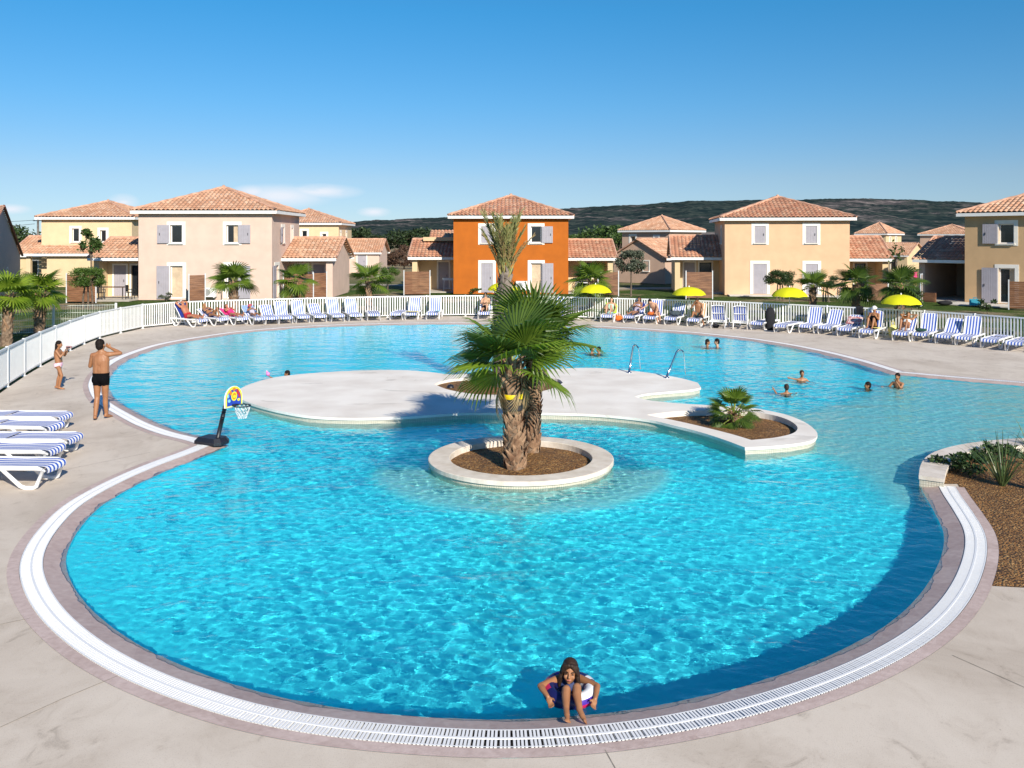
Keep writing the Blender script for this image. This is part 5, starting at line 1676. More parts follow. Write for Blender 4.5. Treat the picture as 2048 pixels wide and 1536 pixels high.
def stout_palm(label, base, top, r0, r1, wraps, seed, nfr, el0, el1, skew, rb=.88, lp=.44):
    random.seed(seed)
    t = thing('stout_palm', label, 'palm', base)
    top = Vector(top) - Vector(base)
    mb = MB(); palm_trunk(mb, (0, 0, -.1), top, r0, r1, rings=34, n=18, rough=.012)
    boots(mb, (0, 0, 0), top, r0, r1, 130, .17, 0, wraps[0] - .06, flare=.22); boots(mb, (0, 0, 0), top, r0 * .9, r1, 44, .24, wraps[3] + .01, 1.0, flare=.45)
    mb.build('trunk', [TRUNKM, BOOTM], t)
    wb = MB(); yb = MB()
    c0, c1, y0, y1 = wraps
    for B_, a_, b_, k_ in ((wb, c0, c1, 1.20), (yb, y0, y1, 1.24)):
        pr = []
        n_ = 20
        for i in range(5):
            tt = a_ + (b_ - a_) * i / 4; c = top * tt; rr = (r0 + (r1 - r0) * tt) * k_
            for k in range(n_):
                an = 2 * PI * k / n_; q = rr + random.uniform(-.008, .008)
                pr.append((c.x + math.cos(an) * q, c.y + math.sin(an) * q, c.z))
        B_.add(pr, [(i * n_ + k, i * n_ + (k + 1) % n_, (i + 1) * n_ + (k + 1) % n_, (i + 1) * n_ + k) for i in range(4) for k in range(n_)], 0, True)
    wb.build('wrap', WRAPB, t); yb.build('strap', WRAPY, t)
    for k in range(nfr):
        u = k / (nfr - 1)
        el = R(el0 + (el1 - el0) * u ** .85 + random.uniform(-7, 7)); az = k * 2.39996 + skew + random.uniform(-.25, .25)
        if math.sin(az) < -.25 and el < R(34): el = R(34 + 8 * (k % 3)) * min(1, -math.sin(az) * 1.3)
        lm = FANY if u > .55 and k % 2 else (FAND if k % 4 == 0 else FAN)
        me = fan('S' + lm.name, lp, rb, 34, 118, .14 if u < .5 else .24, k % 4, lm)
        put_frond(t, me, top * (1 - .06 * u), az, el, random.uniform(-.45, .45), random.uniform(.85, 1.12))
    for k, (az, el) in enumerate(((PI * 1.05, -48), (PI * .93, -60), (-.55, -58))):
        put_frond(t, fan('dead', lp * .9, rb * .62, 20, 70, .5, k, DEAD), top * .93, az + skew * .2, R(el), random.uniform(-.5, .5), random.uniform(.75, 1.0))
    return t


q1, q2 = G(1030, 938, .0), G(1060, 905, .0)
stout_palm('front one of the two stout palms in the round planter, its dark wrap lower', (q1.x, q1.y, .0), (q1.x - .06, q1.y + .05, 1.84), .155, .135, (.56, .67, .665, .71), 62, 12, 78, -14, .9)
stout_palm('rear one of the two stout palms in the round planter, its yellow strap higher', (q2.x, q2.y, .0), (q2.x + .10, q2.y + .1, 2.02), .15, .13, (.63, .715, .71, .755), 64, 14, 84, 0, 1.3)

# tall feather palm with its fronds tied up, on the island
random.seed(71)
q = G(1006, 772, .03)
fp = thing('feather_palm', 'tall feather palm with its fronds bound upright, trunk grey and scarred', 'palm', (q.x, q.y, .03))
TH = 2.75
mb = MB(); palm_trunk(mb, (0, 0, -.1), (.02, 0, TH - .35), .25, .27, rings=40, n=18, rough=.014); palm_trunk(mb, (.02, 0, TH - .36), (.05, 0, TH + .15), .25, .13, rings=10, n=16)
boots(mb, (0, 0, 0), (.02, 0, TH - .3), .25, .27, 190, .15, .05, 1, flare=.15); boots(mb, (0, 0, TH - .5), (.05, 0, TH + .25), .24, .12, 40, .26, 0, 1, flare=.2)
mb.build('trunk', [TRUNKG, mat('grey leaf scar', (.13, .10, .08), .9, .3, 6, .3, 30, col2=(.27, .22, .18))], fp)
OLIVEF = leafmat('bound feather leaflet', (.18, .20, .06), (.34, .32, .13), .28, .5)
RACH = mat('yellowish feather stalk', (.34, .26, .09), .6, .3, 6, col2=(.30, .32, .10))


def feather(L_, bend, seed, lm, dens=34):
    random.seed(seed)
    mb = MB()
    pts = []
    for i in range(11):
        t = i / 10
        pts.append(Vector((0, bend * t ** 2.2 * L_, L_ * t * (1 - .12 * abs(bend) * t))))
    mb.tube(pts, [.024 * (1 - .85 * i / 10) + .003 for i in range(11)], 5, 1, flat=.6)
    for k in range(dens):
        t = .40 + .60 * (k + random.random()) / dens
        i = min(int(t * 10), 9); p = pts[i].lerp(pts[i + 1], t * 10 - i); d = (pts[i + 1] - pts[i]).normalized()
        for s_ in (-1, 1):
            out = Vector((s_ * random.uniform(.5, 1), random.uniform(-.6, .6), 0)).normalized()
            ang = random.uniform(.14, .40)
            dr = (d * math.cos(ang) + out * math.sin(ang)).normalized()
            ll = L_ * random.uniform(.14, .24) * (1 - .35 * t)
            w_ = out.cross(d).normalized() * .010
            m_ = p + dr * ll * .55; e = p + dr * ll + Vector((0, 0, -.12 * ll)) + out * ll * .12
            mb.add([p - w_ * .6, p + w_ * .6, m_ + w_, e, m_ - w_], [(0, 1, 2, 3, 4)], 0)
    me = bpy.data.meshes.new('frond'); me.from_pydata(mb.v, [], mb.f); me.materials.append(lm); me.materials.append(RACH)
    me.polygons.foreach_set('material_index', mb.m); me.update(); return me


FE = [feather(2.15, .10, 81, OLIVEF), feather(2.0, .20, 82, OLIVEF), feather(1.9, -.06, 83, OLIVEF), feather(1.6, .30, 84, leafmat('dry feather leaflet', (.30, .19, .07), (.42, .30, .14), .3, .7), 22)]
for k in range(30):
    az = k * 2.39996; tilt = random.uniform(.02, .22) * (1 if k < 24 else 1.5)
    o = link('frond', FE[k % 3] if k % 5 else FE[3], fp, (.05 + .05 * math.cos(az), .05 * math.sin(az), TH + random.uniform(-.2, .1)))
    o.rotation_euler = (Matrix.Rotation(az - PI / 2, 3, 'Z') @ Matrix.Rotation(-tilt, 3, 'X')).to_euler()
    s_ = random.uniform(.72, 1.0); o.scale = (s_, s_, s_)
# one frond hangs down along the trunk
hang = fan('hang', .5, 1.0, 8, 22, .3, 5, DEAD)
mbh = MB()
mbh.tube([(.16, -.1, TH - .1), (.34, -.2, TH - .25), (.42, -.25, TH - .8), (.44, -.25, TH - 1.6), (.42, -.24, TH - 2.3)], [.03, .03, .035, .04, .015], 6, 0, flat=.4)
mbh.build('hanging_stalk', mat('yellow green hanging stalk', (.30, .30, .10), .6, .2, 5), fp)

# bed planting on the right
random.seed(91)


def spiky(label, loc, n, L_, w_, lm, seed, spread=.55, name='spiky_plant'):
    random.seed(seed)
    t = thing(name, label, 'plant', loc)
    mb = MB()
    for k in range(n):
        az = k * 2.39996; tl = random.uniform(.03, spread); ll = L_ * random.uniform(.65, 1.1)
        d = Vector((math.cos(az), math.sin(az), 0)); pts = []
        for i in range(6):
            u = i / 5
            pts.append(d * (ll * (math.sin(tl) * u + .25 * tl * u ** 3)) + Vector((0, 0, ll * (math.cos(tl) * u - .22 * tl * u ** 3))) + d * .03)
        sd = Vector((-d.y, d.x, 0))
        V = []
        for i, q_ in enumerate(pts):
            ww = w_ * (1 - (i / 5) ** 1.5) + .002
            V += [q_ - sd * ww, q_ + Vector((0, 0, -.3 * ww)) - d * ww * .5, q_ + sd * ww]
        mb.add(V, [(3 * i, 3 * i + 1, 3 * i + 4, 3 * i + 3) for i in range(5)] + [(3 * i + 1, 3 * i + 2, 3 * i + 5, 3 * i + 4) for i in range(5)])
    mb.build('leaves', lm, t)
    return t


SPIKE = leafmat('sword leaf', (.05, .10, .03), (.16, .22, .08), .25, .4)
p = G(2005, 972); spiky('tall spiky sword-leaved plant in the gravel bed on the right', (p.x, p.y, 0), 36, .92, .014, SPIKE, 92, .75)
p = G(2085, 985); spiky('spiky plant cut off by the right edge of the gravel bed', (p.x, p.y, 0), 30, .85, .014, SPIKE, 93, .8)
p = G(2062, 905); spiky('spiky plant behind, against the stone curb at the right edge', (p.x, p.y, 0), 26, .65, .013, SPIKE, 94, .9)
p = G(1925, 945); tree('creeping_shrub', 'low creeping dark green shrub in the corner of the stone curb', (p.x, p.y, 0), .34, (.36, .45, .17), L_HEDGE, .015, 11, 90, .075, None, 95, .15, cat='plant')
p = G(2000, 925); tree('creeping_shrub', 'low creeping shrub behind the tall spiky plant', (p.x, p.y, 0), .36, (.5, .4, .17), L_HEDGE, .015, 11, 90, .075, None, 96, .15, cat='plant')

# ---- fences
def along(line, step):
    out = []; acc = 0; nxt = 0
    for i in range(len(line) - 1):
        L_ = (line[i + 1] - line[i]).length
        while nxt <= acc + L_:
            out.append(line[i].lerp(line[i + 1], (nxt - acc) / L_)); nxt += step
        acc += L_
    return out


fe = thing('pool_fence', 'white slatted metal fence running all round the pool deck', 'fence')
FP = along(FENCE, 2.0)
for p in FP:
    b = MB(); b.box((0, 0, .548), (.062, .062, 1.096)); b.box((0, 0, 1.099), (.068, .068, .012)); b.box((0, 0, .01), (.12, .12, .02))
    o = b.build('post', WHITE, fe, (p.x, p.y, 0))
for p, q in zip(FP[:-1], FP[1:]):
    d = q - p; L_ = d.length; a = math.atan2(d.y, d.x)
    b = MB()
    b.box((L_ / 2, 0, 1.06), (L_ - .07, .045, .055)); b.box((L_ / 2, 0, .10), (L_ - .07, .04, .045))
    n_ = 15
    for k in range(n_): b.box((.07 + (L_ - .14) * (k + .5) / n_, 0, .58), (.05, .022, .92))
    b.build('panel', WHITE, fe, (p.x, p.y, 0), (0, 0, a))
MESHW = mat('pale green wire', (.62, .66, .60), .5, .05, 3)
mf = thing('wire_fence', 'pale rigid wire mesh fence on the lawn at the left', 'fence')
pts = [G(232, 607.5, 1.2), G(107, 610, 1.2), G(-20, 614, 1.2), G(-150, 618, 1.2)]
for p in pts:
    b = MB(); b.box((0, 0, .62), (.07, .07, 1.24)); b.build('post', WHITE, mf, (p.x, p.y, 0))
for p, q in zip(pts[:-1], pts[1:]):
    d = q - p; L_ = math.hypot(d.x, d.y); a = math.atan2(d.y, d.x)
    b = MB()
    n_ = int(L_ / .065)
    for k in range(1, n_): b.box((L_ * k / n_, 0, .62), (.008, .008, 1.14))
    for zz in (.08, .34, .60, .86, 1.16): b.box((L_ / 2, .01, zz), (L_, .014, .014))
    b.build('panel', MESHW, mf, (p.x, p.y, 0), (0, 0, a))
# ------------------------------------------------------------------ loungers, parasols and other furniture
random.seed(101)


def lounger_proto():
    t = thing('sun_lounger', 'x', 'sun lounger', (0, 0, 0), 0, 'striped sun loungers round the pool')
    w = .30
    b = MB()
    for s in (-1, 1):
        b.tube([(s * w, -.90, .31), (s * w, -.80, .335), (s * w, -.3, .335), (s * w, .3, .34), (s * w, .86, .34), (s * w, .94, .33)], [.022, .03, .03, .03, .03, .024], 8, flat=1.3)
    b.tube([(-w, -.92, .30), (w, -.92, .30)], .026, 8); b.tube([(-w, .93, .33), (w, .93, .33)], .026, 8); b.tube([(-w, .20, .325), (w, .20, .325)], .02, 8)
    b.build('frame', PLASTIC, t)
    for s in (-1, 1):
        b = MB(); b.tube([(s * w, -.90, .30), (s * (w + .01), -.80, .05), (s * (w + .01), -.74, .022), (s * (w + .01), -.62, .022), (s * (w + .01), -.54, .05), (s * w, -.22, .32)], [.026, .028, .03, .03, .03, .026], 8, flat=1.2); b.build('leg', PLASTIC, t)
        b = MB(); b.tube([(s * w, .14, .32), (s * (w + .01), .42, .05), (s * (w + .01), .48, .022), (s * (w + .01), .60, .022), (s * (w + .01), .66, .05), (s * w, .88, .32)], [.026, .03, .032, .032, .03, .026], 8, flat=1.2); b.build('leg', PLASTIC, t)
    b = MB()
    prof = [(-.955, .25), (-.965, .29), (-.955, .325), (-.925, .352), (-.85, .362), (-.6, .358), (-.3, .35), (0, .352), (.2, .362)]
    xs = [-.275, -.14, 0, .14, .275]
    V = [(x, y, z - .012 * math.cos(x / .275 * PI / 2)) for y, z in prof for x in xs]
    n = len(xs)
    b.add(V, [(i * n + k, i * n + k + 1, (i + 1) * n + k + 1, (i + 1) * n + k) for i in range(len(prof) - 1) for k in range(n - 1)], 0, True)
    b.build('seat_sling', FABBLUE, t)
    bk = MB()
    for s in (-1, 1): bk.tube([(s * .285, 0, 0), (s * .285, .35, .01), (s * .285, .70, 0)], .02, 8)
    bk.tube([(-.285, .70, 0), (-.15, .735, 0), (.15, .735, 0), (.285, .70, 0)], .022, 8); bk.tube([(-.285, .34, -.012), (.285, .34, -.012)], .016, 6)
    bo = bk.build('backrest', PLASTIC, t, (0, .20, .35))
    b = MB(); V = [(x, y, .02 - .015 * math.sin(PI * y / .72)) for y in (0, .18, .36, .54, .72, .745) for x in xs]
    V[-n:] = [(x, .75, -.01) for x in xs]
    b.add(V, [(i * n + k, i * n + k + 1, (i + 1) * n + k + 1, (i + 1) * n + k) for i in range(5) for k in range(n - 1)], 0, True)
    b.build('back_sling', FABBLUE, bo)
    return t


LPROTO = lounger_proto(); LFIRST = [True]


def lounger(foot, rz, back, label, sling=None, group=None):
    """foot: ground point under the middle of the foot end; rz in degrees, foot end looks to -y turned by rz"""
    a = R(rz); c = Vector((foot[0] - math.sin(a) * .93, foot[1] + math.cos(a) * .93, 0))
    if LFIRST[0]: o = LPROTO; LFIRST[0] = False; o['label'] = label; o.location = c; o.rotation_euler.z = a
    else: o = dup(LPROTO, label, c, a)
    if group: o['group'] = group
    for ch in o.children:
        if ch.name.startswith('backrest'):
            ch.rotation_euler.x = R(back)
            if sling:
                for g in ch.children: g.data = g.data.copy(); g.data.materials[0] = sling
    return c, a


WT = 'blue and white striped lounger '
LOUNGE = {
    'L1': (405, 654, 58, 52, WT + 'under the man in red shorts at the left end'),
    'L2': (446, 651.5, 50, 28, WT + 'under the fair haired sunbather, second from the left end'),
    'L3': (485, 650.5, 44, 22, WT + 'under the sunbather in pink, third from the left end'),
    'L4': (521, 650.5, 36, 30, WT + 'under the child in the pink hat at the left'),
    'L5': (545, 649.5, 27, 38, 'empty low-backed striped lounger right beside the child in the pink hat'),
    'L6': (573, 648.5, 26, 58, 'empty striped lounger with raised back, second right of the child in the pink hat'),
    'L7': (607, 647, 26, 60, 'empty striped lounger with raised back, third right of the child in the pink hat'),
    'L8': (641, 645.5, 25, 36, 'empty striped lounger with half lowered back between two upright ones on the left'),
    'L9': (677, 644.5, 24, 66, 'left one of two upright empty loungers beside the flat ones near the cream villa'),
    'L10': (712, 643, 22, 66, 'right one of two upright empty loungers beside the flat ones near the cream villa'),
    'L11': (748, 642, 12, 0, 'flat striped lounger, left one of the flat pair left of the orange villa'),
    'L12': (791, 640.7, -4, 0, 'flat striped lounger, right one of the pair, next to the yellow towel'),
    'L13': (821.5, 640.5, -2, 64, WT + 'with a yellow towel across its seat'),
    'L14': (864, 640, -2, 66, WT + 'with a pale blue towel on its arm, standing apart'),
    'C1': (968, 639, -2, 62, WT + 'under the man with sunglasses left of the tall palm'),
    'C2': (1043, 639.5, -6, 68, WT + 'just right of the tall palm trunk, behind the fronds'),
    'C3': (1083, 640, -8, 60, 'striped lounger behind the fronds, middle one of three right of the tall palm'),
    'C4': (1116, 641, -8, 76, 'upright striped lounger behind the fronds, right one of three beside the tall palm'),
    'R1': (1213, 645, -16, 45, WT + 'under the woman on a green towel'),
    'R2': (1257, 646.5, -30, 50, WT + 'under the dark skinned woman in a print swimsuit'),
    'R3': (1298, 648.5, -26, 72, WT + 'with a bolt upright back behind the leaning young man'),
    'R4': (1340, 650.5, -28, 52, WT + 'heaped with dark bags and clothes'),
    'R5': (1386, 653.5, -26, 60, 'lounger with an orange striped back under the man rubbing his face'),
    'R8': (1513, 661, -38, 0, 'flat striped lounger left of the black covered backrest'),
    'R9': (1560, 666, -40, 0, 'flat striped lounger in front of the tall black bag'),
    'R10': (1611, 667, -36, 66, 'empty upright striped lounger, left one of two in front of the ochre villa'),
    'R11': (1649, 669.5, -38, 54, 'empty striped lounger, right one of two in front of the ochre villa'),
    'R12': (1688, 673.5, -38, 34, WT + 'with a red and white towel on its low back'),
    'R13': (1732, 678, -38, 70, WT + 'under the woman in the white hat'),
    'R14': (1800, 683, -36, 38, WT + 'under the sunbather in white beneath the right hand parasol'),
    'R15': (1840, 684.5, -40, 68, 'upright striped lounger with a dark green bundle on its seat'),
    'R16': (1886, 689, -42, 46, 'empty striped lounger with half raised back between two upright ones on the right'),
    'R17': (1926, 692.5, -42, 66, 'empty upright striped lounger next to the two flat ones at the right edge'),
    'R18': (1978, 698, -44, 0, 'flat striped lounger beside the last upright one on the right'),
    'R19': (2028, 704, -44, 0, 'flat striped lounger cut off by the right edge'),
}
LPOS = {}
for k_, (x_, y_, rz_, bk_, lab_) in LOUNGE.items():
    p = G(x_, y_); LPOS[k_] = lounger(p, rz_, bk_, lab_, FABORA if k_ == 'R5' else None) + (bk_,)
for k_, x_, y_, rz_, lab_ in (('R6', 1446, 650.5, 158, 'lounger seen from behind, left one of two turned away from the pool'), ('R7', 1484, 652, 162, 'lounger seen from behind, right one of two turned away from the pool')):
    p = G(x_, y_); LPOS[k_] = lounger(p, rz_, 66, lab_, FABBACK) + (66,)
for k_, x_, y_, lab_ in (('N1', -9.3, 18.3, 'farthest of the five flat loungers at the left edge, nearest the bathers standing'), ('N2', -9.0, 17.35, 'second farthest of the five flat loungers at the left edge'), ('N3', -8.1, 16.3, 'middle one of the five flat loungers at the left edge, reaching furthest out'), ('N4', -8.0, 15.45, 'second nearest of the five flat loungers at the left edge'), ('N5', -7.45, 14.35, 'nearest of the five flat loungers at the left edge, its legs fully in view')):
    LPOS[k_] = lounger((x_, y_), 88 + random.uniform(-3, 3), 0, lab_, None, 'flat sun loungers at the left edge') + (0,)


# ---- towels and bags
def towel(label, key, m, y0, y1, w=.5, xoff=0, cat='towel', name='towel', thick=.02, onback=False, hang=.10, seed=1, col2=None):
    """cloth lying on a lounger, along its seat from y0 to y1, or over its back"""
    random.seed(seed)
    c, a, bk = LPOS[key]
    mb = MB(); nx_, ny_ = 9, 9
    V = []
    for j in range(ny_):
        for i in range(nx_):
            u, v = i / (nx_ - 1), j / (ny_ - 1)
            x = (u - .5) * w + xoff
            over = max(0, abs(x) - .30)
            if onback:
                s_ = y0 + (y1 - y0) * v
                y = .20 + s_ * math.cos(R(bk)) - math.sin(R(bk)) * .045; z = .36 + s_ * math.sin(R(bk)) + math.cos(R(bk)) * .05
            else: y = y0 + (y1 - y0) * v; z = .395
            if over > 0: x = math.copysign(.30 + over * .15, x); z -= over * .9 + .0
            z += thick * (.5 + noise.noise(Vector((x * 7, y * 7, seed * 3.1))))
            V.append((x + random.uniform(-.008, .008), y + random.uniform(-.008, .008), z))
    mb.add(V, [(j * nx_ + i, j * nx_ + i + 1, (j + 1) * nx_ + i + 1, (j + 1) * nx_ + i) for j in range(ny_ - 1) for i in range(nx_ - 1)], 0, True)
    o = mb.build(name, m, None, c, (0, 0, a)); tag(o, label, cat)
    return o


def bag(label, loc, size, m, rz=0, name='bag', cat='bag', seed=1, strap=True):
    random.seed(seed)
    t = thing(name, label, cat, loc, rz)
    mb = MB(); base = len(mb.v)
    mb.ell((0, 0, size[2] / 2), (size[0] / 2, size[1] / 2, size[2] / 2), 14, 10)
    v2 = []
    for p in mb.v:
        q = Vector(p); q.z = max(q.z, .02 * size[2])
        f = 1 + .16 * noise.noise(Vector((p[0] * 9, p[1] * 9, p[2] * 9 + seed)))
        v2.append((math.copysign(abs(q.x / (size[0] / 2)) ** .75, q.x) * size[0] / 2 * f, math.copysign(abs(q.y / (size[1] / 2)) ** .75, q.y) * size[1] / 2 * f, q.z * f))
    mb.v = v2
    mb.build('body', m, t)
    if strap:
        sb = MB(); sb.tube([(-size[0] * .28, 0, size[2] * .85), (-size[0] * .2, 0, size[2] * 1.2), (0, 0, size[2] * 1.32), (size[0] * .2, 0, size[2] * 1.2), (size[0] * .28, 0, size[2] * .85)], .012, 6); sb.build('handle', m, t)
    return t


def on(key, x, y, z=.40):
    c, a, bk = LPOS[key]
    return Vector((c.x + x * math.cos(a) - y * math.sin(a), c.y + x * math.sin(a) + y * math.cos(a), z))


T_YEL = mat('yellow towel cloth', (.72, .62, .12), .95, .1, 12, .4, 50, col2=(.78, .70, .30))
T_LB = mat('pale blue towel cloth', (.30, .58, .66), .95, .1, 12, .4, 50)
T_NAVY = mat('royal blue towel cloth', (.012, .03, .22), .95, .1, 12, .4, 50)
T_GRN = mat('lime green towel cloth', (.36, .55, .04), .95, .1, 12, .4, 50)
T_PINK = mat('pink cloth', (.75, .04, .22), .95, .1, 12, .4, 50)
T_RED = mat('red and white towel cloth', (.42, .03, .05), .95, .1, 14, .4, 50, col2=(.70, .66, .62))
T_BLK = mat('black cloth', (.008, .008, .011), .9, .1, 12, .4, 50)
T_DK = mat('dark grey blue cloth', (.03, .045, .06), .9, .1, 12, .4, 50, col2=(.07, .09, .10))
T_ORG = mat('orange cloth', (.65, .14, .02), .9, .1, 12, .4, 50)
T_DGR = mat('dark green cloth', (.015, .06, .04), .9, .1, 12, .4, 50)
towel('yellow towel lying across the seat of an empty lounger', 'L13', T_YEL, -.72, -.20, .72, 0, seed=2)
towel('pale blue towel hanging over the right side of an empty lounger', 'L14', T_LB, -.65, -.05, .34, .24, seed=3)
towel('royal blue towel spread over the back of the lounger of the man in red shorts', 'L1', T_NAVY, 0, .78, .62, 0, onback=True, seed=4)
towel('small yellow cloth on the lounger foot beside the man in red shorts', 'L1', T_YEL, -.75, -.5, .25, -.18, seed=5)
towel('lime green towel under the reclining woman in pale green', 'R1', T_GRN, -.05, .78, .68, .02, onback=True, seed=6)
towel('red and white towel thrown over a low striped back', 'R12', T_RED, .05, .55, .66, 0, onback=True, seed=7)
towel('yellow towel on the lounger of the woman in the white hat', 'R13', T_YEL, -.35, .05, .3, .2, seed=8)
towel('orange towel behind the sunbather in white', 'R14', T_ORG, .25, .75, .4, -.26, onback=True, seed=9)
towel('dark cloth over the left back seen from behind', 'R6', T_BLK, .1, .66, .36, .2, onback=True, seed=10)
towel('dark blue towel behind the dark skinned woman', 'R2', T_NAVY, .25, .74, .55, 0, onback=True, seed=11)
towel('pink towel under the sunbather in pink', 'L3', T_PINK, .05, .76, .55, 0, onback=True, seed=12)
towel('blue towel on the back behind the child in the pink hat', 'L4', mat('light blue print towel', (.08, .20, .52), .95, .1, 30, col2=(.4, .52, .70)), .2, .8, .58, 0, onback=True, seed=13)
bag('heap of dark bags and clothes on a striped lounger', on('R4', 0, -.15, .37), (.5, .62, .26), T_DK, LPOS['R4'][1], seed=4)
bag('black backpack hung beside the woman on the green towel', on('R1', .30, .70, .52), (.28, .22, .42), T_DK, .4, 'backpack', seed=5)
bag('orange beach bag on the ground under the green towel', on('R1', .42, .1, 0), (.42, .26, .26), T_ORG, .2, 'beach_bag', seed=6)
bag('orange and black bag at the feet of the leaning young man', on('R3', -.05, -.35, .37), (.45, .22, .16), T_ORG, LPOS['R3'][1], seed=7)
bag('dark green bundle on an upright lounger on the right', on('R15', -.1, -.45, .37), (.42, .30, .13), T_DGR, LPOS['R15'][1], 'bundle', 'bundle', seed=8, strap=False)
bag('yellow orange beach bag left of the sunbather in white', on('R14', -.52, .25, 0), (.36, .24, .52), T_YEL, .3, 'beach_bag', seed=9)
bag('small black bag on the ground between two backs seen from behind', on('R6', .1, .5, 0), (.3, .22, .2), T_BLK, .1, seed=10)
# tall black bag standing behind the flat lounger
p = G(1548, 663); t = thing('wheeled_bag', 'tall black rounded bag standing behind a flat lounger', 'bag', (p.x, p.y + .55, 0), .3)
mb = MB(); mb.lathe([(.0, .02), (.17, .02), (.21, .10), (.225, .35), (.23, .62), (.215, .80), (.16, .93), (.08, .985), (0, 1.0)], 20, sy=.75); mb.build('body', T_BLK, t)
mb = MB(); mb.tube([(-.08, .0, .96), (-.06, 0, 1.03), (.06, 0, 1.03), (.08, 0, .96)], .014, 6); mb.build('handle', T_BLK, t)
# cloth hung over the fence
fi = min(range(len(FENCE)), key=lambda i: abs(FENCE[i].x / FENCE[i].y * FOC + CX - 1726))
fp_ = FENCE[fi]; ft = FENCE[fi + 1] - FENCE[fi - 1]; fa = math.atan2(ft.y, ft.x)
mb = MB(); V = []
for j in range(8):
    for i in range(7):
        x = (i / 6 - .5) * .30; v = j / 7
        y = -.055 - .02 * math.sin(i * 1.9) * v; z = 1.135 - .48 * v
        if j == 0: y = .03
        V.append((x, y, z))
mb.add(V, [(j * 7 + i, j * 7 + i + 1, (j + 1) * 7 + i + 1, (j + 1) * 7 + i) for j in range(7) for i in range(6)], 0, True)
tag(mb.build('towel', T_BLK, None, (fp_.x, fp_.y, 0), (0, 0, fa)), 'black towel hung over the fence left of the right hand parasol', 'towel')


# ---- parasols
def parasol_proto():
    t = thing('parasol', 'x', 'parasol', (0, 0, 0), 0, 'yellow parasols along the fence')
    b = MB(); n = 8; sub = 6; rows = 7; Rr = .80
    V = [(0, 0, 1.86)]
    for i in range(1, rows + 1):
        u = i / rows
        for k in range(n * sub):
            a = 2 * PI * k / (n * sub); f = abs(((k % sub) / sub) - .5) * 2           # 1 at a rib, 0 mid panel
            r = Rr * math.sin(u * R(78)) / math.sin(R(78)) * (1 - .035 * (1 - f) * u)
            z = 1.86 - .42 * (1 - math.cos(u * R(78))) / (1 - math.cos(R(78))) * 1.0 - .012 * (1 - f) * u + (.035 * (1 - f) * u ** 6)
            V.append((r * math.cos(a), r * math.sin(a), z))
    m_ = n * sub
    b.add(V, [(0, 1 + k, 1 + (k + 1) % m_) for k in range(m_)] + [(1 + i * m_ + k, 1 + (i + 1) * m_ + k, 1 + (i + 1) * m_ + (k + 1) % m_, 1 + i * m_ + (k + 1) % m_) for i in range(rows - 1) for k in range(m_)], 0, True)
    b.build('canopy', YELF, t)
    b = MB(); b.tube([(0, 0, .04), (0, 0, 1.84)], .019, 8); b.build('pole', ALU, t)
    b = MB(); b.lathe([(.03, 1.84), (.028, 1.90), (.012, 1.93), (0, 1.935)], 8); b.build('finial', WHITE, t)
    b = MB(); b.lathe([(0, .10), (.05, .10), (.06, .06), (.21, .05), (.23, .03), (.23, 0)], 20); b.build('base', mat('grey concrete foot', (.30, .29, .28), .9, .1, 8), t)
    for k in range(n):
        a = 2 * PI * k / n; c, s_ = math.cos(a), math.sin(a)
        b = MB(); b.tube([(.02 * c, .02 * s_, 1.80), (.42 * c, .42 * s_, 1.745), (.78 * c, .78 * s_, 1.43)], .006, 4); b.build('rib', ALU, t)
    return t


def yel_fabric():
    m = bpy.data.materials.new('yellow parasol cloth'); m.use_nodes = True
    N, L = m.node_tree.nodes, m.node_tree.links
    b = N['Principled BSDF']; b.inputs['Base Color'].default_value = (.80, .79, .008, 1); b.inputs['Roughness'].default_value = .8
    t = N.new('ShaderNodeBsdfTranslucent'); t.inputs[0].default_value = (.75, .70, .01, 1)
    ms = N.new('ShaderNodeMixShader'); ms.inputs[0].default_value = .3
    L.new(b.outputs[0], ms.inputs[1]); L.new(t.outputs[0], ms.inputs[2]); L.new(ms.outputs[0], N['Material Output'].inputs[0])
    return m


YELF = yel_fabric()
pp = parasol_proto(); fst = True
for x_, y0_, d_, s_, lab_ in ((1006, 562, 44.9, 1.0, 'yellow parasol half hidden behind the tall palm trunk'), (1191, 566, 43.3, 1.0, 'yellow parasol beside the fan palm right of the orange villa'), (1378, 571, 41.9, 1.0, 'yellow parasol in front of the wooden screen left of the ochre villa'), (1579, 571.5, 39.7, 1.0, 'yellow parasol in front of the ochre villa'), (1802, 586, 36.2, 1.0, 'largest looking yellow parasol, over the sunbather in white on the right')):
    p = GD(x_, y0_, d_)
    o = pp if fst else dup(pp, lab_, (0, 0, 0)); fst = False
    o['label'] = lab_; o.location = (p.x, p.y, 0); o.rotation_euler.z = random.uniform(0, 1); k_ = p.z / 1.93; o.scale = (s_, s_, k_)


# ---- wooden screens
def screen(label, x0, x1, yt, yb, d, ang=0, post=True):
    p, q = GD(x0, yb, d), GD(x1, yb, d)
    top = HC - (yt - HY) * d / FOC
    t = thing('wooden_screen', label, 'screen', ((p.x + q.x) / 2, d, 0), R(ang), 'wooden privacy screens by the terraces')
    L_ = abs(q.x - p.x) / max(.3, math.cos(R(ang))); b = MB(); n = 13
    for k in range(n):
        h = (top - .12) / n; b.box((0, 0, .08 + h * (k + .5)), (L_ - .06, .028, h * .94))
    b.build('board_panel', WOOD, t)
    for s in (-1, 1):
        b = MB(); b.box((s * L_ / 2, 0, (top + .06) / 2), (.06, .06, top + .06)); b.build('post', ALU, t)


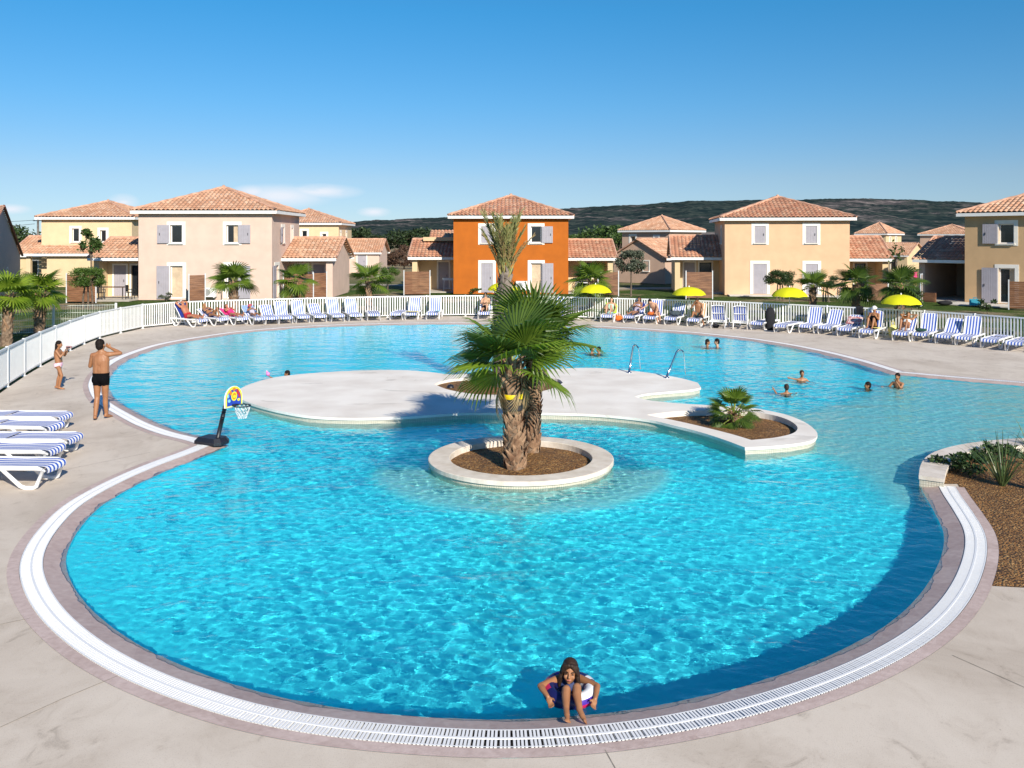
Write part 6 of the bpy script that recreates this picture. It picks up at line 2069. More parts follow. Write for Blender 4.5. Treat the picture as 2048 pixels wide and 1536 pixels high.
screen('wooden screen beside the terrace at the far left, behind the young pine', 133, 192, 548, 606, 55)
screen('narrow wooden screen standing between the doors of the cream villa', 381, 407, 549, 602, 56.2, 35)
screen('wooden screen closing the porch right of the cream villa', 567, 627, 547, 594, 58.5)
screen('short dark wooden screen at the gable end of the cream villa porch', 628, 651, 545, 592, 59.6, 40)
screen('wooden screen in front of the porch left of the orange villa', 808, 860, 542, 590, 62.5)
screen('wooden screen right of the orange villa, behind the parasol', 1196, 1237, 543, 592, 61.5)
screen('wooden screen at the porch left of the ochre villa', 1372, 1425, 543, 598, 58.5)
screen('wooden screen right of the ochre villa, behind the dark palms', 1735, 1776, 566, 602, 56.5)
screen('dark wooden screen edge-on before the shaded porch of the tan villa', 1836, 1850, 549, 612, 52.5, 60)
screen('sunlit golden wooden screen at the right edge', 2027, 2075, 562, 620, 49.4, -35)


# ---- terrace furniture
def table(label, loc, rz, w, d, h, top, legm):
    t = thing('terrace_table', label, 'table', loc, rz)
    b = MB(); b.box((0, 0, h - .02), (w, d, .04)); b.build('tabletop', top, t)
    for i in (-1, 1):
        for j in (-1, 1):
            b = MB(); b.box((i * (w / 2 - .05), j * (d / 2 - .05), (h - .04) / 2), (.05, .05, h - .04)); b.build('leg', legm, t)


def chair(label, loc, rz, m, group=None):
    t = thing('terrace_chair', label, 'chair', loc, rz, group)
    b = MB(); b.box((0, 0, .43), (.46, .46, .035)); b.build('seat', m, t)
    b = MB()
    for k in range(5): b.box((-.18 + .09 * k, .22, .68), (.05, .025, .42))
    b.box((0, .22, .89), (.46, .03, .05)); b.build('backrest', m, t)
    for i in (-1, 1):
        for j in (-1, 1):
            b = MB(); b.box((i * .20, j * .20, .21), (.035, .035, .42)); b.build('leg', m, t)
        b = MB(); b.box((i * .23, 0, .63), (.035, .44, .03)); b.box((i * .23, -.2, .52), (.03, .03, .2)); b.build('armrest', m, t)


x0 = H1P.x; y0 = H1P.y
DKW = mat('dark brown table wood', (.12, .075, .05), .6, .2, 5)
table('dark topped terrace table under the porch left of the cream villa', (x0 - 1.75, y0 + .2, .08), 0, 1.7, .9, .78, DKW, STEEL)
chair('dark chair left of the terrace table at the cream villa', (x0 - 2.25, y0 - .55, .08), R(180), DARKM, 'dark chairs at the cream villa terrace')
chair('dark chair right of the terrace table at the cream villa', (x0 - .5, y0 - .1, .08), R(90), DARKM, 'dark chairs at the cream villa terrace')
p = GD(1160, 582, 62); chair('white plastic chair under the porch right of the orange villa', (H2P.x + 9.05, H2P.y + 1.2, .08), R(200), PLASTIC)
table('small white table beside the white chair right of the orange villa', (H2P.x + 9.85, H2P.y + 1.0, .08), 0, .7, .7, .72, PLASTIC, PLASTIC)
# barbecue stand in the orange villa porch
bq = thing('barbecue', 'white barbecue on a tall stand in the porch left of the orange villa', 'barbecue', (H2P.x - .55, H2P.y + 2.3, .08), 0)
b = MB(); b.box((0, 0, .90), (.78, .42, .16), taper=1.08); b.build('bowl', PLASTIC, bq)
for i in (-1, 1):
    for j in (-1, 1):
        b = MB(); b.bar((i * .30, j * .16, .83), (i * .36, j * .20, 0), .035, .035); b.build('leg', ALU, bq)
b = MB(); b.box((0, 0, .22), (.66, .36, .03)); b.build('shelf', ALU, bq)
p = GD(1692, 598, 58)
table('terrace table with purple cloth at the right corner of the ochre villa', (p.x, p.y, .03), R(-8), 1.0, .8, .74, mat('purple table cloth', (.10, .04, .13), .8, .2, 10, col2=(.35, .30, .36)), ALU)
chair('chair right of the purple topped table at the ochre villa', (p.x + 1.0, p.y + .2, .03), R(80), DARKM)
# blue beach crate and dark pile on the tan villa terrace
p = GD(1950, 609, 52.2)
cr = thing('beach_crate', 'turquoise woven beach crate on the terrace of the tan villa', 'crate', (p.x, p.y, .07), R(-25))
b = MB(); wall = mat('turquoise weave', (.03, .30, .42), .7, .3, 40, .6, 60)
for sx, sy, w_, d_ in ((0, -.2, .6, .02), (0, .2, .6, .02), (-.29, 0, .02, .4), (.29, 0, .02, .4)): b.box((sx, sy, .18), (w_, d_, .36))
b.box((0, 0, .02), (.58, .4, .03)); b.build('body', wall, cr)
for s in (-1, 1):
    b = MB(); b.tube([(-.1, s * .2, .35), (-.07, s * .22, .45), (.07, s * .22, .45), (.1, s * .2, .35)], .014, 6); b.build('handle', wall, cr)
p = GD(1890, 609, 53); bag('dark heap of clothes on the terrace edge of the tan villa', (p.x, p.y, .02), (.95, .5, .26), T_BLK, .3, 'clothes_heap', 'clothes', seed=20, strap=False)
b = MB(); b.box((0, 0, .3), (.95, .12, .58)); b.box((0, -.07, .3), (.8, .02, .44))
tag(b.build('bench_front', WOOD, None, tuple(GD(1854, 597, 54) * Vector((1, 1, 0)) if False else (GD(1856, 597, 54.6).x, 54.6, .08)), (0, 0, R(-47))), 'low orange wooden bench front inside the shaded porch of the tan villa', 'bench')

# ---- basketball stand
p = G(424, 887); bs = thing('basketball_stand', 'small black basketball stand with a bright backboard on the tip of the deck', 'basketball hoop', (p.x + .02, p.y, .01), R(-25))
b = MB()
poly = [(-.30, -.19), (.22, -.21), (.30, -.1), (.30, .1), (.22, .21), (-.30, .19)]
V = [(x, y, .0) for x, y in poly] + [(x, y, .05) for x, y in poly] + [(x * .8, y * .78, .125) for x, y in poly]
b.add(V, [(i, (i + 1) % 6, 6 + (i + 1) % 6, 6 + i) for i in range(6)] + [(6 + i, 6 + (i + 1) % 6, 12 + (i + 1) % 6, 12 + i) for i in range(6)] + [tuple(range(12, 18))]); b.build('base', BLACKP, bs)
b = MB(); b.tube([(.12, 0, .10), (.25, 0, .55)], .042, 12); b.tube([(.243, 0, .52), (.335, 0, .84)], .035, 12); b.tube([(.33, 0, .80), (.51, 0, .93)], .03, 10)
for z_ in range(5): b.tube([(.241 + .0145 * z_, 0, .52 + .05 * z_), (.245 + .0145 * z_, 0, .532 + .05 * z_)], .044, 12)
b.build('pole', BLACKP, bs)
bo = MB(); n = 20
shape = [(-.25, .0), (.25, .0)] + [(.25 * math.cos(PI * k / n) * (1 if True else 1), .16 + .27 * math.sin(PI * k / n)) for k in range(n + 1)]
def plate(mb, sh, x0_, x1_, mi=0, cy=0, cz=0, k=1.0):
    V = [(x0_, cy + y * k, cz + z * k) for y, z in sh] + [(x1_, cy + y * k, cz + z * k) for y, z in sh]; m_ = len(sh)
    mb.add(V, [tuple(reversed(range(m_))), tuple(range(m_, 2 * m_))] + [(i, (i + 1) % m_, m_ + (i + 1) % m_, m_ + i) for i in range(m_)], mi)
plate(bo, shape, 0, .028)
BC = [mat('white board edge', (.78, .78, .72), .5, .03, 5), mat('board yellow', (.80, .72, .03), .5, .05, 5), mat('board blue', (.02, .06, .42), .45, .1, 5), mat('board orange', (.72, .20, .02), .5, .1, 5), mat('board red', (.60, .03, .03), .5, .1, 5), mat('board light blue', (.20, .52, .72), .5, .1, 5)]
bb_ = bo.build('backboard', BC[0], bs, (.50, 0, .755)); bb_.scale = (1, .95, .92)
d_ = MB(); plate(d_, shape, .028, .031, 0, 0, .012, .95); d_.build('yellow_border', BC[1], bb_)
d_ = MB(); plate(d_, shape, .031, .034, 0, 0, .03, .80); d_.build('blue_field', BC[2], bb_)


def disc(sx, y, z, ry, rz_, mi, x=.034, name='printed_spot'):
    d_ = MB(); plate(d_, [(ry * math.cos(2 * PI * k / 14), rz_ * math.sin(2 * PI * k / 14)) for k in range(14)], x, x + .003, 0, y, z); return d_.build(name, BC[mi], bb_)


disc(0, .0, .22, .085, .10, 1); disc(0, .0, .22, .055, .066, 3, .037); disc(0, .0, .215, .04, .035, 1, .040)
disc(0, -.10, .30, .035, .05, 3); disc(0, .10, .30, .035, .06, 4); disc(0, -.14, .14, .04, .035, 5); disc(0, .13, .13, .04, .03, 1); disc(0, .0, .365, .045, .035, 3); disc(0, .15, .22, .028, .05, 4); disc(0, -.165, .24, .025, .04, 5)
b = MB(); b.box((.555, 0, .79), (.09, .12, .03)); nn_ = 28
b.tube([(.735 + .155 * math.cos(2 * PI * k / nn_), .155 * math.sin(2 * PI * k / nn_), .79) for k in range(nn_ + 1)], .012, 6, cap=False); b.build('rim', BLACKP, bs)
b = MB(); m_ = 12
def npt(k, l):
    r = .150 - .015 * l - (.012 * (l > 2)); a = 2 * PI * (k + .5 * (l % 2)) / m_
    return (.735 + r * math.cos(a), r * math.sin(a), .782 - .058 * l)
for l in range(4):
    for k in range(m_):
        b.tube([npt(k, l), npt(k, l + 1)], .0045, 4); b.tube([npt(k, l), npt(k - (1 if l % 2 == 0 else -1), l + 1)], .0045, 4)
b.build('net', mat('white cord', (.82, .82, .82), .8, .05, 9), bs)

# ---- swan-neck water spouts on the island
def spout(label, base, top, tip, r=.032):
    t = thing('water_spout', label, 'water spout', base)
    B_ = Vector(base); tp = Vector(top) - B_; ti = Vector(tip) - B_
    b = MB(); b.lathe([(0, .02), (.075, .02), (.08, 0)], 18); b.build('flange', STEEL, t)
    b = MB(); b.tube([(0, 0, .01), tuple(tp * .5), tuple(tp * .93), tuple(tp + Vector((.03, 0, -.005))), tuple(tp.lerp(ti, .5) + Vector((0, 0, .028)))], [r, r, r, r * 1.0, r * .95], 12); b.build('pipe', STEEL, t)
    b = MB(); q = tp.lerp(ti, .45) + Vector((0, 0, .028)); b.tube([q, tuple(q.lerp(ti, .5) + Vector((0, 0, .012))), tuple(ti)], [r * .95, r * 1.25, r * 1.6], 12, flat=.5); b.build('nozzle', STEEL, t)
    b = MB()
    for i in range(5):
        yy = (i - 2) * .014
        b.tube([(ti.x + .0, ti.y + yy, ti.z - .01), (ti.x + .03, ti.y + yy * 1.3, ti.z - .28), (ti.x + .05 + .01 * (i % 2), ti.y + yy * 1.6, ti.z - .62)], [.005, .0038, .0028], 5)
    b.build('falling_water', WATERJ, t)


m = bpy.data.materials.new('falling water'); m.use_nodes = True; bq_ = m.node_tree.nodes['Principled BSDF']; bq_.inputs['Base Color'].default_value = (.9, .97, 1, 1); bq_.inputs['Transmission Weight'].default_value = .8; bq_.inputs['Roughness'].default_value = .15; bq_.inputs['IOR'].default_value = 1.33
WATERJ = m
p = G(1258, 745, IZ); q = GD(1267, 690, p.y); e = GD(1277, 696, p.y - .1); spout('left steel swan-neck water spout on the island', p, q, e)
p = G(1333, 755.5, IZ); q = GD(1355, 700, p.y); e = GD(1367, 704, p.y - .1); spout('right steel swan-neck water spout on the island, leaning more', p, q, e)
p = G(901, 775.5, .03); t = thing('garden_spotlight', 'small black spotlight on the gravel at the left tip of the island bed', 'spotlight', p)
b = MB(); b.lathe([(.10, 0), (.10, .02), (.085, .05), (.05, .08), (0, .09)], 18); b.build('housing', BLACKP, t); b = MB(); b.lathe([(0, .095), (.045, .088), (.05, .082)], 14); b.build('lens', GLASSD, t)
p = G(1268, 790, .0); q = G(1360, 762, IZ)
# utility pole with wires behind the yellow villa at the left
p = GD(76, 560, 84); up_ = thing('utility_pole', 'grey utility pole with wires beside the pale yellow villa at the far left', 'utility pole', (p.x, p.y, 0))
b = MB(); b.tube([(0, 0, 0), (0, 0, 5.9)], [.13, .09], 10); b.build('pole', mat('grey pole wood', (.30, .27, .25), .9, .2, 6), up_)
b = MB(); b.box((0, 0, 5.75), (.9, .08, .08)); b.build('crossarm', DARKM, up_)
for k, dz in ((0, 0), (1, -.35)):
    b = MB(); b.tube([(-.3 - 14 * u, -8 * u, 5.8 + dz * (1 - u) - .9 * u * (1 - u) - .5 * u - 1.0 * k * u) for u in [i / 12 for i in range(13)]], .018, 4); b.build('wire', DARKM, up_)
# ------------------------------------------------------------------ the people
def lounge_person(key, label, skin, back, knees=0, h=1.65, arms='side', k=.95, **kw):
    c, a, bk = LPOS[key]
    J, dr, nr = recline_joints(back, knees, h, .37, arms)
    f = (nr * .8 - dr * .0 + Vector((0, -.35, .2))).normalized() if back < 55 else Vector((0, -1, -.1)).normalized()
    return make_person(J, label, skin, k, .015, face=f, up=dr, loc=c, rz=a, **kw)


SUNG = mat('dark sunglasses', (.01, .01, .012), .2, .1, 5)


def glasses(o, hp, HM, hk=1.0):
    mb = MB()
    for s in (-1, 1): mb.ell(hp(s * .035, .085, .008), (.026 * hk, .012 * hk, .02 * hk), 8, 6, rot=HM)
    mb.tube([hp(-.07, .06, .014), hp(-.03, .097, .014), hp(.03, .097, .014), hp(.07, .06, .014)], .006, 5)
    mb.build('sunglasses', SUNG, o)


def hat(o, hp, HM, m, hk=1.0, brim=.13):
    mb = MB()
    mb.ell(hp(0, -.012, .07), (.092 * hk, .105 * hk, .07 * hk), 14, 8, rot=HM)
    c = hp(0, -.01, .05)
    V = []
    for rr in (.085, brim):
        for k in range(20):
            a = 2 * PI * k / 20; V.append(c + HM @ Vector((math.cos(a) * rr, math.sin(a) * rr * 1.1, -.012 * (rr > .1))) * hk)
    mb.add(V, [(k, (k + 1) % 20, 20 + (k + 1) % 20, 20 + k) for k in range(20)], 0, True)
    mb.build('hat', m, o)


o, hp, HM = lounge_person('L1', 'grey haired man in red swim shorts lying back with one arm behind his head', SK_RED, 52, 0, 1.78, 'head', 1.08, hair=HAIRG, clothes=[('swim_shorts', C_RED, TRUNKS, .012)]); glasses(o, hp, HM)
lounge_person('L2', 'fair haired sunbather in a dark bikini propped on a lounger beside the man in red', SK_TAN, 32, 1, 1.65, 'fold', .92, hair=HAIRL, hairlen=.18, fem=True, clothes=[('bikini_bottom', C_BLUE, BRIEF, .008), ('bikini_top', C_BLUE, BRA, .008)])
lounge_person('L3', 'sunbather in a bright pink top lying with arms folded', SK_RED, 25, 0, 1.62, 'fold', .94, hair=HAIRB, fem=True, clothes=[('pink_top', C_PINK, SUIT, .010)])
o, hp, HM = lounge_person('L4', 'child in a pink sun hat sitting on a striped lounger', SK_TAN, 34, 0, 1.25, 'fold', .74, hair=HAIRL, clothes=[('swimsuit', mat('flowered swimsuit', (.30, .34, .50), .7, .2, 50, col2=(.70, .60, .62)), SUIT, .008)]); hat(o, hp, HM, C_PINK, .8)
o, hp, HM = lounge_person('C1', 'man in black trunks and sunglasses sitting up left of the tall palm', SK_LT, 66, 1, 1.75, 'fold', 1.0, hair=HAIRB, clothes=[('swim_trunks', C_BLACK, TRUNKS, .010)]); glasses(o, hp, HM)
lounge_person('R1', 'woman in a pale green top reclining with closed eyes on a green towel', SK_LT, 46, 2, 1.62, 'side', .94, hair=HAIRD, hairlen=.1, fem=True, clothes=[('green_top', C_TEAL, SUIT, .012)])
lounge_person('R2', 'dark skinned woman in a print swimsuit reading on a lounger', SK_BR, 58, 0, 1.66, 'fold', .95, hair=HAIRB, hairlen=.08, fem=True, clothes=[('swimsuit', C_PRINT, SUIT, .008)])
# young man sitting sideways, leaning forward
c, a, bk = LPOS['R3']
J = dict(pelvis=(.10, -.05, .50), chest=(.0, -.30, .83), head=(-.08, -.50, 1.04), sh_l=(.17, -.33, .93), sh_r=(-.16, -.40, .93), el_l=(.28, -.42, .68), el_r=(-.36, -.52, .76), wr_l=(.22, -.60, .52), wr_r=(-.48, -.70, .68), hip_l=(.16, -.08, .47), hip_r=(.0, -.06, .47), kn_l=(.34, -.44, .50), kn_r=(-.02, -.48, .50), an_l=(.42, -.48, .075), an_r=(.30, -.52, .08), to_l=(.46, -.62, .03), to_r=(.34, -.66, .03))
J['kn_r'] = (.22, -.48, .50)
make_person(J, 'young man leaning forward on the edge of a lounger, reaching into a bag', SK_LT, .97, .015, face=(-.25, -.8, -.5), loc=c, rz=a, hair=HAIRD, clothes=[('swim_shorts', C_BLUE, TRUNKS, .012)])
c, a, bk = LPOS['R5']
J = dict(pelvis=(.02, .0, .50), chest=(.02, -.06, .88), head=(.0, -.20, 1.16), sh_l=(.19, -.08, 1.0), sh_r=(-.16, -.08, 1.0), el_l=(.27, -.18, .72), el_r=(-.25, -.26, .80), wr_l=(.20, -.34, .52), wr_r=(-.09, -.33, 1.04), hip_l=(.10, -.02, .47), hip_r=(-.07, -.02, .47), kn_l=(.26, -.40, .56), kn_r=(-.12, -.44, .62), an_l=(.38, -.48, .07), an_r=(-.12, -.62, .43), to_l=(.42, -.62, .03), to_r=(-.14, -.78, .42))
make_person(J, 'bare chested man sitting on the orange striped lounger, one hand at his face', SK_TAN, 1.0, .015, face=(-.3, -.85, -.35), loc=c, rz=a, hair=HAIRB, clothes=[('swim_shorts', mat('grey green shorts', (.08, .11, .09), .8, .1, 6), TRUNKS, .014)])
c, a, bk = LPOS['R13']
J, dr, nr = recline_joints(74, 2, 1.6, .37, 'read')
o, hp, HM = make_person(J, 'woman in a black swimsuit and white hat reading with knees drawn up', SK_TAN, .96, .015, face=(-.1, -.9, -.35), up=(0, .1, 1), loc=c, rz=a, hair=HAIRG, fem=True, clothes=[('swimsuit', C_BLACK, SUIT, .008)]); hat(o, hp, HM, C_WHITE, 1.0, .12)
lounge_person('R14', 'sunbather in a white bikini lying beneath the right hand parasol with knees raised', SK_TAN, 40, 2, 1.64, 'head', .93, hair=HAIRD, fem=True, clothes=[('bikini_bottom', C_WHITE, BRIEF, .008), ('bikini_top', C_WHITE, BRA, .008)])
# far away figure in pink between the villas
p = GD(1830, 553, 74); J = stand_joints(1.6)
make_person(J, 'distant person in a pink top standing between the villas on the right', SK_TAN, .92, .02, face=(0, -1, 0), loc=(p.x, p.y, .0), hair=HAIRD, fem=True, clothes=[('pink_top', C_PINK, SUIT, .015)])

# man photographed from behind, holding something to his face
p = G(202, 838.5)
J = stand_joints(1.75)
J.update(head=Vector((-.02, .02, 1.64)), el_r=Vector((.37, .13, 1.45)), wr_r=Vector((.14, .17, 1.56)), hd_r=Vector((.04, .18, 1.62)), el_l=Vector((-.27, .06, 1.17)), wr_l=Vector((-.15, .27, 1.30)), hd_l=Vector((-.06, .27, 1.40)),
         kn_l=Vector((-.085, .0, .49)), an_l=Vector((-.075, -.12, .065)), to_l=Vector((-.13, .02, .026)), kn_r=Vector((.085, .03, .49)), an_r=Vector((.08, .10, .065)), to_r=Vector((.11, .25, .026)), sh_r=Vector((.195, 0, 1.44)))
make_person(J, 'tanned man in black swim trunks seen from behind, one hand raised to his head', SK_TAN, 1.14, .010, face=(.05, 1, .0), loc=(p.x, p.y, 0), hair=HAIRD, clothes=[('swim_trunks', C_BLACK, TRUNKS, .008)])
# girl with a camcorder
p = G(117, 778.5)
J = stand_joints(1.28)
s_ = 1.28 / 1.75
J.update({n: Vector(v) * s_ for n, v in dict(chest=(0, -.03, 1.30), head=(0, .02, 1.63), sh_l=(-.15, -.02, 1.41), sh_r=(.15, -.02, 1.41), el_r=(.20, .14, 1.20), wr_r=(.10, .26, 1.38), hd_r=(.05, .30, 1.50), el_l=(-.20, .14, 1.20), wr_l=(-.08, .28, 1.38), hd_l=(-.02, .32, 1.50),
         pelvis=(0, .02, .92), kn_r=(.08, .14, .50), an_r=(.07, .04, .065), to_r=(.07, .22, .026), kn_l=(-.08, .0, .49), an_l=(-.085, -.10, .065), to_l=(-.09, .07, .026)).items()})
J['hk'] = (.84, 0, 0)
make_person(J, 'girl in pink flowered bikini bottoms filming with a camcorder by the fence', SK_TAN, .82, .009, face=(0, 1, -.02), loc=(p.x, p.y, 0), rz=R(-84), hair=HAIRD, hairlen=.27, fem=False, thin=.95, clothes=[('bikini_bottom', C_FLOW, BRIEF, .007)])
M = Matrix.Rotation(R(-84), 3, 'Z')
cp = M @ Vector((.02, .36, 1.50)) * 1
cq = Vector((p.x, p.y, 0)) + M @ (Vector((.02, .36, 1.53)) * s_)
t = thing('camcorder', 'small pinkish camcorder held up by the girl', 'camcorder', cq, R(-84))
b = MB(); b.box((0, 0, 0), (.05, .12, .06)); b.tube([(0, .055, .0), (0, .085, 0)], .024, 12); b.build('body', mat('rose metal', (.40, .22, .22), .4, .1, 6), t)
b = MB(); b.box((-.05, -.02, 0), (.008, .07, .05)); b.build('screen', GLASSD, t)
b = MB(); b.box((.029, 0, -.002), (.008, .10, .03)); b.build('hand_strap', BLACKP, t)


# swimmers
def swimmer(label, x, ysurf, yhead, face, skin=SK_TAN, k=.8, hair=HAIRD, arm=None, dx=0, hairlen=0, d=None, **kw):
    dd = (HC - WATER_Z) * FOC / (ysurf - HY) if d is None else d
    q = GD(x, yhead, dd); f = Vector(face).normalized()
    s = Vector((f.y, -f.x, 0))                       # the swimmer's right
    H = Vector((0, 0, q.z)); hk = kw.pop('hk', .9 * k + .1)
    neck = H + Vector((0, 0, -.20 * k)) - f * .02
    pel = H + Vector((0, 0, -.66 * k)) - f * .08
    J = dict(head=H, chest=H + Vector((0, 0, -.36 * k)) - f * .03, pelvis=pel, hk=(hk, 0, 0))
    for n, q_ in (('l', -1), ('r', 1)):
        J['sh_' + n] = neck + s * (q_ * .175 * k) + Vector((0, 0, -.03))
        J['el_' + n] = J['sh_' + n] + s * (q_ * .14 * k) + f * .10 * k + Vector((0, 0, -.20 * k)); J['wr_' + n] = J['el_' + n] + f * .2 * k + s * (q_ * .06 * k) + Vector((0, 0, .04))
        J['hip_' + n] = pel + s * (q_ * .085 * k); J['kn_' + n] = pel + s * (q_ * .12 * k) + f * .32 * k + Vector((0, 0, .05)); J['an_' + n] = J['kn_' + n] - f * .36 * k + Vector((0, 0, -.02)); J['to_' + n] = J['an_' + n] - f * .14 * k
    if arm:
        n, e, w_ = arm
        J['el_' + n] = H + Vector(e); J['wr_' + n] = H + Vector(w_)
        J.pop('hd_' + n, None)
    return make_person(J, label, skin, k, .013, face=(f.x, f.y, f.z), loc=(q.x, q.y, 0), hair=hair, hairlen=hairlen, **kw)


o, hp, HM = swimmer('dark haired boy in the water behind the island, holding out a pink toy', 574, 760, 747.5, (-1, -.25, 0), SK_TAN, .80, HAIRD, ('l', (-.26, -.16, -.17), (-.44, -.18, -.06)))
p = o.location + Vector((-.50, -.19, .12 + 0.0)); zz = GD(536, 748, o.location.y - .2)
t = thing('pool_toy', 'small pink toy held by the dark haired boy', 'toy', zz)
b = MB(); b.ell((0, 0, 0), (.055, .05, .06), 12, 8); b.ell((-.03, 0, .055), .03, 10, 6); b.build('body', mat('pink plastic', (.80, .22, .50), .4, .05, 5), t); b = MB(); b.tube([(.0, 0, .05), (-.05, 0, .10)], .012, 6); b.build('handle', mat('pale pink plastic', (.85, .60, .72), .4, .05, 5), t)
swimmer('dark haired bather, left one of two heads close together right of the big fronds', 1184.5, 707, 697.5, (.7, -.6, 0), SK_BR, .85, HAIRD)
swimmer('dark haired bather, right one of two heads close together right of the big fronds', 1197, 708, 699, (-.8, -.4, 0), SK_BR, .85, HAIRD)
swimmer('dark haired woman in the water facing a man near the far edge', 1415.5, 694.5, 684, (1, -.2, 0), SK_TAN, .90, HAIRD, hairlen=.08, fem=True)
swimmer('man in the water facing the dark haired woman near the far edge', 1433.5, 694.5, 683.5, (-1, .15, 0), SK_LT, 1.0, HAIRD)
swimmer('laughing boy in the water facing the camera, right of the spouts', 1604, 762, 747, (-.05, -1, .05), SK_TAN, .74, HAIRB, ('r', (-.18, -.05, -.16), (-.36, -.08, -.12)))
swimmer('brown haired boy in the water seen from behind with one hand raised', 1573, 786.5, 775, (.15, 1, 0), SK_TAN, .74, HAIRB, ('l', (-.24, .02, -.20), (-.33, -.02, -.06)))
swimmer('low dark head of a swimmer left of the standing child', 1735, 776, 771, (-1, .1, .1), SK_TAN, .85, HAIRD)
swimmer('dark haired child standing chest deep near the right cusp of the deck', 1795, 774, 753, (-.7, -.6, 0), SK_TAN, .78, HAIRD, ('l', (.02, -.16, -.30), (-.10, -.16, -.12)))

# girl in the swim ring at the near edge
gl = Vector((.514, 7.50, 0))
J = dict(pelvis=(0, .37, -.20), chest=(0, .40, -.005), head=(.0, .325, .158), sh_l=(.10, .395, .055), sh_r=(-.10, .395, .055),
         el_l=(.235, .235, .070), el_r=(-.265, .235, .070), wr_l=(.205, .085, .040), wr_r=(-.205, .11, .045), hd_l=(.185, .04, .012), hd_r=(-.185, .07, .01),
         hip_l=(.052, .33, -.17), hip_r=(-.052, .33, -.17), kn_l=(.046, .085, .135), kn_r=(-.046, .075, .122), an_l=(.056, -.135, .048), an_r=(-.058, -.115, .046), to_l=(.088, -.240, .022), to_r=(-.054, -.230, .022), hk=(.86, 0, 0), hairdir=(0, .15, -1))
o, hp, HM = make_person(J, 'girl with long brown hair in a swim ring, feet on the pool edge', SK_TAN, .74, .0055, face=(-.10, -1, .10), loc=gl, hair=HAIRB, hairlen=.12, hairside=.085, fem=True, clothes=[('swimsuit', C_BLUE, SUIT, .008)], thin=.98)
hk = .86
eb = MB()
for s in (-1, 1):
    e = MB(); e.ell(hp(s * .033, .080, -.004), (.013 * hk, .008 * hk, .0062 * hk), 10, 6, rot=HM); e.build('eye', mat('eye dark', (.02, .013, .01), .2, .1, 5), o)
    e = MB(); e.tube([hp(s * .052, .074, .018), hp(s * .035, .087, .020), hp(s * .014, .089, .012)], [.004, .006, .004], 6); e.build('eyebrow', HAIRB, o)
e = MB(); e.tube([hp(-.021, .084, -.062), hp(-.008, .0925, -.0605), hp(.008, .0925, -.0605), hp(.021, .084, -.063)], [.003, .006, .006, .003], 6); e.build('mouth', mat('lips', (.36, .10, .09), .5, .1, 5), o)
RNAVY = mat('navy ring vinyl', (.012, .014, .09), .3, .1, 5); RWH = mat('white ring vinyl', (.75, .76, .78), .3, .05, 5); RRED = mat('crimson ring vinyl', (.50, .015, .09), .3, .1, 5); RPUR = mat('violet ring vinyl', (.07, .03, .32), .3, .1, 5)
b = MB(); nu, nv_ = 60, 20; V = []
for i in range(nu):
    a = 2 * PI * i / nu
    for j in range(nv_):
        q = 2 * PI * j / nv_; rr = .185 + .066 * math.cos(q); V.append((rr * math.cos(a), rr * math.sin(a), .066 * math.sin(q)))
o_ = len(b.v); b.v.extend(V)
for i in range(nu):
    for j in range(nv_):
        b.f.append([i * nv_ + j, ((i + 1) % nu) * nv_ + j, ((i + 1) % nu) * nv_ + (j + 1) % nv_, i * nv_ + (j + 1) % nv_]); b.sm.append(True)
        ang = i / nu * 360
        up_ = math.sin(2 * PI * (j + .5) / nv_)
        if 200 < ang < 262: mi = 0
        elif 150 < ang <= 200: mi = 0 if j % 20 > 4 else 2
        elif 278 < ang < 345: mi = 1 if up_ > .55 else (3 if up_ > .05 else (1 if up_ > -.12 else 2))
        elif ang >= 345 or ang < 40: mi = (0, 1)[(i // 3) % 2]
        elif 60 < ang < 130: mi = 3
        else: mi = 0
        b.m.append(mi)
tag(b.build('swim_ring', [RNAVY, RWH, RRED, RPUR], None, gl + Vector((0, .285, .012)), (R(4), 0, 0)), 'navy, white and crimson inflatable swim ring round the girl at the near edge', 'swim ring')
# ------------------------------------------------------------------ camera, sun, sky
cam = bpy.data.cameras.new('camera'); co_ = bpy.data.objects.new('camera', cam); COL.objects.link(co_)
co_.location = (0, 0, HC); co_.rotation_euler = (PI / 2, 0, 0)
cam.lens = FOC / 2048 * 36; cam.sensor_width = 36; cam.shift_y = -(768 - HY) / 2048
cam.clip_end = 20000; cam.clip_start = .05
scene.camera = co_
SUN_DIR = Vector((.455, -1, .60)).normalized()
sl = bpy.data.lights.new('sun', 'SUN'); sl.energy = 4.7; sl.angle = R(.5); sl.color = (1, .925, .80)
so = bpy.data.objects.new('sun', sl); COL.objects.link(so); so.location = (20, -30, 30)
so.rotation_euler = SUN_DIR.to_track_quat('Z', 'Y').to_euler()
sl.cycles.is_caustics_light = True
for o in recv: o.cycles.is_caustics_receiver = True
w = bpy.data.worlds.new('World'); scene.world = w; w.use_nodes = True
N, L = w.node_tree.nodes, w.node_tree.links
sk = N.new('ShaderNodeTexSky'); sk.sky_type = 'NISHITA'; sk.sun_disc = False
sk.sun_elevation = math.asin(SUN_DIR.z); sk.sun_rotation = math.atan2(SUN_DIR.x, SUN_DIR.y)
sk.altitude = 1500; sk.air_density = 1.0; sk.dust_density = 0.0; sk.ozone_density = 2.5
bg = N['Background']; bg.inputs['Strength'].default_value = .112
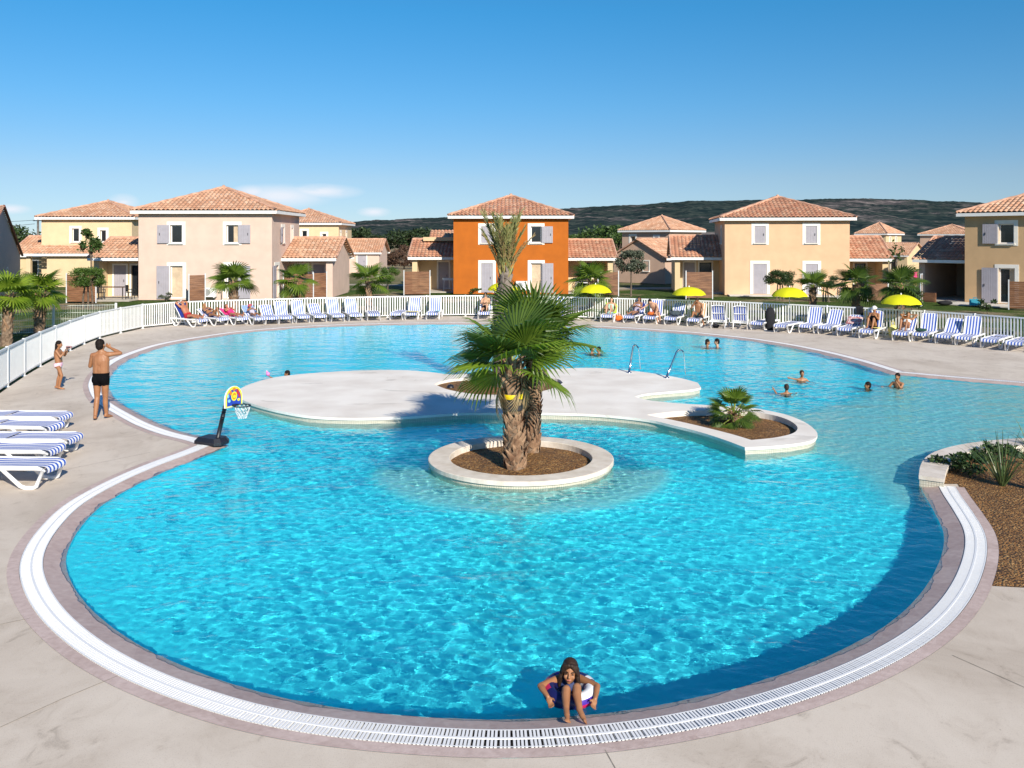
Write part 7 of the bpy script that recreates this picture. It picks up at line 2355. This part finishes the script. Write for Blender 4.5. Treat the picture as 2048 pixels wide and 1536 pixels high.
# clear deep-blue Mediterranean air: the sky model tinted by height, with a few low fair-weather clouds
tcw = N.new('ShaderNodeTexCoord'); spw = N.new('ShaderNodeSeparateXYZ'); L.new(tcw.outputs['Generated'], spw.inputs[0])
rw = ramp(N, [(0, (.36, .45, .64)), (.03, (.38, .46, .60)), (.067, (.42, .49, .58)), (.15, (.30, .57, .70)), (.25, (.19, .63, .80)), (.6, (.22, .56, .80)), (1, (.25, .5, .8))])
L.new(spw.outputs[2], rw.inputs[0])
mw = N.new('ShaderNodeMix'); mw.data_type = 'RGBA'; mw.blend_type = 'MULTIPLY'; mw.inputs['Factor'].default_value = 1
L.new(sk.outputs[0], mw.inputs['A']); L.new(rw.outputs[0], mw.inputs['B'])
mp_ = N.new('ShaderNodeMapping'); mp_.inputs['Scale'].default_value = (9, 9, 34); L.new(tcw.outputs['Generated'], mp_.inputs[0])
nw = N.new('ShaderNodeTexNoise'); nw.inputs['Scale'].default_value = 1.6; nw.inputs['Detail'].default_value = 7; nw.inputs['Roughness'].default_value = .6; L.new(mp_.outputs[0], nw.inputs['Vector'])


def blob(x_, y_, sx, sy):
    d_ = Vector(((x_ - CX) / FOC, 1, (HY - y_) / FOC)).normalized()
    sb_ = N.new('ShaderNodeVectorMath'); sb_.operation = 'SUBTRACT'; sb_.inputs[1].default_value = d_; L.new(tcw.outputs['Generated'], sb_.inputs[0])
    ml = N.new('ShaderNodeVectorMath'); ml.operation = 'MULTIPLY'; ml.inputs[1].default_value = (FOC / sx, FOC / sx, FOC / sy); L.new(sb_.outputs[0], ml.inputs[0])
    ln = N.new('ShaderNodeVectorMath'); ln.operation = 'LENGTH'; L.new(ml.outputs[0], ln.inputs[0])
    r_ = N.new('ShaderNodeMapRange'); r_.inputs[1].default_value = .15; r_.inputs[2].default_value = 1.0; r_.inputs[3].default_value = 1; r_.inputs[4].default_value = 0; L.new(ln.outputs['Value'], r_.inputs[0])
    return r_.outputs[0]


acc_ = None
for q_ in ((560, 392, 115, 26), (640, 383, 90, 17), (505, 384, 45, 16), (246, 404, 30, 17), (20, 418, 36, 10), (748, 424, 36, 11), (345, 420, 60, 8)):
    o_ = blob(*q_)
    if acc_ is None: acc_ = o_
    else:
        mm = N.new('ShaderNodeMath'); mm.operation = 'MAXIMUM'; L.new(acc_, mm.inputs[0]); L.new(o_, mm.inputs[1]); acc_ = mm.outputs[0]
nr2 = N.new('ShaderNodeMapRange'); nr2.inputs[1].default_value = .26; nr2.inputs[2].default_value = .54; L.new(nw.outputs['Fac'], nr2.inputs[0])
cm_ = N.new('ShaderNodeMath'); cm_.operation = 'MULTIPLY'; L.new(acc_, cm_.inputs[0]); L.new(nr2.outputs[0], cm_.inputs[1])
cm2 = N.new('ShaderNodeMath'); cm2.operation = 'MULTIPLY'; cm2.inputs[1].default_value = 1.0; cm2.use_clamp = True; L.new(cm_.outputs[0], cm2.inputs[0])
mc = N.new('ShaderNodeMix'); mc.data_type = 'RGBA'; L.new(cm2.outputs[0], mc.inputs['Factor']); L.new(mw.outputs['Result'], mc.inputs['A']); mc.inputs['B'].default_value = (5.3, 5.7, 6.3, 1)
L.new(mc.outputs['Result'], bg.inputs['Color'])
scene.view_settings.view_transform = 'Standard'; scene.view_settings.look = 'None'
scene.view_settings.exposure = EXPO; scene.view_settings.gamma = 1.0
scene.render.engine = 'CYCLES'
scene.cycles.use_denoising = True
scene.cycles.max_bounces = 8; scene.cycles.transparent_max_bounces = 8
scene.cycles.sample_clamp_indirect = 8
